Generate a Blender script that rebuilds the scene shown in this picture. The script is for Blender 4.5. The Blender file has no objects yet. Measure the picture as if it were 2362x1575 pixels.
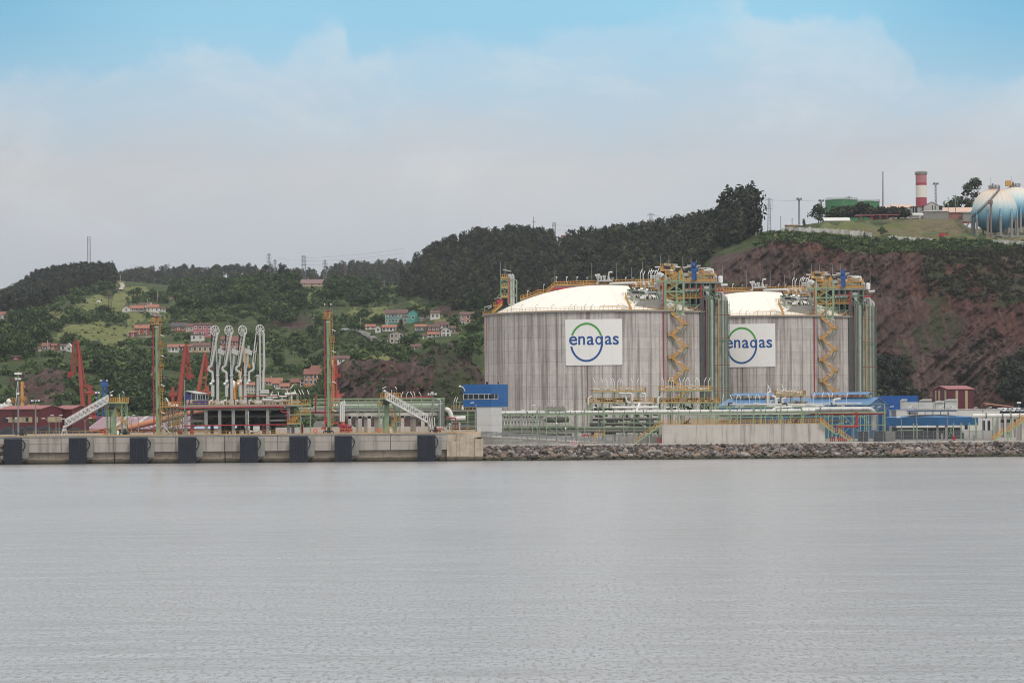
import bpy, bmesh, math, random
import numpy as np
from mathutils import Vector, Matrix
random.seed(7); RNG = np.random.default_rng(11)
scene = bpy.context.scene
COL = scene.collection
# ------------------------------------------------------------------ camera
F, HC, YH, CX, ROLL = 7098.0, 11.0, 955.0, 1181.0, 0.0078   # photo: 2362 x 1575
cam = bpy.data.cameras.new('camera'); camo = bpy.data.objects.new('camera', cam); COL.objects.link(camo)
cam.sensor_width = 36.0; cam.lens = F / 2362 * 36; cam.shift_y = (YH - 787.5) / 2362
cam.clip_start = 1.0; cam.clip_end = 20000
camo.location = (0, 0, HC)
camo.rotation_euler = (Matrix.Rotation(math.radians(90), 4, 'X') @ Matrix.Rotation(-ROLL, 4, 'Z')).to_euler()
scene.camera = camo
# ------------------------------------------------------------------ render look
scene.render.engine = 'CYCLES'
scene.view_settings.view_transform = 'Standard'; scene.view_settings.look = 'None'
scene.view_settings.exposure = 0.0; scene.view_settings.gamma = 1.0
scene.cycles.max_bounces = 6; scene.cycles.volume_bounces = 0; scene.cycles.transparent_max_bounces = 12
scene.cycles.use_denoising = True; scene.cycles.denoising_prefilter = 'ACCURATE'; scene.cycles.filter_width = 1.0; scene.cycles.use_adaptive_sampling = False
# ------------------------------------------------------------------ sun
SUN_EL, SUN_AZ = math.radians(48), math.radians(-155)     # high, behind the camera and to its right
sun = bpy.data.lights.new('sun', 'SUN'); sun.energy = 1.25; sun.angle = math.radians(14); sun.color = (1.0, .95, .88)
suno = bpy.data.objects.new('sun', sun); COL.objects.link(suno)
sdir = Vector((-math.sin(SUN_AZ) * math.cos(SUN_EL), math.cos(SUN_AZ) * math.cos(SUN_EL), math.sin(SUN_EL)))
suno.rotation_euler = sdir.to_track_quat('Z', 'Y').to_euler(); suno.location = (60, -100, 200)
# ------------------------------------------------------------------ node helpers
def lin(c):
    r = []
    for x in c[:3]:
        x = x / 255.0
        r.append(x / 12.92 if x <= .04045 else ((x + .055) / 1.055) ** 2.4)
    return tuple(r) + (1.0,)
class NT:
    def __init__(s, tree): s.t = tree; s.n = tree.nodes; s.l = tree.links; s.n.clear()
    def new(s, typ, **kw):
        n = s.n.new(typ)
        for k, v in kw.items():
            if k.startswith('i_'):
                key = k[2:]
                key = int(key) if key.isdigit() else key.replace('_', ' ')
                s.put(n.inputs[key], v)
            else: setattr(n, k, v)
        return n
    def put(s, sock, v):
        if isinstance(v, bpy.types.NodeSocket): s.l.new(v, sock)
        else: sock.default_value = v
    def math(s, op, a, b=0.0, c=None, clamp=False):
        n = s.n.new('ShaderNodeMath'); n.operation = op; n.use_clamp = clamp
        s.put(n.inputs[0], a); s.put(n.inputs[1], b)
        if c is not None: s.put(n.inputs[2], c)
        return n.outputs[0]
    def mix(s, f, a, b, blend='MIX'):
        n = s.n.new('ShaderNodeMix'); n.data_type = 'RGBA'; n.blend_type = blend
        s.put(n.inputs[0], f); s.put(n.inputs[6], a); s.put(n.inputs[7], b); return n.outputs[2]
    def noise(s, vec, scale, detail=4, rough=.55, dist=0.0, dim='3D'):
        n = s.n.new('ShaderNodeTexNoise'); n.noise_dimensions = dim
        s.l.new(vec, n.inputs['Vector']); n.inputs['Scale'].default_value = scale
        n.inputs['Detail'].default_value = detail; n.inputs['Roughness'].default_value = rough
        n.inputs['Distortion'].default_value = dist; return n.outputs[0]
    def ramp(s, f, stops, interp='LINEAR'):
        n = s.n.new('ShaderNodeValToRGB'); s.l.new(f, n.inputs[0]); e = n.color_ramp.elements; n.color_ramp.interpolation = interp
        while len(e) < len(stops): e.new(.5)
        for el, (p, c) in zip(e, stops): el.position = p; el.color = c if len(c) == 4 else (*c, 1)
        return n.outputs[0]
    def sstep(s, x, a, b):
        n = s.n.new('ShaderNodeMapRange'); n.interpolation_type = 'SMOOTHSTEP'
        s.put(n.inputs[0], x); n.inputs[1].default_value = a; n.inputs[2].default_value = b; return n.outputs[0]
    def scalev(s, vec, sc, rot=(0, 0, 0)):
        n = s.n.new('ShaderNodeMapping'); s.l.new(vec, n.inputs[0]); n.inputs['Scale'].default_value = sc
        n.inputs['Rotation'].default_value = rot; return n.outputs[0]
    def bump(s, h, strength=.3, dist=.1):
        n = s.n.new('ShaderNodeBump'); n.inputs['Strength'].default_value = strength; n.inputs['Distance'].default_value = dist
        s.l.new(h, n.inputs['Height']); return n.outputs[0]
# ------------------------------------------------------------------ world: overcast sky with a cloud edge
world = bpy.data.worlds.new('World'); scene.world = world; world.use_nodes = True
w = NT(world.node_tree)
tc = w.new('ShaderNodeTexCoord').outputs['Generated']
sep = w.new('ShaderNodeSeparateXYZ', i_0=tc)
az = w.math('DIVIDE', sep.outputs[0], w.math('MAXIMUM', sep.outputs[1], .05))     # tan of azimuth
el = sep.outputs[2]
sky = w.new('ShaderNodeTexSky', sky_type='NISHITA', sun_disc=False, sun_elevation=SUN_EL, sun_rotation=-SUN_AZ)
skyc = w.mix(1.0, sky.outputs[0], (.10, .10, .10, 1), 'MULTIPLY')
# elevation of the cloud tops as a curve over the azimuth (photo x -> 0..1)
a01 = w.math('ADD', w.math('MULTIPLY', az, F / 2362), .5, clamp=True)
fc = w.new('ShaderNodeFloatCurve'); w.l.new(a01, fc.inputs['Value'])
pts = [(0, 150), (200, 165), (420, 105), (560, 95), (630, 150), (690, 95), (760, 40), (800, 62), (830, 112), (900, 98), (1010, 90), (1060, 72), (1130, 80),
       (1250, 90), (1350, 70), (1420, 52), (1520, 40), (1700, 12), (1760, 40), (1850, 62), (1980, 58), (2050, 95), (2110, 150), (2180, 190), (2362, 185)]
cv = fc.mapping.curves[0]
for i, (x, y) in enumerate(pts):
    xy = (x / 2362, 1 - y / 300)
    if i in (0,): cv.points[0].location = xy
    elif i == len(pts) - 1: cv.points[-1].location = xy
    else: cv.points.new(*xy)
for p in cv.points: p.handle_type = 'AUTO'
fc.mapping.update()
top_el = w.math('DIVIDE', w.math('SUBTRACT', YH, w.math('MULTIPLY', w.math('SUBTRACT', 1.0, fc.outputs[0]), 300.0)), F)
cv2 = w.new('ShaderNodeCombineXYZ', i_0=az, i_1=el, i_2=0.0).outputs[0]
n1 = w.noise(cv2, 46, 7, .6); n2 = w.noise(w.scalev(cv2, (5, 22, 1)), 1.0, 5, .55); n3 = w.noise(w.scalev(cv2, (9, 14, 1)), 1.6, 6, .6, .4)
d = w.math('SUBTRACT', top_el, el)                                   # > 0 inside the cloud
d = w.math('ADD', d, w.math('MULTIPLY', w.math('SUBTRACT', n1, .5), .026))
edge = w.math('MULTIPLY', w.sstep(d, -.0015, .006), w.math('ADD', .25, w.math('MULTIPLY', w.sstep(n3, .3, .65), .75)))
E = lambda y: (YH - y) / F / .5
cloud = w.ramp(w.math('MULTIPLY', el, 2.0), [(0, lin((178, 182, 188))), (E(650), lin((186, 190, 197))), (E(560), lin((194, 197, 203))), (E(470), lin((200, 203, 206))),
      (E(400), lin((204, 205, 206))), (E(345), lin((198, 202, 208))), (E(290), lin((198, 208, 216))), (E(180), lin((188, 211, 227))), (E(60), lin((172, 211, 233)))])
blue = w.ramp(w.math('MULTIPLY', el, 2.0), [(0, lin((180, 185, 192))), (E(400), lin((196, 203, 209))), (E(230), lin((176, 207, 226))), (E(60), lin((154, 207, 233)))])
cornr = w.math('MULTIPLY', w.sstep(w.math('ABSOLUTE', az), .09, .19), w.sstep(el, .085, .145))
blue = w.mix(w.math('MULTIPLY', cornr, .7), blue, lin((98, 174, 212)))
col = w.mix(edge, blue, cloud)
n4 = w.noise(w.scalev(cv2, (16, 26, 1)), 1.0, 8, .62, .6)
puff = w.math('MULTIPLY', w.sstep(n4, .46, .66), w.math('MULTIPLY', edge, w.sstep(el, .03, .11)))
col = w.mix(w.math('MULTIPLY', puff, .45), col, lin((214, 224, 230)))
var = w.math('MULTIPLY', w.math('SUBTRACT', n2, .5), .52)
col = w.mix(1.0, col, w.ramp(w.math('ADD', .5, var), [(.3, (.92, .92, .935, 1)), (.7, (1.08, 1.08, 1.075, 1))]), 'MULTIPLY')
col = w.mix(w.math('MULTIPLY', w.sstep(az, -.04, -.2), .10), col, (.36, .37, .40, 1))
deck = w.ramp(el, [(.13, (.80, .80, .80, 1)), (.3, (.95, .945, .94, 1)), (.8, (1.04, 1.03, 1.01, 1))])
col = w.mix(w.sstep(el, .134, .175), col, deck)                      # above the frame the overcast closes again
hi = w.sstep(el, .16, .55)
col = w.mix(w.math('MULTIPLY', hi, .12), col, skyc)                  # the clear-sky model shows through overhead
bg = w.new('ShaderNodeBackground', i_0=col); 
w.l.new(w.math('ADD', 1.0, w.math('MULTIPLY', hi, .12)), bg.inputs[1])
w.new('ShaderNodeOutputWorld', i_0=bg.outputs[0])
# ------------------------------------------------------------------ geometry helpers
def P(px, py, D, dy=0.0):
    u, v = px - CX, py - YH
    return Vector(((u - ROLL * v) * D / F, D + dy, HC - (v + ROLL * u) * D / F))
def proj(X, Y, Z):
    a = X * F / Y; b = (HC - Z) * F / Y
    return CX + a + ROLL * b, YH + b - ROLL * a
def PX(px, D): return (px - CX) * D / F
ORG = {}
class MB:
    def __init__(s): s.v = []; s.f = []; s.t = None
    def add(s, vs, fs):
        o = len(s.v); s.v += [tuple(x) for x in vs]; s.f += [tuple(i + o for i in f) for f in fs]; return s
    def box(s, x0, x1, y0, y1, z0, z1):
        return s.add([(x0, y0, z0), (x1, y0, z0), (x1, y1, z0), (x0, y1, z0), (x0, y0, z1), (x1, y0, z1), (x1, y1, z1), (x0, y1, z1)],
                     [(0, 3, 2, 1), (4, 5, 6, 7), (0, 1, 5, 4), (1, 2, 6, 5), (2, 3, 7, 6), (3, 0, 4, 7)])
    def pbox(s, px0, px1, py0, py1, D, dep, dy=0):
        a = P(px0, py1, D, dy); b = P(px1, py0, D, dy); return s.box(a.x, b.x, a.y, a.y + dep, a.z, b.z)
    def obox(s, c, ax, ay, az):                       # centre and three half axes
        c = Vector(c); vs = []
        for k in (-1, 1):
            for i, j in ((-1, -1), (1, -1), (1, 1), (-1, 1)): vs.append(c + ax * i + ay * j + az * k)
        return s.add(vs, [(0, 3, 2, 1), (4, 5, 6, 7), (0, 1, 5, 4), (1, 2, 6, 5), (2, 3, 7, 6), (3, 0, 4, 7)])
    def bar(s, a, b, w, h=None):
        a, b = Vector(a), Vector(b); d = b - a
        if d.length < 1e-6: return s
        dn = d.normalized(); up = Vector((0, 0, 1)) if abs(dn.z) < .95 else Vector((0, 1, 0))
        x = dn.cross(up).normalized(); y = x.cross(dn).normalized()
        return s.obox((a + b) / 2, x * w / 2, d / 2, y * (h or w) / 2)
    def tube(s, a, b, r, n=8, r2=None, cap=True):
        a, b = Vector(a), Vector(b); r2 = r if r2 is None else r2; dn = (b - a).normalized()
        up = Vector((0, 0, 1)) if abs(dn.z) < .95 else Vector((0, 1, 0)); x = dn.cross(up).normalized(); y = x.cross(dn)
        vs = [c + (x * math.cos(t) + y * math.sin(t)) * rr for c, rr in ((a, r), (b, r2)) for t in [2 * math.pi * k / n for k in range(n)]]
        fs = [(k, (k + 1) % n, n + (k + 1) % n, n + k) for k in range(n)]
        if cap: fs += [tuple(range(n - 1, -1, -1)), tuple(range(n, 2 * n))]
        return s.add(vs, fs)
    def path(s, pts, r, n=8, fil=0.0):                # a pipe through points, corners rounded by fil
        pts = [Vector(p) for p in pts]
        if fil > 0 and len(pts) > 2:
            out = [pts[0]]
            for i in range(1, len(pts) - 1):
                p, a, b = pts[i], pts[i - 1] - pts[i], pts[i + 1] - pts[i]
                f = min(fil, a.length * .49, b.length * .49); pa, pb = p + a.normalized() * f, p + b.normalized() * f
                for k in range(6):
                    t = k / 5; out.append(pa * (1 - t) ** 2 + p * 2 * t * (1 - t) + pb * t * t)
            out.append(pts[-1]); pts = out
        rings = []
        for i, p in enumerate(pts):
            t = ((pts[min(i + 1, len(pts) - 1)] - p).normalized() + (p - pts[max(i - 1, 0)]).normalized())
            t = t.normalized() if t.length > 1e-6 else Vector((0, 0, 1))
            if i == 0: up = Vector((0, 0, 1)) if abs(t.z) < .9 else Vector((0, 1, 0)); x = t.cross(up).normalized()
            else: x = (x - t * x.dot(t)).normalized()
            y = t.cross(x); rings.append([p + (x * math.cos(2 * math.pi * k / n) + y * math.sin(2 * math.pi * k / n)) * r for k in range(n)])
        vs = [q for R in rings for q in R]; fs = []
        for i in range(len(rings) - 1):
            for k in range(n): fs.append((i * n + k, i * n + (k + 1) % n, (i + 1) * n + (k + 1) % n, (i + 1) * n + k))
        fs += [tuple(range(n - 1, -1, -1)), tuple(range((len(rings) - 1) * n, len(rings) * n))]
        return s.add(vs, fs)
    def prism(s, poly, off):                          # polygon (3d points) extruded by a vector
        poly = [Vector(p) for p in poly]; n = len(poly); off = Vector(off)
        return s.add(poly + [p + off for p in poly], [tuple(range(n)), tuple(range(2 * n - 1, n - 1, -1))] + [(k, n + k, n + (k + 1) % n, (k + 1) % n) for k in range(n)])
    def lathe(s, c, prof, n=24):                      # (r, z) profile about a vertical axis through c
        c = Vector(c); vs = []; fs = []; m = len(prof)
        for k in range(n):
            t = 2 * math.pi * k / n
            for r, z in prof: vs.append(c + Vector((r * math.cos(t), r * math.sin(t), z)))
        for k in range(n):
            for i in range(m - 1): fs.append((k * m + i, ((k + 1) % n) * m + i, ((k + 1) % n) * m + i + 1, k * m + i + 1))
        return s.add(vs, fs)
    def ball(s, c, r, n=12, sz=1.0):
        return s.lathe(c, [(max(r * math.cos(t), .001), r * sz * math.sin(t)) for t in [math.pi * (i / (n // 2) - .5) for i in range(n // 2 + 1)]], n)
    def drum(s, a, b, r, n=14):                       # horizontal vessel with domed ends
        a, b = Vector(a), Vector(b); d = (b - a).normalized()
        s.tube(a, b, r, n, cap=False)
        for p, q in ((a, -d), (b, d)):
            s.tube(p, p + q * r * .35, r, n, r * .7, cap=False); s.tube(p + q * r * .35, p + q * r * .5, r * .7, n, .01)
        return s
    def rail(s, pts, h=1.1, step=1.8, t=.07, kick=0.0, mid=2):
        pts = [Vector(p) for p in pts]; Z = Vector((0, 0, 1))
        for a, b in zip(pts, pts[1:]):
            L = (b - a).length; n = max(1, int(round(L / step)))
            for k in range(n + 1): p = a.lerp(b, k / n); s.bar(p, p + Z * h, t)
            for m in range(1, mid + 1): s.bar(a + Z * h * m / mid, b + Z * h * m / mid, t, t)
            if kick: s.bar(a + Z * kick / 2, b + Z * kick / 2, .04, kick)
        return s
    def build(s, name, mat, parent=None, smooth=False, loc=None, tint=None):
        if not s.v: return None
        V = np.array(s.v, dtype=np.float64)
        if parent is not None: o = ORG[parent.name]
        elif loc is not None: o = Vector(loc)
        else: o = Vector(((V[:, 0].min() + V[:, 0].max()) / 2, (V[:, 1].min() + V[:, 1].max()) / 2, V[:, 2].min()))
        V -= np.array(o)
        me = bpy.data.meshes.new(name); me.from_pydata(V.tolist(), [], s.f); me.update()
        if smooth: me.polygons.foreach_set('use_smooth', [True] * len(me.polygons))
        if mat: me.materials.append(mat)
        if smooth and smooth != 'all': me.set_sharp_from_angle(angle=math.radians(40))
        ob = bpy.data.objects.new(name, me); COL.objects.link(ob)
        if parent is not None: ob.parent = parent
        else: ob.location = o
        ORG[ob.name] = o
        return ob
def tag(o, label=None, cat=None, group=None, kind=None):
    if label: o['label'] = label
    if cat: o['category'] = cat
    if group: o['group'] = group
    if kind: o['kind'] = kind
    return o
def TH(name, label, cat, loc, group=None):
    o = bpy.data.objects.new(name, None); COL.objects.link(o); o.location = loc; o.empty_display_size = .5
    ORG[o.name] = Vector(loc); return tag(o, label, cat, group)
def copy_tree(o, loc=None, parent=None, scale=None, rz=None):
    c = o.copy(); COL.objects.link(c)
    if parent is not None: c.parent = parent
    if loc is not None: c.location = loc
    if scale is not None: c.scale = (scale,) * 3 if isinstance(scale, (int, float)) else scale
    if rz is not None: c.rotation_euler = (0, 0, rz)
    ORG[c.name] = Vector(c.location) if parent is None else ORG[o.name]
    for ch in list(o.children): copy_tree(ch, None, c)
    return c
# ------------------------------------------------------------------ materials
MATS = {}; HAZE_DENSITY = 4.2e-5
def M(name, c, rough=.6, metal=0.0, var=.14, sc=.6, streak=0.0, sk=(1.1, 1.1, .05), sdark=.55, bump=0.0, spec=.3, grime=None):
    m = bpy.data.materials.new(name); m.use_nodes = True; t = NT(m.node_tree)
    pos = t.new('ShaderNodeNewGeometry').outputs['Position']
    base = lin(c); k = .92
    g_ = .3 * base[0] + .5 * base[1] + .2 * base[2]; base = tuple((x * .86 + g_ * .14) * k for x in base[:3]) + (1,)
    nz = t.noise(pos, sc, 5, .6)
    fac = t.ramp(nz, [(.3, (1 - var,) * 3), (.7, (1 + var,) * 3)])
    colr = t.mix(1.0, base, fac, 'MULTIPLY')
    if streak:
        sn = t.noise(t.scalev(pos, sk), 1.0, 5, .7)
        colr = t.mix(t.math('MULTIPLY', t.sstep(sn, .48, .68), streak), colr, (base[0] * sdark, base[1] * sdark * .97, base[2] * sdark * .95, 1))
    if grime:
        gn = t.noise(pos, .35, 6, .7)
        colr = t.mix(t.math('MULTIPLY', t.sstep(gn, .55, .75), .6), colr, lin(grime))
    b = t.new('ShaderNodeBsdfPrincipled'); t.put(b.inputs['Base Color'], colr)
    b.inputs['Roughness'].default_value = rough; b.inputs['Metallic'].default_value = metal; b.inputs['Specular IOR Level'].default_value = spec
    if bump: t.l.new(t.bump(t.noise(pos, sc * 4, 5), bump, .1), b.inputs['Normal'])
    t.new('ShaderNodeOutputMaterial', i_0=b.outputs[0]); MATS[name] = m; return m
green = M('green_steel_paint', (142, 168, 130), .5, streak=.25)
dgreen = M('dull_green_paint', (106, 132, 106), .6, streak=.4)
yellow = M('yellow_paint', (208, 152, 54), .5, var=.1)
red = M('red_pipe_paint', (178, 40, 52), .5, var=.12)
white = M('white_steel_paint', (224, 222, 216), .5, var=.08, streak=.25, sdark=.6)
silver = M('silver_cladding', (190, 190, 188), .42, .35, var=.1, streak=.15)
dpipe = M('dull_grey_pipe', (120, 118, 112), .6, .1, streak=.3)
grey = M('grey_steel', (132, 134, 134), .55, .1)
dark = M('dark_equipment', (52, 54, 58), .6, var=.3)
black = M('black_rubber', (34, 40, 52), .55, var=.25, sc=.7)
concrete = M('weathered_concrete', (176, 167, 157), .85, var=.10, sc=.25, streak=.8, sk=(.8, .8, .04), sdark=.48, bump=.2)
paleconc = M('pale_concrete', (196, 189, 180), .85, var=.1, sc=.3, streak=.85, sk=(.6, .6, .03), sdark=.45)
greyconc = M('grey_concrete', (150, 148, 142), .85, var=.12, sc=.5, streak=.3)
orange = M('orange_crane_paint', (164, 68, 54), .5, var=.12, streak=.3, sdark=.6)
maroon = M('maroon_cladding', (102, 42, 47), .6, var=.08)
blue = M('deep_blue_cladding', (0, 98, 168), .45, var=.05)
lblue = M('light_blue_roof_sheet', (80, 128, 172), .5, var=.06)
mblue = M('mid_blue_cladding', (26, 92, 142), .5, var=.05)
navy = M('navy_paint', (22, 50, 130), .5)
glass = M('dark_glass', (34, 48, 58), .25, 0, var=.3, sc=.3, spec=.3)
lampwhite = M('lamp_white', (236, 236, 232), .4, var=.02)
buoy = M('orange_plastic', (240, 90, 30), .5)
# trees and hills come later; generic mask helper
def inpoly(x, y, poly):
    x = np.asarray(x); y = np.asarray(y); r = np.zeros(x.shape, bool); n = len(poly); j = n - 1
    for i in range(n):
        xi, yi = poly[i]; xj, yj = poly[j]
        c = ((yi > y) != (yj > y)) & (x < (xj - xi) * (y - yi) / (yj - yi + 1e-9) + xi); r ^= c; j = i
    return r
def vnoise(x, y, seed=0):
    xi = np.floor(x).astype(np.int64); yi = np.floor(y).astype(np.int64); fx = x - xi; fy = y - yi
    def h(a, b):
        n = (a * 374761393 + b * 668265263 + seed * 974711) & 0x7fffffff
        n = ((n ^ (n >> 13)) * 1274126177) & 0x7fffffff; return ((n ^ (n >> 16)) & 0xffff) / 65535.0
    sx = fx * fx * (3 - 2 * fx); sy = fy * fy * (3 - 2 * fy)
    return (h(xi, yi) * (1 - sx) + h(xi + 1, yi) * sx) * (1 - sy) + (h(xi, yi + 1) * (1 - sx) + h(xi + 1, yi + 1) * sx) * sy
def fbm(x, y, o=5, seed=0):
    a = 0; s = .5
    for k in range(o): a = a + s * vnoise(x * 2 ** k, y * 2 ** k, seed + k); s *= .5
    return a
# ================================================================== sea, ground, hills
def sea_mat():
    m = bpy.data.materials.new('sea_water'); m.use_nodes = True; t = NT(m.node_tree)
    pos = t.new('ShaderNodeNewGeometry').outputs['Position']
    a = t.sstep(t.noise(t.scalev(pos, (3.8, 1.0, 1)), 1.0, 4, .62), .50, .80); b = t.noise(t.scalev(pos, (.09, .14, 1), (0, 0, .3)), 1.0, 4, .55)
    c = t.noise(t.scalev(pos, (.012, .02, 1)), 1.0, 3, .5)
    h = t.math('ADD', t.math('MULTIPLY', a, t.math('ADD', .08, t.math('MULTIPLY', c, .24))), t.math('MULTIPLY', b, .38))
    bs = t.new('ShaderNodeBsdfPrincipled'); bs.inputs['Base Color'].default_value = (.315, .302, .296, 1)
    t.put(bs.inputs['Roughness'], t.math('ADD', .14, t.math('MULTIPLY', c, .14))); bs.inputs['IOR'].default_value = 1.33
    bs.inputs['Specular IOR Level'].default_value = .5
    n = t.new('ShaderNodeBump'); n.inputs['Strength'].default_value = 1.0; n.inputs['Distance'].default_value = .6
    t.l.new(h, n.inputs['Height']); t.l.new(n.outputs[0], bs.inputs['Normal'])
    t.new('ShaderNodeOutputMaterial', i_0=bs.outputs[0]); return m
o = MB().add([(-3000, -200, 0), (3000, -200, 0), (3000, 5000, 0), (-3000, 5000, 0)], [(0, 1, 2, 3)]).build('sea', sea_mat()); tag(o, kind='structure')
ground_mat = M('port_ground', (150, 142, 134), .9, var=.18, sc=.15, bump=.1)
ZQ, ZG, DQ = 6.7, 3.6, 729.0
o = MB().add([(-9000, 738, ZG), (9000, 738, ZG), (9000, 12000, ZG), (-9000, 12000, ZG)], [(0, 1, 2, 3)]).build('ground', ground_mat); tag(o, kind='structure')
o = MB().box(-420, -9.5, 731.5, 1175, ZG - .5, ZQ - .02).build('port_apron', ground_mat); tag(o, kind='structure')
# ------------------------------------------------------------------ hills: every column is a profile of (photo y, distance)
PROF = {
 -250: [(1000,1150),(945,1190),(860,1300),(805,1450),(765,1700),(745,1900),(732,2200),(722,2500),(745,3200)],
 0:    [(1000,1150),(942,1190),(850,1300),(795,1450),(755,1700),(732,1900),(718,2200),(708,2500),(735,3200)],
 100:  [(1000,1150),(940,1190),(850,1300),(800,1450),(750,1700),(715,1900),(690,2250),(657,2550),(690,3200)],
 200:  [(1000,1150),(940,1200),(850,1320),(800,1480),(750,1700),(712,1900),(668,2300),(644,2550),(680,3200)],
 280:  [(1000,1150),(940,1200),(860,1330),(810,1480),(750,1700),(712,1900),(672,2250),(648,2500),(680,3200)],
 350:  [(1000,1150),(940,1200),(870,1330),(815,1480),(755,1700),(716,1880),(682,2150),(654,2450),(680,3200)],
 480:  [(1000,1150),(940,1200),(880,1330),(820,1500),(765,1680),(725,1800),(692,1980),(667,2200),(690,2900)],
 600:  [(1000,1150),(940,1200),(890,1330),(838,1480),(790,1640),(742,1750),(692,1880),(658,2100),(690,2900)],
 720:  [(1000,1150),(940,1200),(885,1320),(835,1470),(790,1610),(742,1735),(692,1880),(657,2100),(690,2900)],
 760:  [(1000,1150),(940,1190),(868,1225),(832,1300),(792,1580),(745,1725),(697,1880),(659,2090),(690,2900)],
 800:  [(1000,1150),(940,1180),(842,1212),(820,1270),(795,1560),(748,1720),(700,1875),(662,2080),(690,2900)],
 900:  [(1000,1150),(940,1180),(835,1212),(815,1270),(785,1560),(745,1720),(702,1860),(668,2060),(680,2900)],
 950:  [(1000,1150),(940,1180),(845,1215),(808,1300),(772,1560),(735,1720),(695,1850),(646,2060),(670,2900)],
 1000: [(1000,1150),(935,1180),(832,1215),(786,1262),(768,1480),(725,1700),(670,1850),(600,2060),(620,2900)],
 1050: [(1000,1150),(935,1180),(840,1215),(784,1262),(765,1480),(715,1680),(655,1830),(580,2050),(600,2900)],
 1110: [(1000,1150),(940,1180),(850,1225),(795,1340),(755,1520),(705,1670),(640,1810),(566,2030),(590,2900)],
 1180: [(1000,1150),(940,1180),(860,1240),(800,1360),(750,1520),(695,1650),(630,1790),(564,2000),(590,2900)],
 1300: [(1000,1150),(930,1180),(850,1240),(790,1360),(740,1500),(690,1620),(630,1750),(572,1940),(600,2900)],
 1420: [(1000,1150),(920,1180),(840,1240),(770,1350),(710,1470),(660,1580),(615,1680),(566,1840),(600,2700)],
 1560: [(1000,1150),(900,1180),(820,1225),(740,1290),(680,1380),(640,1470),(600,1560),(552,1690),(600,2500)],
 1650: [(1000,1150),(880,1180),(780,1205),(690,1235),(615,1285),(592,1370),(565,1470),(530,1580),(600,2300)],
 1700: [(1000,1150),(880,1180),(780,1205),(680,1235),(588,1285),(573,1340),(555,1440),(520,1550),(590,2200)],
 1760: [(1000,1150),(880,1180),(780,1205),(680,1235),(558,1285),(545,1330),(540,1400),(537,1500),(600,2000)],
 1850: [(1000,1150),(880,1180),(780,1205),(680,1235),(555,1285),(543,1330),(533,1390),(520,1480),(600,2000)],
 1900: [(1000,1150),(880,1180),(780,1205),(680,1238),(565,1288),(550,1328),(535,1375),(513,1460),(600,2000)],
 2000: [(1000,1150),(880,1180),(790,1205),(690,1240),(580,1290),(556,1330),(540,1365),(508,1430),(600,2000)],
 2120: [(1000,1150),(900,1175),(800,1205),(700,1240),(582,1290),(560,1325),(546,1362),(505,1430),(600,2000)],
 2200: [(1000,1150),(900,1175),(800,1205),(700,1240),(590,1290),(562,1325),(549,1360),(505,1430),(600,2000)],
 2245: [(1000,1150),(900,1172),(800,1203),(700,1238),(592,1288),(560,1330),(548,1370),(528,1470),(590,2000)],
 2362: [(1000,1135),(910,1160),(820,1190),(715,1230),(600,1285),(560,1330),(544,1420),(518,1600),(600,2000)],
 2560: [(1000,1135),(910,1160),(820,1190),(715,1230),(600,1285),(560,1330),(544,1420),(518,1600),(600,2000)]}
KX = np.array(sorted(PROF)); KT = np.arange(9.0)
NCU, NR = 1120, 400
cu = np.linspace(-250, 2560, NCU)
tt = np.concatenate([np.linspace(0, 7.3, NR - 14), np.linspace(7.4, 8, 14)])
PYK = np.array([[PROF[k][i][0] for i in range(9)] for k in KX], float); DK = np.array([[PROF[k][i][1] for i in range(9)] for k in KX], float)
def smooth_interp(xs, ks, vals):                   # monotone-ish cubic (pchip) along ks
    h = np.diff(ks)[:, None]; dl = np.diff(vals, axis=0) / h
    m = np.zeros_like(vals); m[1:-1] = np.where(dl[:-1] * dl[1:] > 0, 2 * dl[:-1] * dl[1:] / (dl[:-1] + dl[1:] + 1e-12), 0); m[0] = dl[0]; m[-1] = dl[-1]
    i = np.clip(np.searchsorted(ks, xs) - 1, 0, len(ks) - 2); hh = np.diff(ks)[i][:, None]; s = ((xs - ks[i])[:, None]) / hh
    return (vals[i] * (2 * s ** 3 - 3 * s ** 2 + 1) + hh * m[i] * (s ** 3 - 2 * s ** 2 + s) + vals[i + 1] * (3 * s ** 2 - 2 * s ** 3) + hh * m[i + 1] * (s ** 3 - s ** 2))
pyc = smooth_interp(cu, KX.astype(float), PYK); dc = smooth_interp(cu, KX.astype(float), DK)
pyg = smooth_interp(tt, KT, pyc.T).T; dg = smooth_interp(tt, KT, dc.T).T            # (NCU, NR)
pxg = np.repeat(cu[:, None], NR, 1)
# region masks, in the hillside's own layout, with ragged edges
wx = pxg + (fbm(pxg / 28, pyg / 22, 4, 3) - .5) * 46; wy = pyg + (fbm(pxg / 28 + 50, pyg / 22, 4, 5) - .5) * 34
def region(polys): 
    r = np.zeros(pxg.shape, bool)
    for p in polys: r |= inpoly(wx, wy, p)
    return r
cliff_poly = [(1600,640),(1660,596),(1720,574),(1800,552),(1870,556),(1960,586),(2130,580),(2180,590),(2400,610),(2400,960),(1600,960)]
quarry = [(748,1000),(755,880),(775,838),(815,830),(870,832),(905,818),(935,838),(985,800),(1040,790),(1085,830),(1110,870),(1110,1000)]
leftrock = [(20,925),(30,880),(80,850),(130,842),(150,880),(120,935)]
slide = [(625,705),(690,712),(725,740),(690,775),(640,750)]
smallrock = [(1003,700),(1030,702),(1060,718),(1040,735),(1012,722)]
rock = np.zeros(pxg.shape)
rock[region([cliff_poly])] = .78
rock[region([[(1640,600),(1720,572),(1800,550),(1880,556),(1975,580),(2130,577),(2150,625),(2085,720),(2030,800),(1640,800)]])] = .90
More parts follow.
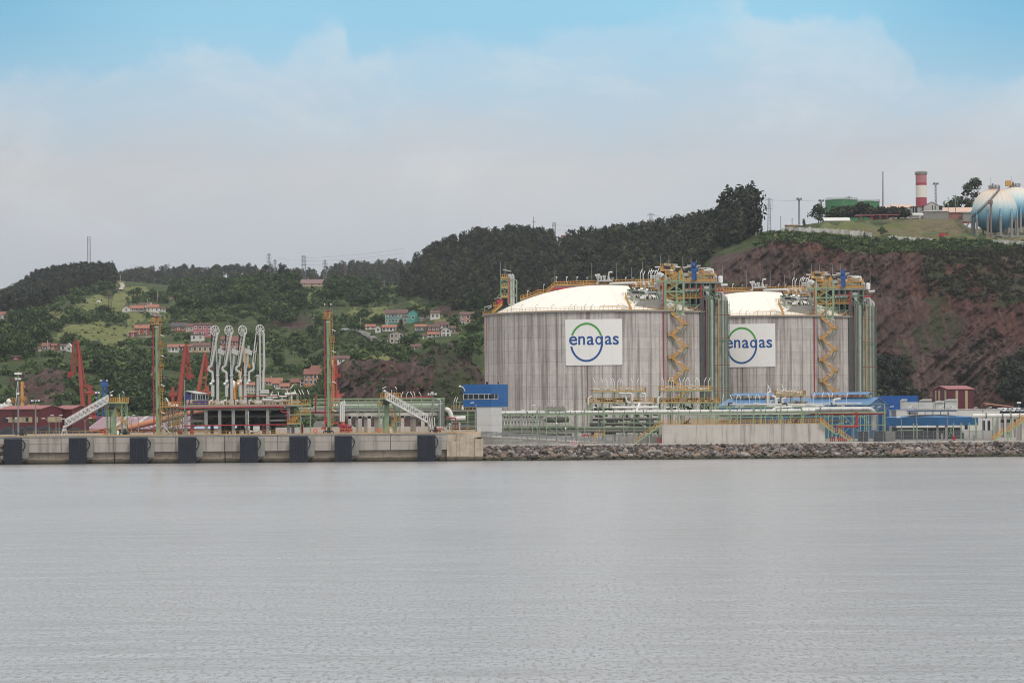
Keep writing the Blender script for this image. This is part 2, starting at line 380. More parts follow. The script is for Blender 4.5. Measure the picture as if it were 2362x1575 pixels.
rock[region([[(2135,910),(2165,820),(2260,725),(2362,690),(2420,690),(2420,900)],[(2175,690),(2225,595),(2250,598),(2215,690)],[(2100,760),(2200,650),(2230,670),(2120,800)]])] = .95
rock[region([[(2190,600),(2400,585),(2400,690),(2260,715),(2180,800),(2120,850),(2040,900),(2030,830),(2110,740)]])] = .63
rock[region([[(2130,560),(2420,560),(2420,690),(2300,700),(2250,640),(2200,700),(2140,640)]])] = .61; rock[region([quarry])] = .82; rock[region([[(960,850),(1000,795),(1060,800),(1095,860),(1095,990),(985,990)]])] = .60
rock[region([leftrock, smallrock])] = .72; rock[region([slide])] = .6
rock = np.where(tt[None, :] > 7.2, 0, rock)
mead_polys = [[(160,715),(170,690),(230,682),(330,672),(345,680),(300,700),(270,718),(215,722)],[(105,785),(150,760),(235,735),(248,760),(225,775),(150,790)],
    [(225,770),(300,735),(305,775),(270,800),(235,800)],[(868,650),(910,655),(908,668),(870,672)],[(945,690),(965,690),(1040,745),(1020,748)],[(270,660),(345,668),(340,676),(270,672)],
    [(690,686),(716,684),(714,696),(690,696)],[(795,828),(900,815),(890,832),(800,842)],[(258,640),(278,650),(285,668),(265,665)],[(480,690),(500,690),(500,700),(480,700)],[(800,715),(890,712),(890,735),(800,738)],
    [(280,720),(400,715),(400,738),(300,745)],[(100,715),(160,722),(150,742),(95,738)]]
mead = np.zeros(pxg.shape); mead[region(mead_polys)] = 1.0
mead[region([[(1740,560),(1800,540),(1900,540),(1900,552),(1800,556)],[(1860,545),(1900,518),(1960,512),(2260,515),(2362,515),(2362,560),(2260,556),(2080,545),(1960,536)]])] = .8
brown = np.zeros(pxg.shape); brown[region([[(1955,545),(1985,508),(2240,505),(2400,510),(2400,560),(2060,552)]])] = 1.0
bare = np.clip((rock - .4) * 2, 0, 1)
# relief: gullies and bedding on rock, soft lumps on the soil
dn = (fbm(pxg / 60, pyg / 40, 5, 21) - .5)
strata = fbm((pxg + pyg * 1.1) / 16, (pxg - pyg) / 90, 5, 31) - .5; rough = fbm(pxg / 9, pyg / 9, 4, 41) - .5
gul = np.abs(fbm(pxg / 55 + pyg / 160, pyg / 190, 4, 51) - .5) * 2
fade = np.clip((tt[None, :] - .15) / .5, 0, 1) * np.clip((7.0 - tt[None, :]) / .6, 0, 1)
dg = dg + fade * (dn * 16 * (dg / 1600) + bare * (strata * 14 + rough * 4 + (gul - .4) * -12) + (1 - bare) * rough * 5)
u_, v_ = pxg - CX, pyg - YH
HX = (u_ - ROLL * v_) * dg / F; HZ = HC - (v_ + ROLL * u_) * dg / F; HY = dg
HZ = HZ + (1 - bare) * fade * (fbm(HX / 14, HY / 14, 4, 61) - .5) * 4
PXG, PYG = proj(HX, HY, HZ)
def grid_mesh(name, X, Y, Z, mat, attrs):
    nc, nr = X.shape; V = np.stack([X, Y, Z], -1).reshape(-1, 3)
    i = np.arange(nc - 1)[:, None] * nr + np.arange(nr - 1)[None, :]
    Q = np.stack([i, i + nr, i + nr + 1, i + 1], -1).reshape(-1, 4)
    return raw_mesh(name, V, Q, mat, attrs)
def raw_mesh(name, V, Q, mat, attrs={}, smooth=True):
    me = bpy.data.meshes.new(name); nq = len(Q)
    me.vertices.add(len(V)); me.vertices.foreach_set('co', np.ascontiguousarray(V, dtype=np.float32).ravel())
    me.loops.add(nq * 4); me.loops.foreach_set('vertex_index', np.ascontiguousarray(Q, dtype=np.int32).ravel())
    me.polygons.add(nq); me.polygons.foreach_set('loop_start', np.arange(nq, dtype=np.int32) * 4)
    me.polygons.foreach_set('use_smooth', np.full(nq, smooth))
    for k, a in attrs.items():
        at = me.attributes.new(k, 'FLOAT', 'POINT'); at.data.foreach_set('value', np.ascontiguousarray(a, dtype=np.float32).ravel())
    me.update(); me.validate(); me.materials.append(mat)
    ob = bpy.data.objects.new(name, me); COL.objects.link(ob); ORG[ob.name] = Vector((0, 0, 0)); return ob
def hill_mat():
    m = bpy.data.materials.new('hillside'); m.use_nodes = True; t = NT(m.node_tree)
    pos = t.new('ShaderNodeNewGeometry').outputs['Position']
    A = lambda n: t.new('ShaderNodeAttribute', attribute_name=n).outputs['Fac']
    n1 = t.noise(pos, .035, 6, .65); n2 = t.noise(pos, .22, 5, .65); n3 = t.noise(pos, .9, 4, .6)
    scrub = t.ramp(t.math('ADD', t.math('MULTIPLY', n1, .55), t.math('MULTIPLY', n2, .45)), [(.30, lin((45, 52, 38))), (.45, lin((62, 72, 48))), (.55, lin((77, 87, 55))), (.68, lin((95, 102, 67)))])
    grass = t.ramp(t.math('ADD', t.math('MULTIPLY', n1, .5), t.math('MULTIPLY', n3, .5)), [(.35, lin((87, 94, 57))), (.5, lin((110, 114, 70))), (.65, lin((127, 126, 84)))])
    brn = t.ramp(n2, [(.35, lin((92, 84, 66))), (.65, lin((120, 110, 84)))])
    # bedding planes run up to the right
    st = t.noise(t.scalev(pos, (.30, .04, .05), (0, math.radians(-42), 0)), 1.0, 7, .68, .6); s2 = t.noise(t.scalev(pos, (.8, .1, .10), (0, math.radians(-48), 0)), 1.0, 5, .7)
    rk = t.ramp(t.math('ADD', t.math('MULTIPLY', st, .5), t.math('MULTIPLY', s2, .5)), [(.28, lin((38, 33, 33))), (.42, lin((62, 52, 50))), (.52, lin((82, 66, 62))), (.62, lin((103, 85, 78))), (.76, lin((136, 124, 114)))])
    tone = t.noise(pos, .018, 5, .6)
    rk = t.mix(t.sstep(tone, .42, .62), rk, t.mix(1.0, rk, (.98, .74, .67, 1), 'MULTIPLY'))
    rk = t.mix(t.math('MULTIPLY', t.sstep(n2, .55, .8), .7), rk, lin((70, 56, 52)))
    # patchy cover: vegetation on rock wherever its threshold falls
    rm = A('rock'); pn = t.noise(t.scalev(pos, (.05, .02, .022), (0, math.radians(-38), 0)), 1.0, 6, .6, .8)
    cover = t.sstep(t.math('SUBTRACT', t.math('ADD', rm, t.math('MULTIPLY', t.math('SUBTRACT', pn, .5), 1.5)), .62), -.07, .09)
    cover = t.math('MULTIPLY', cover, t.sstep(rm, .05, .3))
    dry = t.mix(.55, scrub, lin((50, 47, 38))); under = t.mix(t.sstep(rm, .05, .4), scrub, dry)
    soil = t.mix(A('meadow'), under, grass); soil = t.mix(t.math('MULTIPLY', A('brown'), t.sstep(n1, .35, .6)), soil, brn)
    c = t.mix(cover, soil, rk)
    b = t.new('ShaderNodeBsdfPrincipled'); t.put(b.inputs['Base Color'], c); b.inputs['Roughness'].default_value = .95; b.inputs['Specular IOR Level'].default_value = .1
    t.l.new(t.bump(t.math('ADD', t.math('ADD', n3, n2), t.math('MULTIPLY', s2, 2.0)), .55, 1.0), b.inputs['Normal'])
    t.new('ShaderNodeOutputMaterial', i_0=b.outputs[0]); return m
HM = hill_mat()
hill = grid_mesh('hill', HX, HY, HZ, HM, {'rock': rock, 'meadow': mead, 'brown': brown}); tag(hill, kind='structure')
# far ridge behind
fx = np.linspace(180, 1120, 240); fpy = np.interp(fx, [180, 280, 350, 450, 560, 660, 740, 765, 800, 900, 960, 1120], [655, 650, 646, 643, 640, 640, 656, 640, 630, 629, 632, 640])
FD = np.array([2500, 2700, 2900, 3100, 3300, 3800.]); FOFF = np.array([90, 60, 30, 8, 0, 30.])
FPX = np.repeat(fx[:, None], 6, 1); FPY = fpy[:, None] + FOFF[None, :]; FDD = np.repeat(FD[None, :], 240, 0)
fu, fv = FPX - CX, FPY - YH
FX, FZ = (fu - ROLL * fv) * FDD / F, HC - (fv + ROLL * fu) * FDD / F
zz = np.zeros(FX.shape)
o = grid_mesh('far_hill', FX, FDD, FZ, HM, {'rock': zz, 'meadow': zz, 'brown': zz}); tag(o, kind='structure')
def on_hill(px, py, far=False):
    """terrain point seen at a photo position"""
    gx, gy, X, Y, Z = (FPX, FPY, FX, FDD, FZ) if far else (PXG, PYG, HX, HY, HZ)
    d = (gx - px) ** 2 + (gy - py) ** 2
    if not far: d = np.where(tt[None, :] > 7.05, 1e9, d)
    i = np.unravel_index(np.argmin(d), d.shape)
    return Vector((X[i], Y[i], Z[i]))
# ------------------------------------------------------------------ houses (built further down; planting keeps clear of them)
roofred = M('clay_roof_tile', (138, 90, 78), .85, var=.2, sc=.6); roofbrown = M('brown_roof_tile', (112, 84, 78), .85, var=.2, sc=.6); rooforange = M('orange_roof_tile', (164, 108, 88), .85, var=.18, sc=.6)
hw = {'white': M('house_white', (216, 210, 202), .85, var=.08, streak=.2), 'teal': M('house_teal', (66, 142, 132), .8, var=.06), 'salmon': M('house_salmon', (188, 140, 116), .8, var=.06), 'pink': M('house_pink', (190, 104, 116), .8, var=.06), 'brick': M('house_brick', (164, 84, 66), .85, var=.12),
      'stone': M('house_stone', (166, 152, 134), .9, var=.14, sc=.5), 'cream': M('house_cream', (194, 164, 134), .85, var=.08), 'orange': M('house_orange', (196, 124, 84), .85, var=.08), 'grey': M('house_grey', (140, 134, 128), .9, var=.15), 'magenta': M('house_magenta', (150, 62, 76), .85), 'bteal': M('bright_teal', (84, 164, 152), .8), 'dkgreen': M('house_green', (62, 84, 74), .8)}
trim = M('window_trim_white', (226, 222, 214), .7, var=.02)
slate = M('slate_roof', (88, 88, 90), .85); mauve = M('mauve_roof', (138, 110, 108), .85)
h = hw
HOUSES = (
 (888, 940, 746, 723, 714, h['teal'], roofbrown, 'long two storey teal house with white framed windows', (7, 2), 'x', 12), (940, 965, 744, 722, 714, h['bteal'], roofbrown, 'bright teal gable house joined to the long teal one', (1, 1), 'y', 14), (930, 957, 748, 730, 727, h['stone'], roofbrown, 'small stone annex in front of the teal gable', (3, 1)),
 (968, 992, 738, 722, 714, h['grey'], roofred, 'pale house with red roof right of the teal houses', (2, 1), 'x'), (993, 1014, 736, 722, 717, h['white'], roofbrown, 'white house half hidden behind trees above the hamlet', (2, 1), 'x'),
 (1061, 1086, 746, 726, 719, h['salmon'], roofbrown, 'salmon two storey house with hipped brown roof above a white fence', (2, 2), 'x', 11), (1087, 1099, 738, 724, 719, h['salmon'], roofbrown, 'narrow shaded wing of the salmon house', (1, 2), 'x', 7),
 (865, 878, 766, 756, 750, h['white'], rooforange, 'white gabled cottage at the left of the hamlet row', (1, 1), 'y', 9), (843, 865, 760, 753, 748, h['white'], rooforange, 'low cottage with orange roof at the left end of the hamlet', (2, 1)), (882, 914, 764, 755, 749, h['white'], rooforange, 'long white cottage with orange roof in the hamlet', (4, 1)),
 (899, 930, 792, 769, 762, h['stone'], roofbrown, 'tall stone house with tan roof beside the village road', (3, 2), 'y', 10), (893, 900, 796, 782, 780, h['cream'], roofbrown, 'small cream lean-to left of the tall stone house', (1, 1)), (1004, 1035, 757, 749, 742, h['white'], roofbrown, 'white house with brown roof above the hamlet', (4, 1)),
 (1018, 1039, 777, 760, 753, h['white'], roofbrown, 'white two storey gabled house at the right of the hamlet', (2, 2), 'y', 9), (1039, 1050, 770, 757, 752, h['grey'], roofbrown, 'grey rear wing of the white gabled house', (1, 1)), (957, 982, 764, 753, 748, h['dkgreen'], rooforange, 'green shed with orange roof in the middle of the hamlet', (3, 1)),
 (986, 1014, 762, 754, 749, h['magenta'], roofbrown, 'dark red shed in the middle of the hamlet', (3, 1)), (987, 1014, 778, 771, 766, h['white'], rooforange, 'low white cottage with red roof at the lower hamlet', (3, 1)), (975, 988, 782, 774, 772, h['white'], roofbrown, 'tiny white outhouse at the lower hamlet edge', (1, 1)), (1048, 1066, 773, 769, 766, h['brick'], roofred, 'low red roof among the bushes right of the hamlet', (1, 1)),
 (948, 972, 806, 800, 794, h['white'], roofbrown, 'long low pale shed below the hamlet on the rock top', (3, 1)), (817, 830, 803, 798, 796, h['brick'], roofbrown, 'tiny brown hut on the slope below the road', (1, 1)),
 (282, 301, 719, 711, 705, h['white'], roofbrown, 'white barn gable at the left of the upper farm', (1, 1), 'y', 12), (301, 330, 719, 711, 704, h['grey'], rooforange, 'long grey farm building with red roof at the upper farm', (3, 1)), (322, 346, 709, 703, 699, h['white'], roofbrown, 'white upper building at the back of the upper farm', (2, 1)), (338, 366, 720, 709, 702, h['white'], rooforange, 'largest white farmhouse with orange roof at the upper farm', (3, 1)), (366, 381, 719, 711, 708, h['white'], roofbrown, 'white flat annex at the right of the upper farm', (2, 1)),
 (311, 343, 775, 757, 749, h['brick'], rooforange, 'brick house with orange roof and two window rows left of the mast', (2, 2)), (298, 313, 778, 767, 764, h['magenta'], rooforange, 'small garage left of the brick house', (1, 1)), (446, 488, 776, 749, 746.5, h['pink'], roofbrown, 'bright pink house with white windows left of the loading arms', (4, 2), 'x', 10), (440, 470, 786, 772, 771, h['white'], roofbrown, 'white basement terrace below the pink house', (2, 1)),
 (428, 446, 765, 752, 746, h['cream'], roofbrown, 'old cream house left of the pink house', (2, 1)), (396, 428, 764, 752, 744, h['brick'], slate, 'dilapidated brick house with slate roof', (3, 1)),
 (387, 411, 812, 800, 794, h['white'], rooforange, 'white terrace house behind the second crane', (3, 1)), (411, 424, 811, 799, 794, h['dkgreen'], rooforange, 'dark green terrace house behind the second crane', (1, 1)), (424, 444, 812, 799, 794, h['cream'], roofred, 'tan terrace house behind the second crane', (2, 1)), (444, 490, 813, 798, 790, h['cream'], roofbrown, 'wide beige terrace house with dark hipped roof', (4, 1), 'x', 10),
 (510, 528, 797, 782, 776, h['magenta'], roofred, 'magenta house behind the second loading arm', (2, 1)), (528, 552, 797, 786, 775, h['brick'], roofred, 'red house behind the third loading arm', (2, 1)), (512, 556, 812, 804, 797, h['orange'], roofred, 'orange terrace behind the loading arms', (4, 1)),
 (97, 112, 808, 798, 791, h['cream'], roofred, 'cream house with red roof left of the first crane', (2, 1)), (112, 130, 806, 797, 792, h['brick'], roofred, 'brick barn with red roof left of the first crane', (1, 1)), (139, 153, 809, 797, 794, h['white'], roofbrown, 'white box house beside the first crane top', (1, 1)), (152, 165, 810, 799, 792, h['white'], trim, 'white gabled house beside the first crane top', (1, 1), 'y'), (79, 92, 811, 804, 802, h['white'], roofred, 'small white hut far left by the terrace wall', (1, 1)),
 (-6, 16, 737, 726, 719, h['white'], rooforange, 'house with orange roof cut by the left frame edge', (2, 1)), (28, 44, 829, 823, 821, h['magenta'], roofbrown, 'low maroon hut at the far left', (1, 1)), (392, 400, 694, 690, 687, h['white'], roofred, 'tiny white cottage on the upper slope', (1, 1)), (87, 95, 752, 749, 747, h['brick'], rooforange, 'tiny orange roof among trees on the left slope', (1, 1)),
 (702, 741, 887, 863, 851, h['orange'], roofred, 'orange two storey house with white windows at the hill foot', (4, 2), 'x', 9), (702, 714, 868, 858, 852, h['brick'], roofred, 'small brick wing left of the orange house', (1, 1)), (719, 752, 855, 850, 843, h['cream'], roofred, 'red roofed house above the orange house', (3, 1)), (766, 805, 838, 827, 820, h['white'], roofbrown, 'white house with dark roof just left of the quarry top', (3, 1)),
 (627, 645, 897, 884, 876, h['white'], rooforange, 'white house with orange roof right of the rightmost loading arm', (3, 1)), (646, 666, 898, 891, 884, h['salmon'], rooforange, 'pink house with hipped orange roof near the loading platform', (2, 1)), (566, 592, 908, 888, 882, h['cream'], rooforange, 'pink and white house behind the loading arms', (4, 2), 'x'), (612, 650, 888, 880, 872, h['cream'], rooforange, 'long orange roofed row right of the rightmost loading arm', (5, 1)), (672, 692, 886, 881, 873, h['brick'], roofred, 'brick red roof left of the orange house', (1, 1)), (692, 702, 890, 876, 873, h['white'], roofbrown, 'white slim house left of the orange house', (1, 2)),
 (694, 745, 660, 654, 644, h['cream'], mauve, 'house with wide mauve roof on the hill crest beneath a pylon', (3, 1), 'x', 12))
# ================================================================== vegetation
def leaf_mat(name, stops):
    m = bpy.data.materials.new(name); m.use_nodes = True; t = NT(m.node_tree)
    a = t.new('ShaderNodeAttribute', attribute_name='tint').outputs['Fac']; r = t.new('ShaderNodeObjectInfo').outputs['Random']
    v = t.math('ADD', a, t.math('MULTIPLY', t.math('SUBTRACT', r, .5), .22), clamp=True)
    c = t.ramp(v, [(p, lin(k)) for p, k in stops])
    b = t.new('ShaderNodeBsdfPrincipled'); t.put(b.inputs['Base Color'], c); b.inputs['Roughness'].default_value = .75; b.inputs['Specular IOR Level'].default_value = .15
    t.new('ShaderNodeOutputMaterial', i_0=b.outputs[0]); return m
euc_mat = leaf_mat('eucalyptus_foliage', [(0, (34, 39, 36)), (.5, (53, 60, 49)), (.8, (72, 75, 55)), (1, (89, 89, 63))])
broad_mat = leaf_mat('broadleaf_foliage', [(0, (37, 50, 34)), (.5, (55, 73, 44)), (.8, (72, 91, 51)), (1, (92, 110, 63))])
scrub_mat = leaf_mat('scrub_foliage', [(0, (39, 50, 34)), (.45, (56, 73, 44)), (.75, (73, 92, 53)), (1, (96, 112, 64))])
dry_mat = leaf_mat('dry_scrub', [(0, (44, 44, 37)), (.45, (63, 61, 48)), (.75, (79, 77, 56)), (1, (96, 91, 67))])
bark = M('pale_bark', (140, 130, 116), .9, var=.2)
def crown(lumps, leaf, dens, rng):
    """quads scattered in the shell of every lump; lumps: (x,y,z,rx,ry,rz,tint)"""
    V = []; T = []
    for (x, y, z, rx, ry, rz, ti) in lumps:
        n = max(6, int(dens * (rx * ry + ry * rz + rx * rz) / 3))
        d = rng.normal(size=(n, 3)); d /= np.linalg.norm(d, axis=1)[:, None]
        c = np.array([x, y, z]) + d * np.array([rx, ry, rz]) * rng.uniform(.62, 1.06, (n, 1))
        nn = d + rng.normal(size=(n, 3)) * .38; nn /= np.linalg.norm(nn, axis=1)[:, None]
        a = np.cross(nn, rng.normal(size=(n, 3))); a /= np.linalg.norm(a, axis=1)[:, None] + 1e-9; b = np.cross(nn, a)
        s = leaf * rng.uniform(.6, 1.25, (n, 1)); a = a * s; b = b * s * rng.uniform(.5, .9, (n, 1))
        V.append(np.stack([c - a - b * .4, c - b, c + a + b * .3, c + b], 1).reshape(-1, 3))
        T.append(np.repeat(np.clip(ti + rng.normal(size=n) * .06, 0, 1), 4))
    V = np.concatenate(V); T = np.concatenate(T); return V, np.arange(len(V)).reshape(-1, 4), T
def tree_lumps(kind, rng, h):
    L = []
    if kind == 'euc':                                # tall, clumpy, open below
        w = h * rng.uniform(.22, .30); n = rng.integers(9, 13)
        for k in range(n):
            f = (k + .5) / n; z = h * (.22 + .74 * f); rr = w * (1.0 - .62 * f) * rng.uniform(.55, 1.1); a = rng.uniform(0, 6.28); s = h * rng.uniform(.10, .15) * (1.1 - .3 * f)
            L.append((rr * .75 * math.cos(a), rr * .75 * math.sin(a), z, s * 1.1, s * 1.1, s * 1.05, rng.uniform(.1, .85)))
        L.append((0, 0, h * .5, w * .6, w * .6, h * .33, .25)); L.append((0, 0, h * .9, h * .07, h * .07, h * .10, .6))
    elif kind == 'broad':
        w = h * rng.uniform(.42, .52)
        for k in range(rng.integers(11, 15)):
            d = rng.normal(size=3); d /= np.linalg.norm(d); d[2] = abs(d[2]) * .9 - .25; s = h * rng.uniform(.15, .22)
            L.append((d[0] * w * .72, d[1] * w * .72, h * .52 + d[2] * h * .34, s, s, s * .85, rng.uniform(.15, .9)))
        L.append((0, 0, h * .5, w * .7, w * .7, h * .34, .3))
    elif kind == 'open':                             # big old eucalyptus: separate pads of foliage on bare limbs
        for k in range(15):
            f = rng.uniform(.25, 1); a = rng.uniform(0, 6.28); rr = h * .34 * math.sin(math.pi * (f * .75 + .2)) * rng.uniform(.4, 1)
            s = h * rng.uniform(.08, .13); L.append((rr * math.cos(a), rr * math.sin(a), h * f * .93, s * 1.15, s * 1.15, s * .9, rng.uniform(.1, .7)))
    else:                                            # bush
        w = h * rng.uniform(.65, 1.0)
        for k in range(rng.integers(4, 7)):
            a = rng.uniform(0, 6.28); rr = w * rng.uniform(.1, .7); s = h * rng.uniform(.3, .5)
            L.append((rr * math.cos(a), rr * math.sin(a), h * rng.uniform(.2, .55), s * 1.2, s * 1.2, s, rng.uniform(.1, 1)))
    return L
PROTO = {}
for kd, leaf, dens, nn in (('euc', .85, 5.5, 6), ('broad', .62, 8.0, 6), ('open', .7, 9.0, 3), ('bush', .55, 7.0, 8)):
    for k in range(nn):
        h0 = {'euc': 16, 'broad': 9, 'open': 22, 'bush': 2.6}[kd]
        PROTO.setdefault(kd, []).append((h0, tree_lumps(kd, np.random.default_rng(100 + k + len(kd)), h0), leaf, dens, np.random.default_rng(500 + k)))
PMESH = {k: [(h, *crown(L, leaf, dens, r)) for h, L, leaf, dens, r in v] for k, v in PROTO.items()}
def sample(polys, n, far=False, rockmax=.65, meadmax=.5, maxt=7.08, clear=13):
    """random terrain points whose photo position falls in the polygons (uniform over the picture)"""
    gx, gy, X, Y, Z = (FPX, FPY, FX, FDD, FZ) if far else (PXG, PYG, HX, HY, HZ)
    out = []; tries = 0
    xs = [p[0] for q in polys for p in q]; ys = [p[1] for q in polys for p in q]
    c0 = np.searchsorted(gx[:, 0], min(xs)); c1 = np.searchsorted(gx[:, 0], max(xs))
    rmax = gx.shape[1] if far else int(np.searchsorted(tt, maxt))
    while len(out) < n and tries < 60:
        tries += 1
        ci = RNG.integers(max(c0, 0), max(c0 + 1, min(c1, gx.shape[0] - 1)), n * 3); ri = RNG.integers(0, rmax - 1, n * 3)
        fy = RNG.random(n * 3)
        a = gx[ci, ri]; b = gy[ci, ri] + (gy[ci, ri + 1] - gy[ci, ri]) * fy
        ok = np.zeros(len(a), bool)
        for q in polys: ok |= inpoly(a, b, q)
        if not far: ok &= (rock[ci, ri] < rockmax) & (mead[ci, ri] < meadmax)
        if not far and clear:
            for h_ in HOUSES: ok &= ~((a > h_[0] - clear * .35) & (a < h_[1] + clear * .35) & (b > h_[3] - 3) & (b < h_[2] + clear))
        L = lambda A: A[ci, ri] + (A[ci, ri + 1] - A[ci, ri]) * fy
        pts = np.stack([L(X), L(Y), L(Z)], -1)[ok]; out += list(pts)
    return out[:n]
def stuff_mesh(name, kind, pts, hs, mat, tintshift=0.0, sink=.06, squash=None):
    V = []; T = []; 
    for p, h in zip(pts, hs):
        h0, v, q, t = PMESH[kind][RNG.integers(len(PMESH[kind]))]; a = RNG.uniform(0, 6.28); s = h / h0
        sx = s * RNG.uniform(.85, 1.25); ca, sa = math.cos(a) * sx, math.sin(a) * sx
        V.append(np.stack([v[:, 0] * ca - v[:, 1] * sa + p[0], v[:, 0] * sa + v[:, 1] * ca + p[1], v[:, 2] * s + p[2] - h * sink], -1))
        T.append(np.clip(t + RNG.uniform(-.28, .28) + tintshift, 0, 1))
    V = np.concatenate(V); return tag(raw_mesh(name, V, np.arange(len(V)).reshape(-1, 4), mat, {'tint': np.concatenate(T)}, False), kind='stuff')
TREEM = {}
def tree_things(kind, pts, hs, mat, label, group, trunk=False, name='tree'):
    for k, (p, h) in enumerate(zip(pts, hs)):
        vi = int(RNG.integers(len(PMESH[kind]))); key = (kind, vi, mat.name)
        h0, v, q, t = PMESH[kind][vi]
        if key not in TREEM:
            o = raw_mesh('crown', v, q, mat, {'tint': t}, False); TREEM[key] = o.data; bpy.data.objects.remove(o)
        s = h / h0; lab = label[k] if isinstance(label, list) else label
        if trunk:
            r = TH(name, lab, 'tree', (p[0], p[1], p[2] - .3), group); c = bpy.data.objects.new('crown', TREEM[key]); COL.objects.link(c); c.parent = r
            tk = ('trunk', kind)
            if tk not in TREEM:
                mb = MB().tube((0, 0, 0), (0, 0, h0 * .55), h0 * .024, 8, h0 * .013)
                for (x, y, z, *_r) in PROTO[kind][0][1][:9]: mb.tube((0, 0, z * .55), (x * .9, y * .9, z), h0 * .009, 5, h0 * .004)
                tm = mb.build('trunk', bark, None, loc=(0, 0, 0)); TREEM[tk] = tm.data; bpy.data.objects.remove(tm)
            b = bpy.data.objects.new('trunk', TREEM[tk]); COL.objects.link(b); b.parent = r
            r.scale = (s, s, s); r.rotation_euler = (0, 0, RNG.uniform(0, 6.28))
        else:
            o = bpy.data.objects.new(name, TREEM[key]); COL.objects.link(o); o.location = (p[0], p[1], p[2] - h * .05)
            o.scale = (s * RNG.uniform(.85, 1.2),) * 2 + (s,); o.rotation_euler = (0, 0, RNG.uniform(0, 6.28)); tag(o, lab, 'tree', group)
# --- forests read as one mass
U = lambda n, a, b: RNG.uniform(a, b, n)
forest_c = [[(930,690),(925,640),(960,600),(1020,560),(1130,545),(1230,555),(1290,580),(1340,560),(1480,545),(1600,530),(1690,505),(1750,520),(1745,545),(1690,570),(1640,590),(1600,640),(1600,700),(1100,720),(1060,730),(1000,700),(960,690)]]
pts = sample(forest_c, 1700); stuff_mesh('forest', 'euc', pts, U(len(pts), 7, 14.5), euc_mat)
forest_l = [[(10,735),(0,712),(40,692),(100,655),(200,640),(262,645),(270,655),(250,665),(200,668),(150,690),(90,712),(60,740)]]
pts = sample(forest_l, 420); stuff_mesh('forest', 'euc', pts, U(len(pts), 12, 16), euc_mat, .05)
pts = sample([[(200,700),(200,600),(1120,600),(1120,700)]], 620, far=True); stuff_mesh('forest', 'euc', pts, U(len(pts), 12, 18), euc_mat, .08)
mid = [[(395,715),(400,665),(470,655),(560,650),(690,650),(700,700),(670,760),(620,740),(560,700),(470,718)],[(690,655),(870,660),(870,700),(840,712),(780,700),(700,690)],[(0,760),(60,720),(95,745),(140,760),(105,790),(90,830),(0,835)],
       [(230,860),(330,870),(340,960),(280,960)],[(1060,700),(1118,690),(1118,760),(1080,740)],[(170,720),(160,700),(215,670),(280,672),(280,660),(320,668),(190,690)]]
pts = sample(mid, 560, clear=30); stuff_mesh('woodland', 'broad', pts, U(len(pts), 7, 11), broad_mat, -.12)
base = [[(2020,950),(2020,840),(2090,860),(2120,950)],[(2315,950),(2320,860),(2362,830),(2420,850),(2420,960)]]
pts = sample(base, 70, rockmax=2); stuff_mesh('woodland', 'broad', pts, U(len(pts), 5, 10), euc_mat, -.15)
# --- scrub on every slope that is neither rock nor meadow
slopes = [[(-40,990),(-40,700),(200,680),(420,660),(700,655),(900,660),(930,680),(1110,720),(1110,990)]]
pts = [q for q in sample(slopes, 8200, rockmax=.55) if vnoise(np.array(q[0] / 26), np.array(q[1] / 42 + q[2] / 20), 9) + RNG.normal() * .13 > .47]; stuff_mesh('scrub', 'bush', pts, [float(RNG.uniform(1.0, 4.4)) * (.45 + .9 * float(vnoise(np.array(q[0] / 40), np.array(q[1] / 60), 17))) for q in pts], scrub_mat)
cl = [[(1640,590),(1800,548),(1980,570),(2380,570),(2380,900),(2020,930),(2000,800),(1640,800)]]
pts = [q for q in sample(cl, 2600, rockmax=.97) if fbm(np.array((q[0] - q[2] * .9) / 22), np.array((q[0] + q[2]) / 70), 4, 71) > .56]; stuff_mesh('scrub', 'bush', pts, U(len(pts), .5, 1.5), dry_mat, -.3)
pts = sample([[(1740,570),(1760,540),(1840,538),(1960,548),(2100,555),(2362,560),(2362,580),(2100,585),(1980,585),(1870,560)]], 900, rockmax=2, meadmax=2); stuff_mesh('scrub', 'bush', pts, U(len(pts), .8, 2.2), scrub_mat, -.05)
pts = sample([[(2130,580),(2380,580),(2380,690),(2250,700),(2130,680)]], 420, rockmax=2); stuff_mesh('scrub', 'bush', pts, U(len(pts), .8, 2.4), dry_mat, -.35)
pts = sample([quarry, leftrock], 420, rockmax=2); stuff_mesh('scrub', 'bush', pts, U(len(pts), .7, 1.8), scrub_mat, -.15)
pts = sample(mead_polys, 170, meadmax=2); stuff_mesh('scrub', 'bush', pts, U(len(pts), .5, 1.6), scrub_mat, .1)
# --- trees one can tell apart
GT = 'trees of the skyline wood'
px_ = np.array([945,962,985,1000,1014,1030,1048,1066,1085,1104,1122,1140,1158,1178,1198,1216,1234,1250,1265,1345,1362,1378,1395,1412,1425,1440,1456,1470,1485,1501,1523,1540,1556,1572,1588,1604,1618,1632])
pp = []; hh = []
for x in px_:
    y = np.interp(x, [930,1000,1100,1180,1260,1300,1400,1480,1560,1640], [640,604,570,566,576,578,568,566,556,540]); p = on_hill(x, y); pp.append(p); hh.append(float(RNG.uniform(10, 14)))
tree_things('euc', pp, hh, euc_mat, 'dark eucalyptus standing in the long row along the central ridge skyline', 'trees on the central ridge', name='eucalyptus_tree')
big = [(1655,545,15),(1668,540,20),(1683,535,23),(1700,535,21),(1714,535,22),(1728,535,24),(1690,550,17),(1640,552,14)]
tree_things('euc', [on_hill(x, y) for x, y, h in big], [h for *_, h in big], euc_mat, 'tall dark eucalyptus in the clump above the left end of the red cliff', 'eucalyptus clump above the cliff', True, 'eucalyptus_tree')
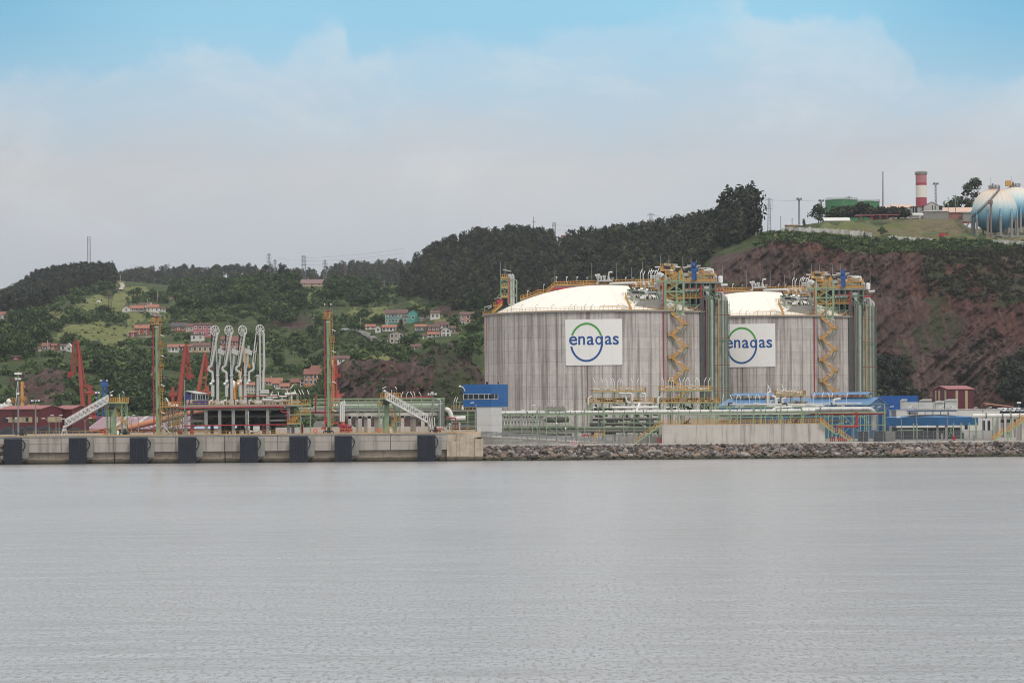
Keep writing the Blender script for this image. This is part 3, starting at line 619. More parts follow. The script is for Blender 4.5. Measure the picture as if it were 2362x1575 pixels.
p = on_hill(1744, 545); tree_things('euc', [p], [21], euc_mat, 'tallest eucalyptus at the right end of the ridge wood beside the cliff top', None, True, 'eucalyptus_tree')
pp = [on_hill(x, np.interp(x, [20,100,200,262], [705,660,647,650])) for x in range(22, 262, 9)]
tree_things('euc', pp, U(len(pp), 12, 17), euc_mat, 'eucalyptus in the skyline row of the far left hill', 'trees on the left hill skyline', name='eucalyptus_tree')
xs = list(range(282, 745, 12)); pp = [on_hill(x, np.interp(x, fx, fpy), True) for x in xs]
tree_things('broad', pp, [float(np.interp(x, [282,400,480,500,560,570,620,700,745],[11,13,14,16,19,14,10,12,8]) * RNG.uniform(.8, 1.2)) for x in xs], euc_mat, 'hazy rounded tree on the distant skyline between the masts', 'trees on the distant skyline', name='distant_tree')
xs = list(range(765, 945, 8)); pp = [on_hill(x, np.interp(x, fx, fpy), True) for x in xs]
tree_things('euc', pp, U(len(pp), 9, 13), euc_mat, 'bluish hazy tree on the far hill left of the central ridge', 'trees on the far hill', name='distant_tree')
for x, y, h, kd, lab in ((1888, 521, 12.5, 'broad', 'round bright green tree left of the green storage tanks'), (655, 641, 16, 'open', 'open crowned tree standing alone on the skyline between two pylons'), (613, 645, 14, 'open', 'gappy tree beneath the left pair of pylons on the skyline'),
        (942, 610, 17, 'open', 'ragged eucalyptus at the left edge of the central ridge wood'), (925, 765, 7, 'euc', 'dark pointed conifer beside the stone house in the hamlet'), (980, 742, 9, 'broad', 'dark rounded tree behind the white hamlet cottages'),
        (1854, 523, 4, 'euc', 'small dark conifer beside the beige shed on the hilltop'), (2034, 546, 5, 'broad', 'rounded bush tree in front of the grassy bank below the canopy'), (1902, 546, 3.2, 'broad', 'small dark round bush on the white cliff top fence'),
        (1928, 505, 8, 'broad', 'green leafy tree in front of the larger green tank'), (1945, 503, 7.5, 'broad', 'reddish green tree between the canopy and the green tank'), (1925, 506, 6, 'broad', 'dark low tree at the foot of the green tank'),
        (2236, 478, 10.5, 'open', 'eucalyptus with separate leaf pads left of the spheres'), (2252, 476, 12, 'open', 'tallest eucalyptus close behind the nearer sphere'), (2215, 478, 9, 'broad', 'low bushy tree at the left of the sphere trees')):
    p = P(x, y, 1500) if x > 1870 and y < 530 else on_hill(x, y)
    if x > 1870 and y < 530: p = P(x, 512, 1545 if x > 2200 else 1490); h = (512 - (y - h * F / 1500)) * 1500 / F * 1.12; p.z -= h * .16 * (kd == 'broad')
    tree_things(kd, [p], [h], euc_mat if kd != 'broad' else broad_mat, lab, None, True, 'tree')
xs = np.linspace(2006, 2088, 22); pp = [P(x, 508, 1475) for x in xs]
stuff_mesh('hedge', 'broad', pp, U(22, 6.2, 8.2), euc_mat, -.2)
pp = [P(x, 508, 1482) for x in np.linspace(1950, 2040, 14)]
stuff_mesh('hedge', 'broad', pp, [float(np.interp(k, [0,4,6,9,13],[9,8,11,7,8])) for k in range(14)], euc_mat, -.1)
sm = [(60,825),(35,840),(155,790),(150,742),(95,735),(130,720),(110,745),(135,765),(185,700),(175,740),(240,725),(300,795),(310,820),(325,760),(300,765),(280,800),(355,790),(370,770),(400,720),(420,700),(440,710),(455,690),(380,640+60),(350,683),(335,682),(318,682),(305,684),
      (545,720),(560,735),(600,742),(540,745),(585,790),(640,800),(690,800),(720,770),(660,860),(640,840),(700,830),(840,735),(870,740),(855,765),(1000,735),(1065,735),(1095,770),(1085,800),(1075,830),(940,800),(925,805),(960,775),(885,775),(830,810),(1040,700),(1100,720),(820,760),(770,770),(735,745)]
sm = [(x, y) for x, y in sm if not any(h_[0] - 8 < x < h_[1] + 8 and h_[3] < y + 6 < h_[2] + 26 for h_ in HOUSES)]
tree_things('broad', [on_hill(x, y + 6) for x, y in sm], U(len(sm), 5, 9.5), broad_mat, 'rounded green tree on the hillside among fields and cottages', 'scattered hillside trees', name='hillside_tree')
# ================================================================== quay, fenders, jetty
m = MATS['weathered_concrete']
def tide_concrete():
    m = bpy.data.materials.new('tidal_concrete'); m.use_nodes = True; t = NT(m.node_tree)
    pos = t.new('ShaderNodeNewGeometry').outputs['Position']; z = t.new('ShaderNodeSeparateXYZ', i_0=pos).outputs[2]
    n = t.noise(pos, .5, 6, .65); sn = t.noise(t.scalev(pos, (1.0, 1.0, .05)), 1.0, 5, .7); cr = t.noise(t.scalev(pos, (.25, 1, 5)), 1.0, 3, .5)
    c = t.mix(t.sstep(n, .3, .7), lin((196, 180, 160)), lin((168, 154, 138)))
    c = t.mix(t.math('MULTIPLY', t.sstep(sn, .5, .68), .45), c, lin((104, 90, 82)))
    c = t.mix(t.math('MULTIPLY', t.sstep(cr, .6, .64), .25), c, lin((96, 84, 76)))
    zz = t.math('ADD', z, t.math('MULTIPLY', t.math('SUBTRACT', n, .5), 1.0))
    c = t.mix(t.math('SUBTRACT', 1.0, t.sstep(zz, .85, 1.25)), c, lin((98, 88, 74)))
    c = t.mix(t.math('SUBTRACT', 1.0, t.sstep(zz, .2, .65)), c, lin((48, 50, 38)))
    b = t.new('ShaderNodeBsdfPrincipled'); t.put(b.inputs['Base Color'], c); b.inputs['Roughness'].default_value = .85
    t.new('ShaderNodeOutputMaterial', i_0=b.outputs[0]); return m
tide = tide_concrete()
q = TH('quay', 'long weathered concrete quay with recessed lower wall and yellow edge', 'quay', (PX(560, DQ), DQ, 0))
x0, x1 = PX(-6, DQ), PX(1030, DQ)
b = MB().box(x0, x1, DQ - .15, 745, 6.35, ZQ).box(x0, PX(1108, DQ), DQ + 1.9, 745, 6.36, ZQ + .003); b.build('deck_slab', greyconc, q)
for a, c in ((-6, 140), (141, 262), (262.6, 405), (405.6, 517), (517.6, 640), (640.6, 765), (765.6, 900), (900.6, 1032)):   # upper beam in cast lengths
    MB().box(PX(a, DQ), PX(c, DQ) - .05, DQ, 732, 4.85, 6.35).box(PX(a, DQ), PX(c, DQ) - .05, DQ + .06, 732, 2.75, 4.83).build('cast_beam', concrete, q)
MB().box(x0, x1, DQ + .02, DQ + .3, 2.62, 2.75).build('beam_drip_edge', dark, q)
for a, c in ((-6, 261), (263.5, 516), (518.5, 775), (777, 1032)):
    MB().box(PX(a, DQ), PX(c, DQ), DQ + 1.2, 745, -2, 2.7).build('caisson', tide, q)
# flush end section at the right
MB().box(x1, PX(1052, DQ), DQ - .1, 744, -2, 4.6).box(x1 + .02, PX(1051.5, DQ), DQ + .8, 744, 4.6, 6.34).box(PX(1052.3, DQ), PX(1094, DQ), DQ - .05, 744, -2, 5.6).box(PX(1052.3, DQ), PX(1109, DQ), DQ + .5, 744, 5.6, ZQ + .1).box(PX(1094.6, DQ), PX(1113.5, DQ), DQ - .25, 744, -2, 5.2).build('end_block', tide, q)
MB().box(x0, x1, DQ + .05, DQ + .25, ZQ, ZQ + .16).build('edge_kerb', yellow, q)
MB().box(x1, PX(1108, DQ), DQ + .7, DQ + .9, ZQ + .12, ZQ + .22).build('edge_kerb', yellow, q)
FX8 = [(9, 50, 'leftmost'), (158, 199, 'second from the left'), (298.5, 339.5, 'third from the left'), (410.6, 452, 'beneath the blue cabin'), (552.5, 594, 'left of the platform middle'),
       (666.8, 709, 'beneath the right end of the loading platform'), (771, 811, 'right of the right green mast'), (962, 1004, 'rightmost, near the end of the quay')]
chainm = M('rusty_chain', (62, 56, 54), .7, .3)
for k, (a, c, wh) in enumerate(FX8):
    f = TH('dock_fender', 'dark blue rubber dock fender panel, ' + wh, 'fender', (PX((a + c) / 2, DQ), 727.3, 0), 'fenders along the quay')
    xa, xb = PX(a, DQ - 2), PX(c, DQ - 2); n, mr = 6, 9; pw = (xb - xa) / n; ph = 6.35 / mr
    mb = MB()
    for i in range(n):
        for j in range(mr):
            o_ = random.uniform(0, .05); mb.box(xa + i * pw + .015, xa + (i + 1) * pw - .015, 726.9 - o_, 727.2, -.3 + j * ph + .015, -.3 + (j + 1) * ph - .015)
    mb.build('face_pad', black, f)
    MB().box(xa + .03, xb - .03, 727.2, 727.5, -.28, 6.02).prism([(xa, 726.92, 6.03), (xb, 726.92, 6.03), (xb, 727.5, 6.3), (xa, 727.5, 6.3)], (0, .02, -.25)).build('backing_frame', dark, f)
    MB().box(PX(a + 2, DQ), PX(c + (16 if k < 7 else 14), DQ), DQ - .45, DQ + .01, 1.45, 5.9).build('support_block', greyconc, f)
    MB().tube(((xa + xb) / 2, 727.5, 3), ((xa + xb) / 2, DQ - .45, 3), .9, 16).build('rubber_cone', black, f)
    MB().path([(xb - .05, 727.3, 5.9), (xb + .55, DQ - .5, 4.9), (xb + .5, DQ - .5, 4.2), (xb + .05, 727.4, 3.3)], .12, 6).build('chain', chainm, f)
    MB().bar((xb + .05, 727.5, .75), (xb + 1.25, DQ - .5, 1.75), .09).build('stay_rod', grey, f)
def railing_thing(pts, label, D=None, name='railing', h=1.05, step=1.6, t=.075, mat=None, kick=.14):
    return tag(MB().rail(pts, h, step, t, kick).build(name, mat or yellow), label, 'railing')
R = lambda px, d=732.0, z=ZQ: Vector((PX(px, d), d, z))
railing_thing([R(62), R(243)], 'yellow railing on the quay edge under the left gangway')
railing_thing([R(296), R(424)], 'yellow railing on the quay edge between left tower and loading platform')
railing_thing([R(430), R(660)], 'low yellow railing along the foot of the loading platform columns', h=.9)
railing_thing([R(700), R(950)], 'yellow railing on the quay edge by the right green mast')
railing_thing([R(950), R(1092)], 'yellow railing on the quay edge under the right gangway')
# mooring hooks, lifebuoys
for px, lab in ((50, 'black mooring hook machine at the left end of the quay'), (288, 'black mooring hook machine at the foot of the left access tower'), (758, 'black mooring hook machine at the foot of the right green mast'), (1004, 'black mooring hook machine at the foot of the right gangway')):
    h = TH('mooring_hook', lab, 'mooring hook', R(px, 731), 'mooring hooks on the quay'); x = PX(px, 731)
    MB().box(x - .5, x + .5, 730.6, 731.6, ZQ, ZQ + .5).box(x - .3, x + .35, 730.7, 731.4, ZQ + .5, ZQ + 1.1).build('base', dark, h)
    MB().tube((x, 731, ZQ + .9), (x, 731, ZQ + 1.45), .28, 12).tube((x - .05, 731, ZQ + 1.4), (x + .2, 730.8, ZQ + 1.6), .1).build('capstan', chainm, h)
    for s in (-1, 1): MB().path([(x + s * .3, 730.8, ZQ + .6), (x + s * .9, 730.2, ZQ + .65), (x + s * 1.25, 729.8, ZQ + .4), (x + s * 1.1, 729.6, ZQ + .2)], .14, 6).build('hook', dark, h)
for px, d, lab in ((241.5, 732, 'orange lifebuoy on the railing under the left access tower'), (727, 732, 'orange lifebuoy on the railing left of the right green mast'), (875, 732, 'orange lifebuoy on the railing left of the right access tower'), (1013, 732, 'orange lifebuoy on the railing right of the right gangway foot')):
    x = PX(px, d); pts = [(x + .42 * math.cos(t), d - .15, ZQ + .75 + .42 * math.sin(t)) for t in np.linspace(0, 2 * math.pi, 15)]
    tag(MB().path(pts, .13, 6).build('lifebuoy', buoy, None, True), lab, 'lifebuoy', 'lifebuoys on the quay')
# ------------------------------------------------------------------ green masts with monitors
def monitor_mast(pc, ytop, D, lab):
    pt, pb = P(pc, ytop, D), P(pc + .4, 996, D); pb.z = ZQ; x = pb.x; y = D; H = pt.z - ZQ
    t = TH('monitor_mast', lab, 'mast', (x, y, ZQ), 'fire monitor masts on the quay')
    mb = MB().tube((x, y, ZQ), (x, y, ZQ + H * .5), .46, 14).tube((x, y, ZQ + H * .5), (x, y, ZQ + H), .42, 14)
    for f in (.0, .33, .5, .66, .83): mb.tube((x, y, ZQ + H * f), (x, y, ZQ + H * f + .12), .56, 14)
    mb.build('column', green, t)
    MB().path([(x + .1, y - .3, ZQ + H + .1), (x - .85, y - .3, ZQ + H - .6), (x - .85, y - .3, ZQ)], .15, 8).build('fire_riser', red, t)
    MB().tube((x, y - .2, ZQ + H), (x, y - .2, ZQ + H + .9), .16).tube((x - .4, y - .5, ZQ + H + .8), (x + .35, y - .9, ZQ + H + 1.3), .16, 8, .22).build('monitor', red, t)
    def deck(x0, x1, z, h=1.1):
        d = MB().box(x0, x1, y - .9, y + .9, z - .14, z).build('platform', yellow, t)
        MB().rail([(x0, y - .9, z), (x1, y - .9, z), (x1, y + .9, z), (x0, y + .9, z), (x0, y - .9, z)], h, .8, .09).build('platform_rail', yellow, d)
    deck(x - 1.3, x + 1.15, ZQ + H - .6, 1.2)
    for k, f in enumerate((.78, .585, .385, .19)):
        deck(x + .35, x + 1.5, ZQ + H * f)
    lad = MB()
    for k, (a, b) in enumerate(((0, .19), (.19, .385), (.385, .585), (.585, .78), (.78, .96))):
        xx = x + (1.0 if k % 2 else .75)
        for s in (-.22, .22): lad.bar((xx + s, y - .6, ZQ + H * a), (xx + s, y - .6, ZQ + H * b + .5), .06)
        n = int(H * (b - a) / .7)
        for i in range(n + 1):
            z = ZQ + H * a + (H * (b - a)) * i / max(n, 1); lad.bar((xx - .22, y - .6, z), (xx + .22, y - .6, z), .05)
            if i > 2 or a > 0: lad.bar((xx - .35, y - .6, z), (xx - .35, y - 1.25, z), .06); lad.bar((xx + .35, y - .6, z), (xx + .35, y - 1.25, z), .06); lad.bar((xx - .35, y - 1.25, z), (xx + .35, y - 1.25, z), .06)
        for s in (-.35, .35): lad.bar((xx + s, y - 1.25, ZQ + H * a + 2), (xx + s, y - 1.25, ZQ + H * b), .05)
    lad.build('caged_ladder', yellow, t)
    MB().tube((x + .62, y - .1, ZQ), (x + .62, y - .1, ZQ + H * .97), .07, 6).build('conduit', grey, t)
    for f in (.88, .70, .44, .2):
        l = MB().bar((x + 1.0, y - 1.2, ZQ + H * f), (x + 1.85, y - 1.3, ZQ + H * f - .35), .16).build('flood_lamp', lampwhite, t)
    for dx in (-.9, .6):
        MB().tube((x + dx, y, ZQ + H), (x + dx, y, ZQ + H + 2.6), .04, 6).build('lamp_post', grey, t); MB().ball((x + dx + .1, y - .2, ZQ + H + 2.7), .18, 8).build('lamp_head', lampwhite, t)
    MB().tube((x + 1.1, y, ZQ + H * .96), (x + 1.1, y, ZQ + H + 3.0), .03, 5).build('lightning_rod', grey, t)
    MB().box(x - .5, x + .5, y - .7, y - .2, ZQ + H * .945, ZQ + H * .95).build('floodlight', lampwhite, t)
monitor_mast(363.5, 741, 741, 'green mast with yellow ladder cages left of the loading platform')
monitor_mast(758.5, 728, 741, 'taller green mast with yellow ladder cages right of the loading platform')
# ------------------------------------------------------------------ access towers and gangways
def access_tower(pa, pb, pc, yd, D, mir, lab, stairs=True):
    t = TH('access_tower', lab, 'tower', (PX(pc, D), D, ZQ), 'gangway access towers'); s = D / F
    z = P(pc, yd, D).z; xa, xb, xc = PX(pa, D), PX(pb, D), PX(pc, D)
    MB().box(xa, xb, D - 1.6, D + 1.8, z - .3, z).build('deck', green, t)
    MB().rail([(xa, D - 1.6, z), (xb, D - 1.6, z), (xb, D + 1.8, z), (xa, D + 1.8, z), (xa, D - 1.6, z)], 1.15, .55, .1, .2).build('deck_railing', yellow, t)
    mb = MB().box(xc - .55, xc + .55, D - .55, D + .55, ZQ, z - .3); k = -1 if not mir else 1
    mb.prism([(xc - .55, D - .4, z - 1.6), (xc - .55, D - .4, z - .3), (xc - 2.1, D - .4, z - .3)], (0, .8, 0)).prism([(xc + .55, D - .4, z - 1.6), (xc + .55, D - .4, z - .3), (xc + 1.9, D - .4, z - .3)], (0, .8, 0))
    mb.box(xc - .8, xc + .8, D - .8, D + .8, ZQ, ZQ + .25); mb.build('column', green, t)
    fr = MB(); xs = [xc + 1.95, xc + 3.1] if True else []
    xl = [xc - 1.7, xc - 1.0]
    for x in xs + xl:
        for y in (D - 1.2, D + 1.4): fr.bar((x, y, ZQ), (x, y, z - .3), .17)
    for a, b in (xs, xl):
        lv = np.linspace(ZQ + .3, z - .4, 4)
        for i in range(3):
            fr.bar((a, D - 1.2, lv[i]), (b, D - 1.2, lv[i + 1]), .1); fr.bar((b, D - 1.2, lv[i]), (a, D - 1.2, lv[i + 1]), .1); fr.bar((a, D - 1.2, lv[i + 1]), (b, D - 1.2, lv[i + 1]), .12); fr.bar((a, D - 1.2, lv[i + 1]), (a, D + 1.4, lv[i + 1]), .1); fr.bar((b, D - 1.2, lv[i + 1]), (b, D + 1.4, lv[i + 1]), .1)
    fr.build('steel_frame', green, t)
    zm = z - 2.0; xm0, xm1 = xc - 2.2, xc - .7
    d = MB().box(xm0, xm1, D - 1.5, D - .2, zm - .12, zm).build('side_platform', green, t); MB().rail([(xm0, D - 1.5, zm), (xm1, D - 1.5, zm)], 1, .5, .09).rail([(xm0, D - 1.5, zm), (xm0, D - .2, zm)], 1, .6, .09).build('platform_rail', yellow, d)
    zl = ZQ + 2.7; d = MB().box(xc + 1.9, xc + 4.0, D - 1.6, D + 1.2, zl - .14, zl).build('side_platform', green, t); MB().rail([(xc + 1.9, D - 1.6, zl), (xc + 4.0, D - 1.6, zl)], 1, .5, .09).build('platform_rail', yellow, d)
    for (p0, p1) in (((xc + .6, D - 1.3, z - 2.6), (xc + 2.4, D - 1.3, zl)), ((xc + .5, D - 1.3, ZQ + .6), (xc + 2.2, D - 1.3, zl)), ((xc + 2.4, D + 1.0, zl), (xc + 1.0, D + 1.0, z - .4))):
        MB().bar(p0, p1, .12, .22).bar(Vector(p0) + Vector((0, 0, 1)), Vector(p1) + Vector((0, 0, 1)), .08).bar(Vector(p0) + Vector((0, 0, .5)), Vector(p1) + Vector((0, 0, .5)), .06).build('stair_flight', yellow, t)
    for x, dx, h in ((xa + .6, .9, 2.4), (xb - .9, -.3, 2.3)):
        MB().tube((x, D, z), (x, D, z + h), .05, 6).build('lamp_post', grey, t); MB().bar((x, D - .2, z + h - .1), (x + dx, D - .5, z + h + .35), .16).build('lamp_head', lampwhite, t)
    MB().ball((xa + 1.1, D - 1, z + 1.7), .28, 10).build('camera_dome', lampwhite, t); MB().tube((xb - 2.1, D, z), (xb - 2.1, D, z + 2), .06, 6).build('aerial', lampwhite, t)
    MB().tube((xc - .8, D - 1.7, z - 1.1), (xc + .3, D - 1.7, z - 1.2), .5, 10).build('winch', dark, t)
    MB().box(xc + .9, xc + 1.4, D - 1.6, D - 1.2, ZQ, ZQ + 1.1).build('cabinet', lampwhite, t)
access_tower(248, 295.5, 262.5, 928, 738, False, 'green access tower with yellow deck holding the left gangway')
access_tower(877, 924, 892, 918, 738, True, 'green access tower with yellow deck holding the right gangway')
def gangway(ptop, plow, dep, D, label, legs):
    a, b = P(*ptop, D), P(*plow, D); t = TH('boarding_gangway', label, 'gangway', (b.x, D, ZQ), 'boarding gangways'); Hh = Vector((0, 0, dep))
    n = 11; w = .75
    for y, nm in ((-w, 'side_truss'), (w, 'side_truss')):
        mb = MB(); off = Vector((0, y, 0))
        mb.bar(a + off, b + off, .17); mb.bar(a + off + Hh, b + off + Hh, .15); mb.bar(a + off + Hh * 1.25, b + off + Hh * 1.25, .08)
        for i in range(n + 1):
            p = a.lerp(b, i / n) + off; mb.bar(p, p + Hh * 1.25, .11)
            if i < n: q_ = a.lerp(b, (i + 1) / n) + off; mb.bar(p, q_ + Hh, .10); mb.bar(p.lerp(q_, .5), p.lerp(q_, .5) + Hh, .07)
        mb.build(nm, white, t)
    wk = MB()
    for i in range(40): p, q_ = a.lerp(b, i / 40), a.lerp(b, (i + .8) / 40); wk.obox((p + q_) / 2 + Vector((0, 0, .12)), (q_ - p) / 2, Vector((0, w, 0)), Vector((0, 0, .04)))
    wk.build('walkway', grey, t)
    sh = Vector((0, -w - .2, -.25)); MB().tube(a + sh, b + sh, .24, 10).build('support_tube', silver, t)
    lg = MB()
    for (p0, p1) in legs:
        for y in (-.7, .7): lg.bar(P(*p0, D, y), P(*p1, D, y), .13)
    lg.bar(P(*legs[0][1], D, -.7), P(*legs[-1][1], D, -.7), .1); lg.build('support_leg', white, t)
gangway((249, 927), (151, 983), 1.35, 735.6, 'white lattice gangway sloping down to the left from the left access tower', [((148, 981), (142.5, 1003)), ((149, 981), (149.5, 1003)), ((151, 984), (155, 1003)), ((146, 984), (151, 1003))])
gangway((890, 918), (986, 972), 1.35, 735.6, 'white lattice gangway sloping down to the right from the right access tower', [((990, 962), (996, 999)), ((986, 972), (1000, 999)), ((1002, 962), (1004, 999)), ((996, 964), (998, 999))])
# ------------------------------------------------------------------ loading platform
D = 745.0
lp = TH('loading_platform', 'grey concrete loading platform on square columns carrying the white arms', 'platform', (PX(540, D), D, ZQ))
zt = P(540, 934, D).z; zb = zt - .72; xl, xr = PX(415.5, D), PX(661, D)
MB().box(xl, xr, D, D + 17, zb, zt).build('deck', greyconc, lp)
MB().box(xr, PX(690, D), D + 4, D + 17, zb + .25, zt - .1).build('deck_extension', greyconc, lp)
for y in (D + .3, D + 15):
    for c in (427.5, 474.5, 506, 537.5, 569, 617, 665):
        x = PX(c, D); MB().box(x - .38, x + .38, y + .2, y + .95, ZQ, zb).build('column', greyconc, lp)
for z0, z1, y0 in ((zb - .55, zb, D + .9), (zb - .55, zb, D + 15.2)): MB().box(xl, xr, y0, y0 + .5, z0 + .01, z1 - .01).build('cross_beam', greyconc, lp)
z = P(540, 960, D).z; MB().tube((PX(440, D), D + 5, z), (PX(672, D), D + 5, z), .36, 14).build('unloading_pipe', dpipe, lp)
MB().tube((PX(436, D), D + 8, z + .2), (PX(700, D), D + 8, z + .2), .42, 14).build('unloading_pipe', dpipe, lp); MB().tube((PX(446, D), D + 11, z - .3), (PX(680, D), D + 11, z - .3), .5, 14).build('unloading_pipe', dpipe, lp)
z = P(540, 970, D).z; MB().box(PX(433, D), PX(475, D), D + 2.0, D + 2.5, z - .2, z + .2).box(PX(621, D), PX(662, D), D + 2, D + 2.5, z - .2, z + .2).box(PX(433, D), PX(662, D), D + 12, D + 12.5, z - .3, z + .3).build('pipe_support_beam', greyconc, lp)
mbk = MB()
for k in range(46):
    x = PX(random.uniform(478, 655), D); y = D + random.uniform(5, 14); h = random.uniform(1, 4)
    if k % 3 == 0: mbk.tube((x, y, ZQ), (x, y, ZQ + h), random.uniform(.15, .45), 8)
    elif k % 3 == 1: mbk.box(x - .5, x + .5, y, y + .8, ZQ + random.uniform(0, 3), ZQ + h + 1)
    else: mbk.tube((x - 2, y, ZQ + h), (x + 3, y, ZQ + h), .2, 8)
mbk.box(PX(462, D), PX(612, D), D + 14, D + 14.6, ZQ + 2.4, zb - .6).box(PX(622, D), PX(660, D), D + 13.6, D + 14.4, ZQ + 2.0, zb - .6).build('pipework', dark, lp)
MB().path([P(413, 941.5, D, -.25), P(655, 937.3, D, -.25)], .17, 8).path([P(649, 937.6, D, -.3), P(649, 950, D, -.3), P(664.5, 951, D, -.3), P(664.5, 976, D, -.3)], .15, 8, .4).build('fire_main', red, lp)
MB().path([P(424, 982, D, -.2), P(662, 979, D, -.2)], .14, 8).build('fire_main', red, lp)
MB().path([P(573, 948, D, -.1), P(573, 990, D, -.1), P(578, 995, D, -.1), P(596, 995, D, -.1)], .17, 8, .5).build('drain_pipe', silver, lp)
MB().rail([(PX(430, D), D + .3, zt), (PX(690, D), D + .3, zt)], 1.1, 1.5, .075, .12).build('deck_railing', yellow, lp)
pw = MB(); vs = MB(); bl = MB()
for px in (488, 520, 548, 579):
    x = PX(px, D); pw.path([(x - .6, D + 1.2, zt), (x - .6, D + 1.2, zt + 1.0), (x + .1, D + 1.2, zt + 1.2)], .22, 8, .3); pw.tube((x + 1.0, D + 1.4, zt + .5), (x + 2.4, D + 1.4, zt + .5), .2); pw.box(x + 2.2, x + 2.6, D + 1.2, D + 1.7, zt + .3, zt + 1.2)
    vs.tube((x, D + 2.4, zt + .8), (x + 3, D + 2.4, zt + .8), .18); vs.box(x + .6, x + 1.3, D + 2, D + 2.8, zt + .3, zt + 1.3)
    if px > 520: bl.tube((x - .9, D + .9, zt + 1.1), (x - .75, D + .9, zt + 1.1), .42, 14).tube((x - .9, D + .9, zt + .4), (x - .75, D + .9, zt + .4), .3, 14)
pw.build('manifold_pipe', white, lp); vs.build('valve_row', silver, lp); bl.build('blue_flange', navy, lp)
x = PX(605, D); MB().drum((x, D + 2, zt + 1.15), (x + 2.2, D + 2, zt + 1.05), .42).drum((x + 2.6, D + 3, zt + .9), (x + 4.6, D + 3, zt + .9), .35).build('knockout_drum', silver, lp)
x = PX(654, D); MB().drum((x, D + 6, zt + 2.55), (x + 2.4, D + 6, zt + 2.75), .34).tube((x + 1.6, D + 6, zt), (x + 1.6, D + 6, zt + 2.6), .15).build('vapour_drum', white, lp)
vv = MB(); v2 = MB(); v3 = MB()
for k in range(26):
    x = PX(random.uniform(603, 690), D); y = D + random.uniform(2, 12); h = random.uniform(.6, 2.4); vv.tube((x, y, zt), (x, y, zt + h), random.uniform(.06, .2), 7)
    if k % 2: v2.tube((x - .8, y, zt + h), (x + 1.0, y, zt + h), .16, 7)
    else: v3.bar((x, y, zt), (x, y, zt + 2.4), .1)
vv.build('vertical_pipe', silver, lp); v2.build('branch_pipe', white, lp); v3.build('support_post', green, lp)
MB().path([P(560, 914, D, 5), P(730, 911, D, 5), P(725, 911, D, 5)], .16).path([P(725, 911, D, 5), P(725, 949, D, 5)], .2, 8).path([P(700, 950, D, 5), P(752, 950, D, 5)], .14, 8).build('fire_main', red, lp)
for px, py, dx in ((641, 908, -2), (664, 905, -5), (682, 905, -5), (692, 905, -5), (699, 905, -5), (711, 905, -4), (668, 892, 7), (624, 908, 2)):
    MB().bar(P(px, py + 4, D, 3), P(px + dx, py - 6, D, 3), .17).build('tube_lamp', lampwhite, lp)
    MB().tube((P(px, py + 4, D, 3).x, D + 3, zt), P(px, py + 4, D, 3), .05, 6).build('lamp_post', grey, lp)
MB().tube(P(669.5, 932, D, .6), P(669.5, 897, D, .6), .06, 6).build('lamp_post', grey, lp)
# stairs at the right of the platform
st = TH('stair_tower', 'green steel stair tower with yellow railings at the right end of the platform', 'stair tower', (PX(690, D), D, ZQ))
fr = MB()
for px in (693, 715.5):
    for y in (-.6, 2.2): x = PX(px, D); fr.bar((x, D + y, ZQ), (x, D + y, P(px, 933, D).z), .17)
for py, a, b in ((956, 668, 717), (978, 663, 694), (934, 662, 717)):
    for y in (-.6, 2.2): fr.bar(P(a, py, D, y), P(b, py, D, y), .18)
fr.bar(P(694, 935, D, -.6), P(709, 955, D, -.6), .12).bar(P(684, 935, D, -.6), P(693, 946, D, -.6), .12).bar(P(683, 980, D, -.6), P(693, 991, D, -.6), .1).bar(P(693, 958, D, -.6), P(705, 997, D, -.6), .1); fr.build('steel_frame', green, st)
def flight(a, b, D, y, par, w=.9, mat=yellow, name='stair_flight'):
    mb = MB(); a, b = P(*a, D, y), P(*b, D, y)
    for o in (0, w):
        d = Vector((0, o, 0)); mb.bar(a + d, b + d, .09, .26); mb.bar(a + d + Vector((0, 0, 1)), b + d + Vector((0, 0, 1)), .08); mb.bar(a + d + Vector((0, 0, .55)), b + d + Vector((0, 0, .55)), .06)
        for k in range(6): p = a.lerp(b, k / 5) + d; mb.bar(p, p + Vector((0, 0, 1)), .07)
    n = max(4, int(abs(a.z - b.z) / .28))
    for k in range(n): p = a.lerp(b, (k + .5) / n); mb.box(p.x - .14, p.x + .14, p.y, p.y + w, p.z - .02, p.z + .02)
    return mb.build(name, mat, par)
flight((695, 937), (714, 956), D, -.3, st); flight((692, 957), (672, 977), D, -.3, st); flight((686, 957), (666, 977), D, .9, st)
for (a, b, py) in ((663, 694, 977), (694, 716, 955), (661, 694, 933), (694, 716, 933)):
    d = MB().pbox(a, b, py - .3, py + 1.2, D, 2.4, -.5).build('landing', yellow, st); MB().rail([P(a, py, D, -.5), P(b, py, D, -.5)], 1.05, .6, .09, .2).build('landing_rail', yellow, d)
# left steel structure
ls = TH('steel_platform', 'green steel frame with yellow deck between left mast and loading platform', 'platform', (PX(390, D), D, ZQ))
fr = MB(); px_l = (369.5, 385, 394, 399.5, 408.5, 421)
for px in px_l:
    for y in (0, 4): x = PX(px, D); fr.bar((x, D + y, ZQ), (x, D + y, P(px, 939, D).z), .19)
for py in (961, 939): 
    for y in (0, 4): fr.bar(P(366, py, D, y), P(422, py, D, y), .16)
for a, b in ((369.5, 385), (385, 394), (399.5, 408.5), (408.5, 421)):
    fr.bar(P(a, 940, D), P(b, 960, D), .11).bar(P(b, 940, D), P(a, 960, D), .11).bar(P(a, 962, D), P(b, 982, D), .11).bar(P(b, 962, D), P(a, 982, D), .11)
fr.bar(P(363, 939, D), P(370, 949, D), .12).bar(P(408, 982, D), P(424, 1001, D), .12); fr.build('steel_frame', dgreen, ls)
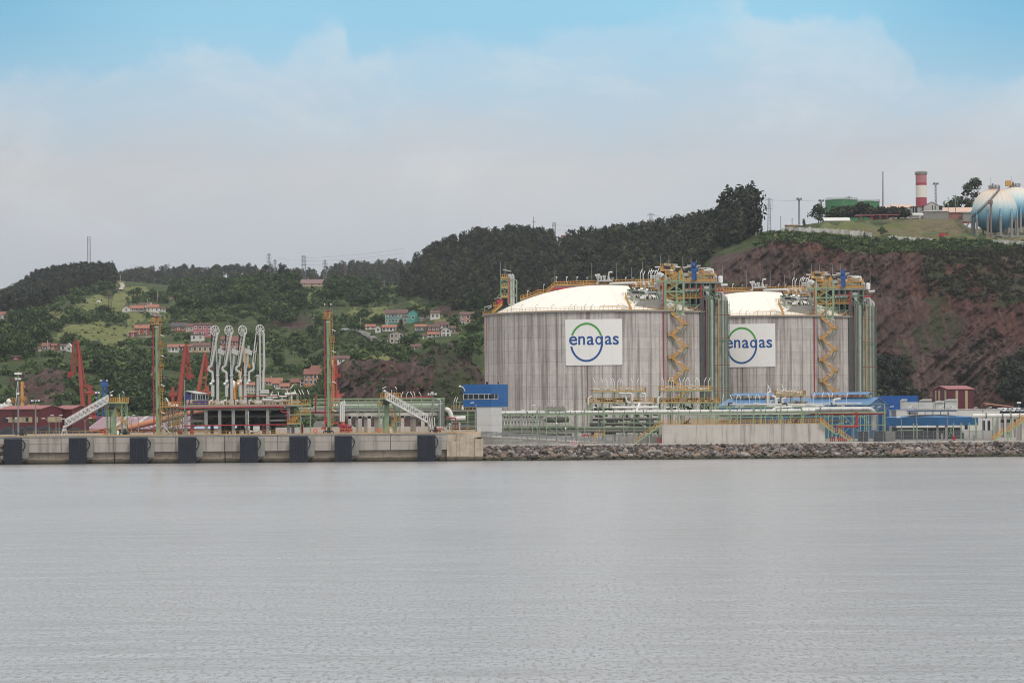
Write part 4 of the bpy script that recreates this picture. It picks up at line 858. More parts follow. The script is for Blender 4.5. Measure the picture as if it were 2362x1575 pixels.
MB().pbox(363, 416, 936.5, 939, D, 4.4, -.2).build('deck', yellow, ls); MB().rail([P(363, 937, D, -.2), P(416, 937, D, -.2)], 1.1, .8, .085).rail([P(363, 937, D, 4), P(416, 937, D, 4)], 1.1, .8, .085).build('deck_railing', yellow, ls)
d = MB().pbox(392, 421, 980.5, 982.5, D, 3, -.3).build('lower_deck', yellow, ls); MB().rail([P(392, 981, D, -.3), P(415, 981, D, -.3)], 1.0, .7, .085).build('lower_railing', yellow, d)
flight((421, 962), (402, 980), D, .4, ls)
MB().bar(P(383, 917, D), P(390, 930, D), .3).box(PX(387, D), PX(394.5, D), D + .5, D + 1.1, P(390, 936, D).z, P(390, 929, D).z).build('searchlight', lampwhite, ls)
for px in (398, 409): MB().pbox(px - 2, px + 2, 934.5, 937, D, .5, -.5).build('floodlight', lampwhite, ls)
MB().path([P(370, 1001, D, -.5), P(370, 986, D, -.5), P(374, 983, D, -.5), P(380, 983, D, -.5), P(391, 997, D, -.5)], .1, 6, .3).build('bent_pipe', white, ls)
MB().pbox(375, 382, 990, 1002, D, .8, -.4).build('cabinet', paleconc, ls)
tag(MB().drum(P(411, 996.5, D, 1), P(420, 996.5, D, 1), .5).build('red_tank', red, None, True), 'red horizontal foam tank under the green steel frame', 'tank')
tag(MB().drum(P(441, 990, D, 2), P(441, 999.5, D, 2), .52).pbox(437.5, 439, 988, 1001, D, .2, 1.5).build('red_tank', red, None, True), 'red upright foam tank behind the first platform column', 'tank')
tag(MB().pbox(583, 590.3, 982.5, 992.5, D, .9, 1).pbox(590.6, 598, 982.5, 992.5, D, .9, 1).pbox(584, 586, 992.5, 999, D, .3, 1.2).pbox(595, 597, 992.5, 999, D, .3, 1.2).build('cabinet', white), 'white twin door cabinet on legs under the loading platform', 'cabinet')
tag(MB().pbox(604, 611, 984, 999.5, D, .8, 1.0).pbox(605, 609, 980, 984, D, .6, 1.1).build('hose_cabinet', maroon), 'dark red hose cabinet beside the white one under the platform', 'cabinet')
# control cabin on the deck
cb = TH('control_cabin', 'small blue control cabin with big windows and striped sloping roof on the platform', 'cabin', (PX(452, 752), 752, zt))
c0, c1, c2 = (PX(428, 756), 756.), (PX(456, 750), 750.), (PX(480.5, 753), 753.); zr = P(450, 903, 752).z; zf = P(470, 910, 752).z; zs = P(470, 922, 752).z
f = MB(); A, B, C_ = (Vector((*c, 0)) for c in (c0, c1, c2))
E_ = A + (C_ - B); Zv = lambda p, z: (p.x, p.y, z)
f.add([Zv(A, zt), Zv(B, zt), Zv(C_, zt), Zv(E_, zt), Zv(A, zr), Zv(B, zs), Zv(C_, zs), Zv(E_, zr)], [(0, 1, 5, 4), (1, 2, 6, 5), (2, 3, 7, 6), (3, 0, 4, 7), (4, 5, 6, 7)]); f.build('body', navy, cb)
mpt = A.lerp(B, .48)
g = MB().add([Zv(mpt + Vector((-.02, -.06, 0)), zs + .1), Zv(B + Vector((0, -.06, 0)), zs + .1), Zv(B + Vector((0, -.06, 0)), zf - .1), Zv(mpt + Vector((-.02, -.06, 0)), zr - .1)], [(0, 1, 2, 3)])
g.add([Zv(B + Vector((.02, -.06, 0)), zs + .1), Zv(C_ + Vector((.02, -.06, 0)), zs + .1), Zv(C_ + Vector((.02, -.06, 0)), zf), Zv(B + Vector((.02, -.06, 0)), zf)], [(0, 1, 2, 3)]); wn = g.build('window', glass, cb)
fr = MB()
for t in (0, .25, .5, .75, 1): p = B.lerp(C_, t); fr.bar(Zv(p + Vector((0, -.1, 0)), zs), Zv(p + Vector((0, -.1, 0)), zf), .1)
for t in (.48, .85): p = A.lerp(B, t); fr.bar(Zv(p + Vector((0, -.1, 0)), zs), Zv(p + Vector((0, -.1, 0)), zf + (zr - zf) * (1 - t)), .12)
fr.bar(Zv(B + Vector((0, -.1, 0)), zs + .05), Zv(C_ + Vector((0, -.1, 0)), zs + .05), .1).bar(Zv(B + Vector((0, -.1, 0)), zf), Zv(C_ + Vector((0, -.1, 0)), zf), .12).bar(Zv(mpt + Vector((0, -.1, 0)), zs), Zv(B + Vector((0, -.1, 0)), zs), .12).bar(Zv(mpt + Vector((0, -.1, 0)), zr), Zv(B + Vector((0, -.1, 0)), zf), .12); fr.build('window_frame', white, wn)
rf = MB().add([Zv(A, zr + .05), Zv(B + Vector((0, -.3, 0)), zf + .05), Zv(C_ + Vector((.2, -.3, 0)), zf + .05), Zv(E_, zr + .05), Zv(A, zr + .15), Zv(B + Vector((0, -.3, 0)), zf + .2), Zv(C_ + Vector((.2, -.3, 0)), zf + .2), Zv(E_, zr + .15)], [(0, 1, 2, 3), (4, 5, 6, 7), (0, 1, 5, 4), (1, 2, 6, 5), (2, 3, 7, 6), (3, 0, 4, 7)]).build('roof', grey, cb)
rs = MB()
for k in range(7):
    t = (k + .2) / 7; t2 = (k + .65) / 7
    rs.prism([A.lerp(E_, t) + Vector((0, 0, zr + .18)), B.lerp(C_, t) + Vector((0, -.3, zf + .23)), B.lerp(C_, t2) + Vector((0, -.3, zf + .23)), A.lerp(E_, t2) + Vector((0, 0, zr + .18))], (0, 0, .05))
rs.build('roof_rib', white, rf)
tag(MB().tube((PX(426.5, D), D - .3, P(426, 947, D).z), P(426.5, 878, D, -.3), .07, 8).tube(P(426.5, 946, D, -.3), P(426.5, 930, D, -.3), .12, 8).ball(P(426.5, 878, D, -.3), .15, 8).build('lamp_post', silver, None, True), 'thin silver lamp post in front of the blue control cabin', 'lamp post')
for k, (px, lab) in enumerate(((432, 'pale switch box on a post in front of the blue cabin, left one'), (440, 'pale switch box on a post in front of the blue cabin, right one'))):
    tag(MB().pbox(px - 2, px + 2, 922, 929, D, .4, .6).pbox(px - .5, px + .5, 929, 934, D, .2, .7).build('switch_box', paleconc), lab, 'switch box')
# ------------------------------------------------------------------ loading arms
armw = M('arm_grey_white', (196, 196, 190), .55, var=.1, streak=.4, sdark=.5)
def loading_arm(px, lab, wide):
    D = 752.0; white = armw; t = TH('marine_loader', lab, 'loading arm', (PX(px, D), D, zt), 'white marine loading arms')
    q = lambda x, y, dy=0: P(px + x, y, D, dy)
    rb = MB().tube((PX(px, D), D, zt), q(0, 866), .40, 14).tube(q(0, 868), q(0, 864), .62, 14).tube((PX(px, D), D, zt), (PX(px, D), D, zt + .5), .6, 14); rb.build('riser_column', white, t)
    MB().bar((PX(px - 4.5, D), D + .2, zt), q(-4.5, 870, .2), .32, .4).build('ladder_channel', dark, t)
    if not wide:
        wc = q(-5.5, 763, -.6); wr = 1.22
        fwd = Vector((-.75, -.66, 0)).normalized()      # wheel plane
        ring = [wc + fwd * wr * math.cos(a) + Vector((0, 0, wr * math.sin(a))) for a in np.linspace(0, 2 * math.pi, 25)]
        wl = MB().path(ring, .15, 8)
        for k in range(8):
            a = k * math.pi / 4 + .2; wl.bar(wc, wc + fwd * wr * math.cos(a) + Vector((0, 0, wr * math.sin(a))), .18)
        wl.tube(wc + Vector((-.2, .2, 0)), wc + Vector((.2, -.2, 0)), .25, 10); wl.build('pulley_wheel', white, t, True)
        MB().path([q(-4, 770, -.2), q(0, 768, -.9), q(-1.5, 780, -.9), q(-12.5, 841, -.9)], .27, 10, .5).build('outboard_arm', white, t, True)
        bm = MB().bar(q(-8, 772, -.5), q(-17, 840, -.5), .16)
        for k in range(9): f = k / 8; bm.bar(q(-8, 772, -.5).lerp(q(-17, 840, -.5), f), q(-1.5, 778, -.9).lerp(q(-12.5, 838, -.9), f), .09)
        bm.build('arm_truss', silver, t)
        MB().bar(q(-12, 768, .3), q(-19.5, 838, .2), .16).bar(q(-14, 766, .3), q(-16, 830, .2), .2).build('cable', dark, t)
        MB().path([q(-12.5, 838, -.9), q(-13, 844, -.9), q(-20, 847, -.9), q(-20, 855, -.9), q(-11, 858, -.9), q(-10, 880, -.9)], .29, 10, .5).build('swivel_joint', white, t, True)
        MB().tube(q(-10, 876, -.9), q(-10, 881, -.9), .38, 10).ball(q(-15, 885, -1.0), .34, 10).tube(q(-14.5, 884, -1), q(-10, 881, -.9), .2).build('coupling_flange', lampwhite, t)
        MB().path([q(0, 866), q(1, 850, .3), q(4, 842, .3), q(8, 797, .4)], .30, 10, .5).build('counter_arm', silver, t, True)
        MB().prism([q(1, 803, -.2), q(17, 809, -.2), q(15, 820, -.2), q(0, 814, -.2)], (0, .5, 0)).build('counterweight', white, t)
        MB().bar(q(-1, 866, -.1), q(-4, 772, 0), .34, .3).build('inboard_arm', silver, t)
        MB().tube(q(-11, 915, -.4), q(-11, 888, -.4), .42, 12).tube(q(-11, 915, -.4), (PX(px - 11, D), D - .4, zt + .3), .16).tube(q(-11, 888, -.4), q(-11, 879, -.4), .12).build('balance_cylinder', white, t)
        hy = MB().path([q(-4, 835, -.3), q(-5.5, 850, -.3), q(-5, 866, -.3)], .2, 6).path([q(-7, 866, -.5), q(-9, 872, -.5), q(-7, 880, -.5), q(-4, 888, -.5)], .16, 6); hy.build('hydraulic_hose', black, t)
        MB().box(PX(px, D) - .8, PX(px, D) + .8, D - .5, D + .5, P(px, 868, D).z, P(px, 865.6, D).z).build('slewing_head', dark, t)
    else:
        wc = q(5, 761, -.4); wr = 1.2; fwd = Vector((-.75, -.66, 0)).normalized()
        ring = [wc + fwd * wr * math.cos(a) + Vector((0, 0, wr * math.sin(a))) for a in np.linspace(0, 2 * math.pi, 25)]; wl = MB().path(ring, .15, 8)
        for k in range(8): a = k * math.pi / 4 + .2; wl.bar(wc, wc + fwd * wr * math.cos(a) + Vector((0, 0, wr * math.sin(a))), .18)
        wl.build('pulley_wheel', white, t, True)
        MB().tube(q(4.5, 765, -.5), q(6, 900, -.5), .24, 10).build('inboard_arm', white, t); MB().path([q(9, 763, -.6), q(13.5, 768, -.6), q(15, 850, -.6), q(13, 857, -.6), q(13, 898, -.6)], .29, 10, .4).build('product_pipe', white, t, True)
        rg = MB()
        for y in (772, 788, 816, 845, 858, 877): rg.bar(q(5, y, -.5), q(14, y, -.5), .12)
        rg.build('spacer_rung', silver, t)
        MB().bar(q(-4, 768, -.3), q(-11.5, 837, -.7), .26).bar(q(-1.5, 790, -.3), q(-7, 840, -.5), .16).bar(q(-8, 815, -.5), q(-4, 808, -.4), .14).build('outboard_arm', white, t)
        MB().path([q(-11.5, 836, -.7), q(-9.5, 844, -.9), q(-9, 853, -.9), q(-20, 858, -.9), q(-20, 878, -.9)], .28, 10, .5).build('swivel_joint', white, t, True)
        MB().tube(q(-20, 875, -.9), q(-20, 880, -.9), .36, 10).ball(q(-23, 884, -1), .34, 10).build('coupling_flange', lampwhite, t)
        MB().box(q(-1, 0).x, q(19, 0).x, D - 1.0, D - .2, P(px, 908, D).z, P(px, 898, D).z).box(q(4, 0).x, q(8, 0).x, D - 1.05, D - .3, P(px, 898, D).z + .003, P(px, 888, D).z).build('counterweight', white, t)
        MB().path([q(-3, 770, 0), q(-4, 830, -.2), q(-5, 866, -.2)], .12, 6).build('hydraulic_hose', black, t)
for px, lab, wd in ((502, 'leftmost white loading arm with spoked pulley wheel at its top', False), (534, 'second white loading arm from the left, with a slanted counterweight plate', False), (565.5, 'third white loading arm from the left, in front of the yellow hoist', False), (595, 'rightmost white loading arm with a straight ladder-like double pipe', True)):
    loading_arm(px, lab, wd)
# ================================================================== trestle, control tower, ramp, rubble bank
D = 785.0
tr = TH('pipe_trestle', 'white concrete trestle with green pipe rack on top behind the right gangway', 'pipe rack', (PX(870, D), D, ZQ))
zb0, zb1 = P(900, 959, D).z, P(900, 951.5, D).z
MB().box(PX(798, D), PX(1007, D), D, D + 1.2, zb0, zb1).build('cross_beam', paleconc, tr)
for c in (806, 830.5, 851.5, 877, 928, 975):
    x = PX(c, D); MB().box(x - .45, x + .45, D + .1, D + 1.0, ZQ - 1, zb0).prism([(x - .45, D + .1, zb0 - .6), (x - .9, D + .1, zb0), (x + .9, D + .1, zb0), (x + .45, D + .1, zb0 - .6)], (0, .9, 0)).build('column', paleconc, tr)
for c in (822, 842, 866, 884, 906, 950, 990): x = PX(c, D); MB().box(x - .7, x + .7, D + 9, D + 10.4, ZQ - 1, zb0).build('rear_column', concrete, tr)
MB().box(PX(720, D), PX(1007, D), D + 9, D + 10.4, zb0, zb1 - .1).build('cross_beam', concrete, tr)
fr = MB()
for py, h in ((920.5, .32), (926.5, .22), (931, .22), (937.5, .4)): a, b = P(722, py, D, -.2), P(1025, py - 1.5, D, -.2); fr.bar(a, b, .22, h); fr.bar(a + Vector((0, 6, 0)), b + Vector((0, 6, 0)), .2, h)
for c in (783, 827, 842.5, 858, 874, 895, 927, 949, 973, 1001, 1024): x = PX(c, D); fr.bar((x, D - .1, zb1 if c < 1010 else ZQ), (x, D - .1, P(c, 919, D).z), .22)
for c in (728, 745, 815, 915, 940, 962, 987): fr.bar(P(c, 938, D), P(c + 8, 951, D), .12).bar(P(c + 8, 938, D), P(c + 8, 951, D), .14)
fr.build('steel_rack', green, tr)
for k, (a, b, py, r, mt) in enumerate(((690, 1018, 942, .30, silver), (690, 1018, 947, .24, white), (690, 1012, 951, .26, dpipe), (780, 1018, 934, .2, white), (720, 1018, 929, .18, dpipe), (690, 1010, 965, .2, dpipe))):
    MB().tube(P(a, py, D, 1.0 + .5 * k), P(b, py - 1, D, 1.0 + .5 * k), r, 10).build('rack_pipe', mt, tr, True)
for k, c in enumerate((786, 790, 794)):
    MB().path([P(c, 972, D, -1.2), P(c, 936, D, -1.2), P(c + 2.5, 931, D, -1.2), P(c, 927 - k * 2, D, -1.2)], .19, 8, .3).build('riser_pipe', white, tr, True)
for k, (c, y0) in enumerate(((1013, 924), (1016, 921), (1019, 926), (1022, 930))):
    MB().path([P(c - 8, y0 + .5, D, -.9), P(c, y0, D, -.9), P(c, 992, D, -.9)], .14, 8, .5).build('riser_pipe', silver if k % 2 else grey, tr, True)
mb = MB()
for k in range(9): z = 926 + k * 7; mb.bar(P(1023, z, D, -1.3), P(1028, z, D, -1.3), .06)
mb.bar(P(1023, 924, D, -1.3), P(1023, 992, D, -1.3), .07).bar(P(1028, 924, D, -1.3), P(1028, 992, D, -1.3), .07).build('ladder', dark, tr)
for (px, py, dx) in ((908, 913, 2), (926, 911, 4), (937, 911, 5), (951, 911, -5), (957, 911, -3), (971, 911, -5)):
    MB().bar(P(px, py, D), P(px + dx, py - 8, D), .15).tube(P(px, 920, D), P(px, py, D), .05, 6).build('tube_lamp', lampwhite, tr)
MB().path([P(925, 917, D, 3), P(1000, 914.5, D, 3)], .12).build('fire_main', red, tr)
tag(MB().path([P(1026, 944, 790), P(1034, 944, 790), P(1040, 955, 790), P(1042, 965, 790), P(1074, 964, 790)], .58, 12, 1.2).build('elbow_pipe', white, None, True), 'thick white pipe bending down beside the blue control tower', 'pipe')
tag(MB().path([P(1029, 964, 770), P(1050, 963, 770), P(1051.5, 966, 770), P(1051.5, 992, 770)], .16, 8, .4).build('fire_main', red, None, True), 'red pipe with a downward bend left of the control tower', 'pipe')
for px, lab in ((1037, 'short white pillar on the quay left of the pair'), (1060, 'short white round headed pillar near the control tower')):
    tag(MB().tube((PX(px, 740), 740, ZQ), (PX(px, 740), 740, ZQ + 1.9), .16).ball((PX(px, 740), 740, ZQ + 2.0), .28, 10).build('pillar', paleconc, None, True), lab, 'pillar')
tag(MB().path([P(1004, 985, 738), P(1020, 985, 738), P(1034, 992, 738)], .07).bar(P(1012, 998, 738), P(1012, 985, 738), .08).build('handrail', white), 'white handrail at the right end of the quay', 'handrail')
# red pump set, grey enclosure
rp = TH('fire_pump', 'red fire pump manifold behind the railing right of the right mast', 'pump', (PX(800, 760), 760, ZQ)); mb = MB()
for k in range(5): px = 785 + k * 5; mb.path([P(px, 997, 760), P(px, 982, 760), P(px + 4, 979, 760), P(px + 4, 990, 760)], .18, 8, .3)
mb.path([P(768, 975, 760), P(778, 976, 760), P(783, 982, 760), P(806, 981, 760)], .2, 8, .4); mb.build('manifold', red, rp); MB().pbox(783, 812, 988, 996, 760, 1.5, 1).build('skid', red, rp); MB().path([P(802, 982, 760, -.5), P(812, 981, 760, -.5), P(822, 992, 760, -.5)], .1, 6).build('exhaust', silver, rp)
tag(MB().prism([P(723, 985, 765), P(723, 977, 765), P(728, 971, 765), P(742, 971, 765), P(747, 976, 765), P(747, 985, 765)], (0, 3, 0)).build('acoustic_hood', greyconc), 'grey ribbed acoustic hood with clipped corners between platform stairs and mast', 'machine hood')
tag(MB().bar(P(697, 1000, 750), P(697.5, 978, 750), .5).box(PX(696, 750), PX(699.5, 750), 749.4, 750, P(697, 990, 750).z, P(697, 985, 750).z).build('hydrant', red), 'tall red monitor post at the foot of the platform stair tower', 'hydrant')
# structure behind control tower
D = 800.0
bs = TH('pipe_gantry', 'green pipe gantry with yellow railed grey slab left of the control tower', 'pipe gantry', (PX(1065, D), D, ZG))
MB().pbox(1041, 1098, 945, 948.5, D, 4).build('slab', greyconc, bs); MB().rail([P(1041, 945, D), P(1098, 944, D)], 1.1, .9, .09).build('railing', yellow, bs)
fr = MB()
for c in (1042, 1079, 1096): 
    for y in (0, 4): fr.bar((PX(c, D), D + y, ZG), P(c, 948, D, y), .22)
fr.bar(P(1041, 957, D), P(1098, 956, D), .16).bar(P(1041, 973, D), P(1098, 972, D), .16).bar(P(1060, 944, D, 4), P(1060, 926, D, 4), .2).bar(P(1050, 927, D, 4), P(1068, 926, D, 4), .12).build('frame', green, bs)
for k, (py, r, mt) in enumerate(((963, .2, dpipe), (969, .3, dpipe), (977, .32, dpipe), (983, .4, silver), (989, .3, dpipe))): MB().tube(P(1030, py, D, 1 + k * .6), P(1100, py - .5, D, 1 + k * .6), r, 10).build('gantry_pipe', mt, bs, True)
for px in (1047, 1052): MB().tube(P(px, 945, D), P(px, 925, D), .05, 6).bar(P(px, 926, D), P(px + 4, 916, D), .16).build('tube_lamp', lampwhite, bs)
MB().path([P(1067, 945, D), P(1067, 939, D), P(1071, 934, D)], .3, 8, .5).build('vent', white, bs)
# ------------------------------------------------------------------ control tower
D = 742.0; th = math.radians(30); cx = PX(1134, D); k_ = D / F
ct = TH('control_tower', 'control tower with a bright blue box of windows on a white shaft', 'tower', (cx, D, ZG))
eL = Vector((-math.cos(th), math.sin(th), 0)); eR = Vector((math.sin(th), math.cos(th), 0)); C0 = Vector((cx, D, 0))
def yawbox(mb, c, a, b, z0, z1):
    ps = [c, c + eR * b, c + eR * b + eL * a, c + eL * a]
    return mb.add([(p.x, p.y, z) for z in (z0, z1) for p in ps], [(3, 2, 1, 0), (4, 5, 6, 7), (0, 1, 5, 4), (1, 2, 6, 5), (2, 3, 7, 6), (3, 0, 4, 7)])
zt1, zt0 = P(1134, 886, D).z, P(1134, 938, D).z; aL, aR = 66 * k_ / math.cos(th), 37.5 * k_ / math.sin(th)
yawbox(MB(), C0, aL, aR, zt0, zt1).build('cab', blue, ct)
pj = MB()
for z in (P(0, 894.5, D).z + 0,):
    pass
for f in (.17, .33, .83): z = zt0 + (zt1 - zt0) * f; pj.add([C0 + eL * -.0 + Vector((0, -.02, z)), C0 + eL * aL + Vector((0, -.02, z)), C0 + eL * aL + Vector((0, -.02, z + .05)), C0 + Vector((0, -.02, z + .05))], [(0, 1, 2, 3)]); pj.add([C0 + Vector((.01, -.02, z)), C0 + eR * aR + Vector((.02, -.01, z)), C0 + eR * aR + Vector((.02, -.01, z + .05)), C0 + Vector((.01, -.02, z + .05))], [(0, 1, 2, 3)])
pj.build('panel_joint', M('joint_blue', (0, 72, 138), .5), ct)
zw0, zw1 = P(1134, 920.5, D).z, P(1134, 908.5, D).z; nL = Vector((-math.sin(th), -math.cos(th), 0)); nR = Vector((math.cos(th), -math.sin(th), 0))
def strip(a, b, nrm, off, z0, z1): return [a + nrm * off + Vector((0, 0, z0)), b + nrm * off + Vector((0, 0, z0)), b + nrm * off + Vector((0, 0, z1)), a + nrm * off + Vector((0, 0, z1))]
edges = [aL * .985, aL * .82, aL * .64, aL * .44, aL * .25, aL * .11, .02]
for a, b in zip(edges, edges[1:]):
    wn = MB().add(strip(C0 + eL * a, C0 + eL * b, nL, .03, zw0, zw1), [(0, 1, 2, 3)]).build('window', glass, ct)
    MB().bar(C0 + eL * a + nL * .06 + Vector((0, 0, zw0)), C0 + eL * a + nL * .06 + Vector((0, 0, zw1)), .1).bar(C0 + eL * a + nL * .06 + Vector((0, 0, zw0)), C0 + eL * b + nL * .06 + Vector((0, 0, zw0)), .1).bar(C0 + eL * a + nL * .06 + Vector((0, 0, zw1)), C0 + eL * b + nL * .06 + Vector((0, 0, zw1)), .07).build('window_frame', white, wn)
for a, b in ((.02, aR * .19), (aR * .21, aR * .38)):
    wn = MB().add(strip(C0 + eR * a, C0 + eR * b, nR, .03, zw0, zw1), [(0, 1, 2, 3)]).build('window', glass, ct)
    MB().bar(C0 + eR * b + nR * .06 + Vector((0, 0, zw0)), C0 + eR * b + nR * .06 + Vector((0, 0, zw1)), .09).bar(C0 + eR * a + nR * .06 + Vector((0, 0, zw0)), C0 + eR * b + nR * .06 + Vector((0, 0, zw0)), .1).build('window_frame', white, wn)
sl, sr = 34 * k_ / math.cos(th), 24 * k_ / math.sin(th); S0 = C0 + eR * .15 + eL * .15
yawbox(MB(), S0, sl, sr, ZG, zt0 + .001).build('shaft', M('white_cladding', (205, 204, 202), .6, var=.04), ct)
pj = MB()
for py in (958, 979.5): z = P(1134, py, D).z; pj.bar(S0 + nL * .005 + Vector((0, 0, z)), S0 + eL * sl + nL * .005 + Vector((0, 0, z)), .03).bar(S0 + nR * .005 + Vector((0, 0, z)), S0 + eR * sr + nR * .005 + Vector((0, 0, z)), .03)
pj.build('panel_joint', grey, ct)
MB().path([C0 + eL * (aL - .6) + nL * .1 + Vector((0, 0, zt1 - 1.6)), C0 + eL * (aL - .5) + nL * .6 + Vector((0, 0, zt1 - .7)), C0 + eL * (aL + .2) + nL * 1.0 + Vector((0, 0, zt1 - .35))], .1, 8, .4).ball(C0 + eL * (aL + .3) + nL * 1.0 + Vector((0, 0, zt1 - .4)), .25, 8).build('wall_lamp', lampwhite, ct)
for px, dy in ((1122, 1.5), (1124.5, 1.5), (1149, 3)): MB().tube(P(px, 887, D, dy), P(px, 882, D, dy), .12, 6).ball(P(px, 882, D, dy), .22, 8).build('roof_fitting', dark, ct)
# ------------------------------------------------------------------ ramp, crest path, rubble
rampm = M('ramp_masonry', (140, 136, 128), .9, var=.16, sc=.5, streak=.25, bump=.2)
rp = TH('access_ramp', 'grey ramp with guard rails sloping down to the right beside the quay', 'ramp', (PX(1240, 741), 741, ZG))
xA, xB = PX(1110, 741), PX(1398, 741)
MB().prism([(xA, 741, ZG - 1), (xB, 741, ZG - 1), (xB, 741, ZG + .1), (xA, 741, ZQ - 1.0)], (0, 7, 0)).build('ramp_body', rampm, rp)
st = MB(); rr = random.Random(3)
for row, z0 in ((0, ZG + .02), (1, ZG + .72)):
    x = xA + .2
    while x < xB - 3:
        wd = rr.uniform(.7, 1.5); zmax = ZQ - 1.2 + (ZG - ZQ + 1.2) * (x - xA) / (xB - xA)
        if z0 + .6 < zmax: st.prism([(x, 740.95, z0), (x + wd, 740.95, z0 + rr.uniform(-.05, .05)), (x + wd - rr.uniform(0, .2), 740.95, z0 + .64), (x + rr.uniform(0, .2), 740.95, z0 + .64)], (0, .2, 0))
        x += wd + .07
st.build('facing_stone', M('facing_stone', (152, 152, 144), .9, var=.2, sc=.4), rp)
gr = MB(); za, zz_ = ZQ - .9, ZG + .2
for h in (.45, .75, 1.05): gr.bar((xA, 740.9, za + h), (xB, 740.9, zz_ + h), .05, .22)
for k in range(26): x = xA + (xB - xA) * k / 25; z = za + (zz_ - za) * k / 25; gr.bar((x, 741, z), (x, 741, z + 1.25), .11)
for k in range(4): x = xA + 1.2 + k * 6.5; gr.bar((x, 740.5, ZG), (x + .9, 740.6, ZG + 2.2), .06).bar((x + 1.8, 740.5, ZG), (x + .9, 740.6, ZG + 2.2), .06)
gr.build('guard_rail', grey, rp)
cp = MB().box(PX(1113, 739), 200, 737.2, 741, ZG - 1, ZG + .12).build('crest_path', paleconc); tag(cp, kind='structure')
o = MB().add([(PX(1105, 728), 728.5, -1.2), (220, 728.5, -1.2), (220, 737.6, ZG - .05), (PX(1105, 728), 737.6, ZG - .05)], [(0, 1, 2, 3)]).build('embankment', M('dark_rubble_fill', (70, 64, 58), .95, var=.3, sc=1.2)); tag(o, kind='structure')
def rock_mat():
    m = bpy.data.materials.new('boulder_rock'); m.use_nodes = True; t = NT(m.node_tree)
    pos = t.new('ShaderNodeNewGeometry').outputs['Position']; z = t.new('ShaderNodeSeparateXYZ', i_0=pos).outputs[2]; r = t.new('ShaderNodeObjectInfo').outputs['Random']
    a = t.new('ShaderNodeAttribute', attribute_name='tint').outputs['Fac']
    v = t.math('FRACT', t.math('ADD', a, r)); n = t.noise(pos, 1.6, 6, .7)
    c = t.ramp(v, [(0, lin((111, 103, 99))), (.18, lin((134, 127, 123))), (.34, lin((88, 84, 84))), (.5, lin((123, 105, 95))), (.62, lin((149, 142, 137))), (.74, lin((77, 72, 71))), (.86, lin((137, 117, 104))), (1, lin((175, 170, 165)))], 'CONSTANT')
    c = t.mix(1.0, c, t.ramp(n, [(.3, (.55, .55, .55)), (.7, (1.38, 1.35, 1.3))]), 'MULTIPLY')
    zz = t.math('ADD', z, t.math('MULTIPLY', t.math('SUBTRACT', n, .5), 1.4))
    c = t.mix(t.math('SUBTRACT', 1.0, t.sstep(zz, .5, 1.1)), c, t.mix(t.sstep(n, .45, .55), lin((48, 50, 37)), lin((70, 69, 45))))
    c = t.mix(t.math('SUBTRACT', 1.0, t.sstep(zz, -.1, .35)), c, lin((25, 23, 21)))
    b = t.new('ShaderNodeBsdfPrincipled'); t.put(b.inputs['Base Color'], c); b.inputs['Roughness'].default_value = .85
    t.l.new(t.bump(t.noise(pos, 3.5, 5), .5, .12), b.inputs['Normal']); t.new('ShaderNodeOutputMaterial', i_0=b.outputs[0]); return m
RM = rock_mat()
def rock_verts(seed, sub=2):
    bm = bmesh.new(); bmesh.ops.create_icosphere(bm, subdivisions=sub, radius=1.0); rg = np.random.default_rng(seed)
    V = np.array([v.co for v in bm.verts]); Fc = [[v.index for v in f.verts] for f in bm.faces]; bm.free()
    for k in range(9):                                # facets: cut the ball by random planes
        nrm = rg.normal(size=3); nrm /= np.linalg.norm(nrm); d = V @ nrm; lim = rg.uniform(.55, .85); V = V - np.outer(np.maximum(d - lim, 0), nrm)
    V *= rg.uniform(.75, 1.2, 3); return V, Fc
RK = [rock_verts(900 + k) for k in range(14)]
RKM = []
for k, (V, Fc) in enumerate(RK):
    me = bpy.data.meshes.new('boulder'); me.from_pydata(V.tolist(), [], Fc); me.materials.append(RM)
    at = me.attributes.new('tint', 'FLOAT', 'POINT'); at.data.foreach_set('value', np.zeros(len(V), np.float32)); RKM.append(me)
def bank_pt(f): return 728.9 + f * 8.6, -.5 + f * (ZG + .35)
BL = {0: 'grey brown boulder in the upper part of the rubble bank below the crest path', 1: 'weathered boulder halfway up the rubble bank along the shore', 2: 'dark mossy boulder low in the rubble bank at the waterline'}
rg = np.random.default_rng(77); n_ind = 0
for k in range(300):
    x = PX(1118, 731) + (k + rg.uniform(.1, .9)) / 300 * (PX(2366, 731) - PX(1118, 731)); f = rg.uniform(.03, .92); y, z = bank_pt(f); r = rg.uniform(.6, 1.15) * (1.15 - .35 * f)
    o = bpy.data.objects.new('boulder', RKM[k % 14]); COL.objects.link(o); o.location = (x, y - .2, z); o.scale = (r * rg.uniform(1, 1.35), r, r * rg.uniform(.7, .95)); o.rotation_euler = (rg.uniform(-.5, .5), rg.uniform(-.5, .5), rg.uniform(0, 6.28))
    band = 2 if f < .33 else (1 if f < .66 else 0); tag(o, BL[band], 'boulder', ('boulders below the crest path', 'boulders halfway up the bank', 'mossy boulders at the waterline')[band])
V = []; Fi = []; T = []; off = 0
for k in range(3300):
    x = rg.uniform(PX(1112, 731), PX(2480, 731)); f = rg.random(); y, z = bank_pt(f); r = rg.uniform(.22, .6) * (1.1 - .35 * f); v, fc = RK[rg.integers(14)]
    a = rg.uniform(0, 6.28); ca, sa = math.cos(a), math.sin(a); q = v * np.array([1.2, 1, .8]) * r; q = np.stack([q[:, 0] * ca - q[:, 1] * sa + x, q[:, 0] * sa + q[:, 1] * ca + y, q[:, 2] + z + .02], -1)
    V.append(q); Fi += [tuple(i + off for i in t_) for t_ in fc]; T.append(np.full(len(v), rg.random())); off += len(v)
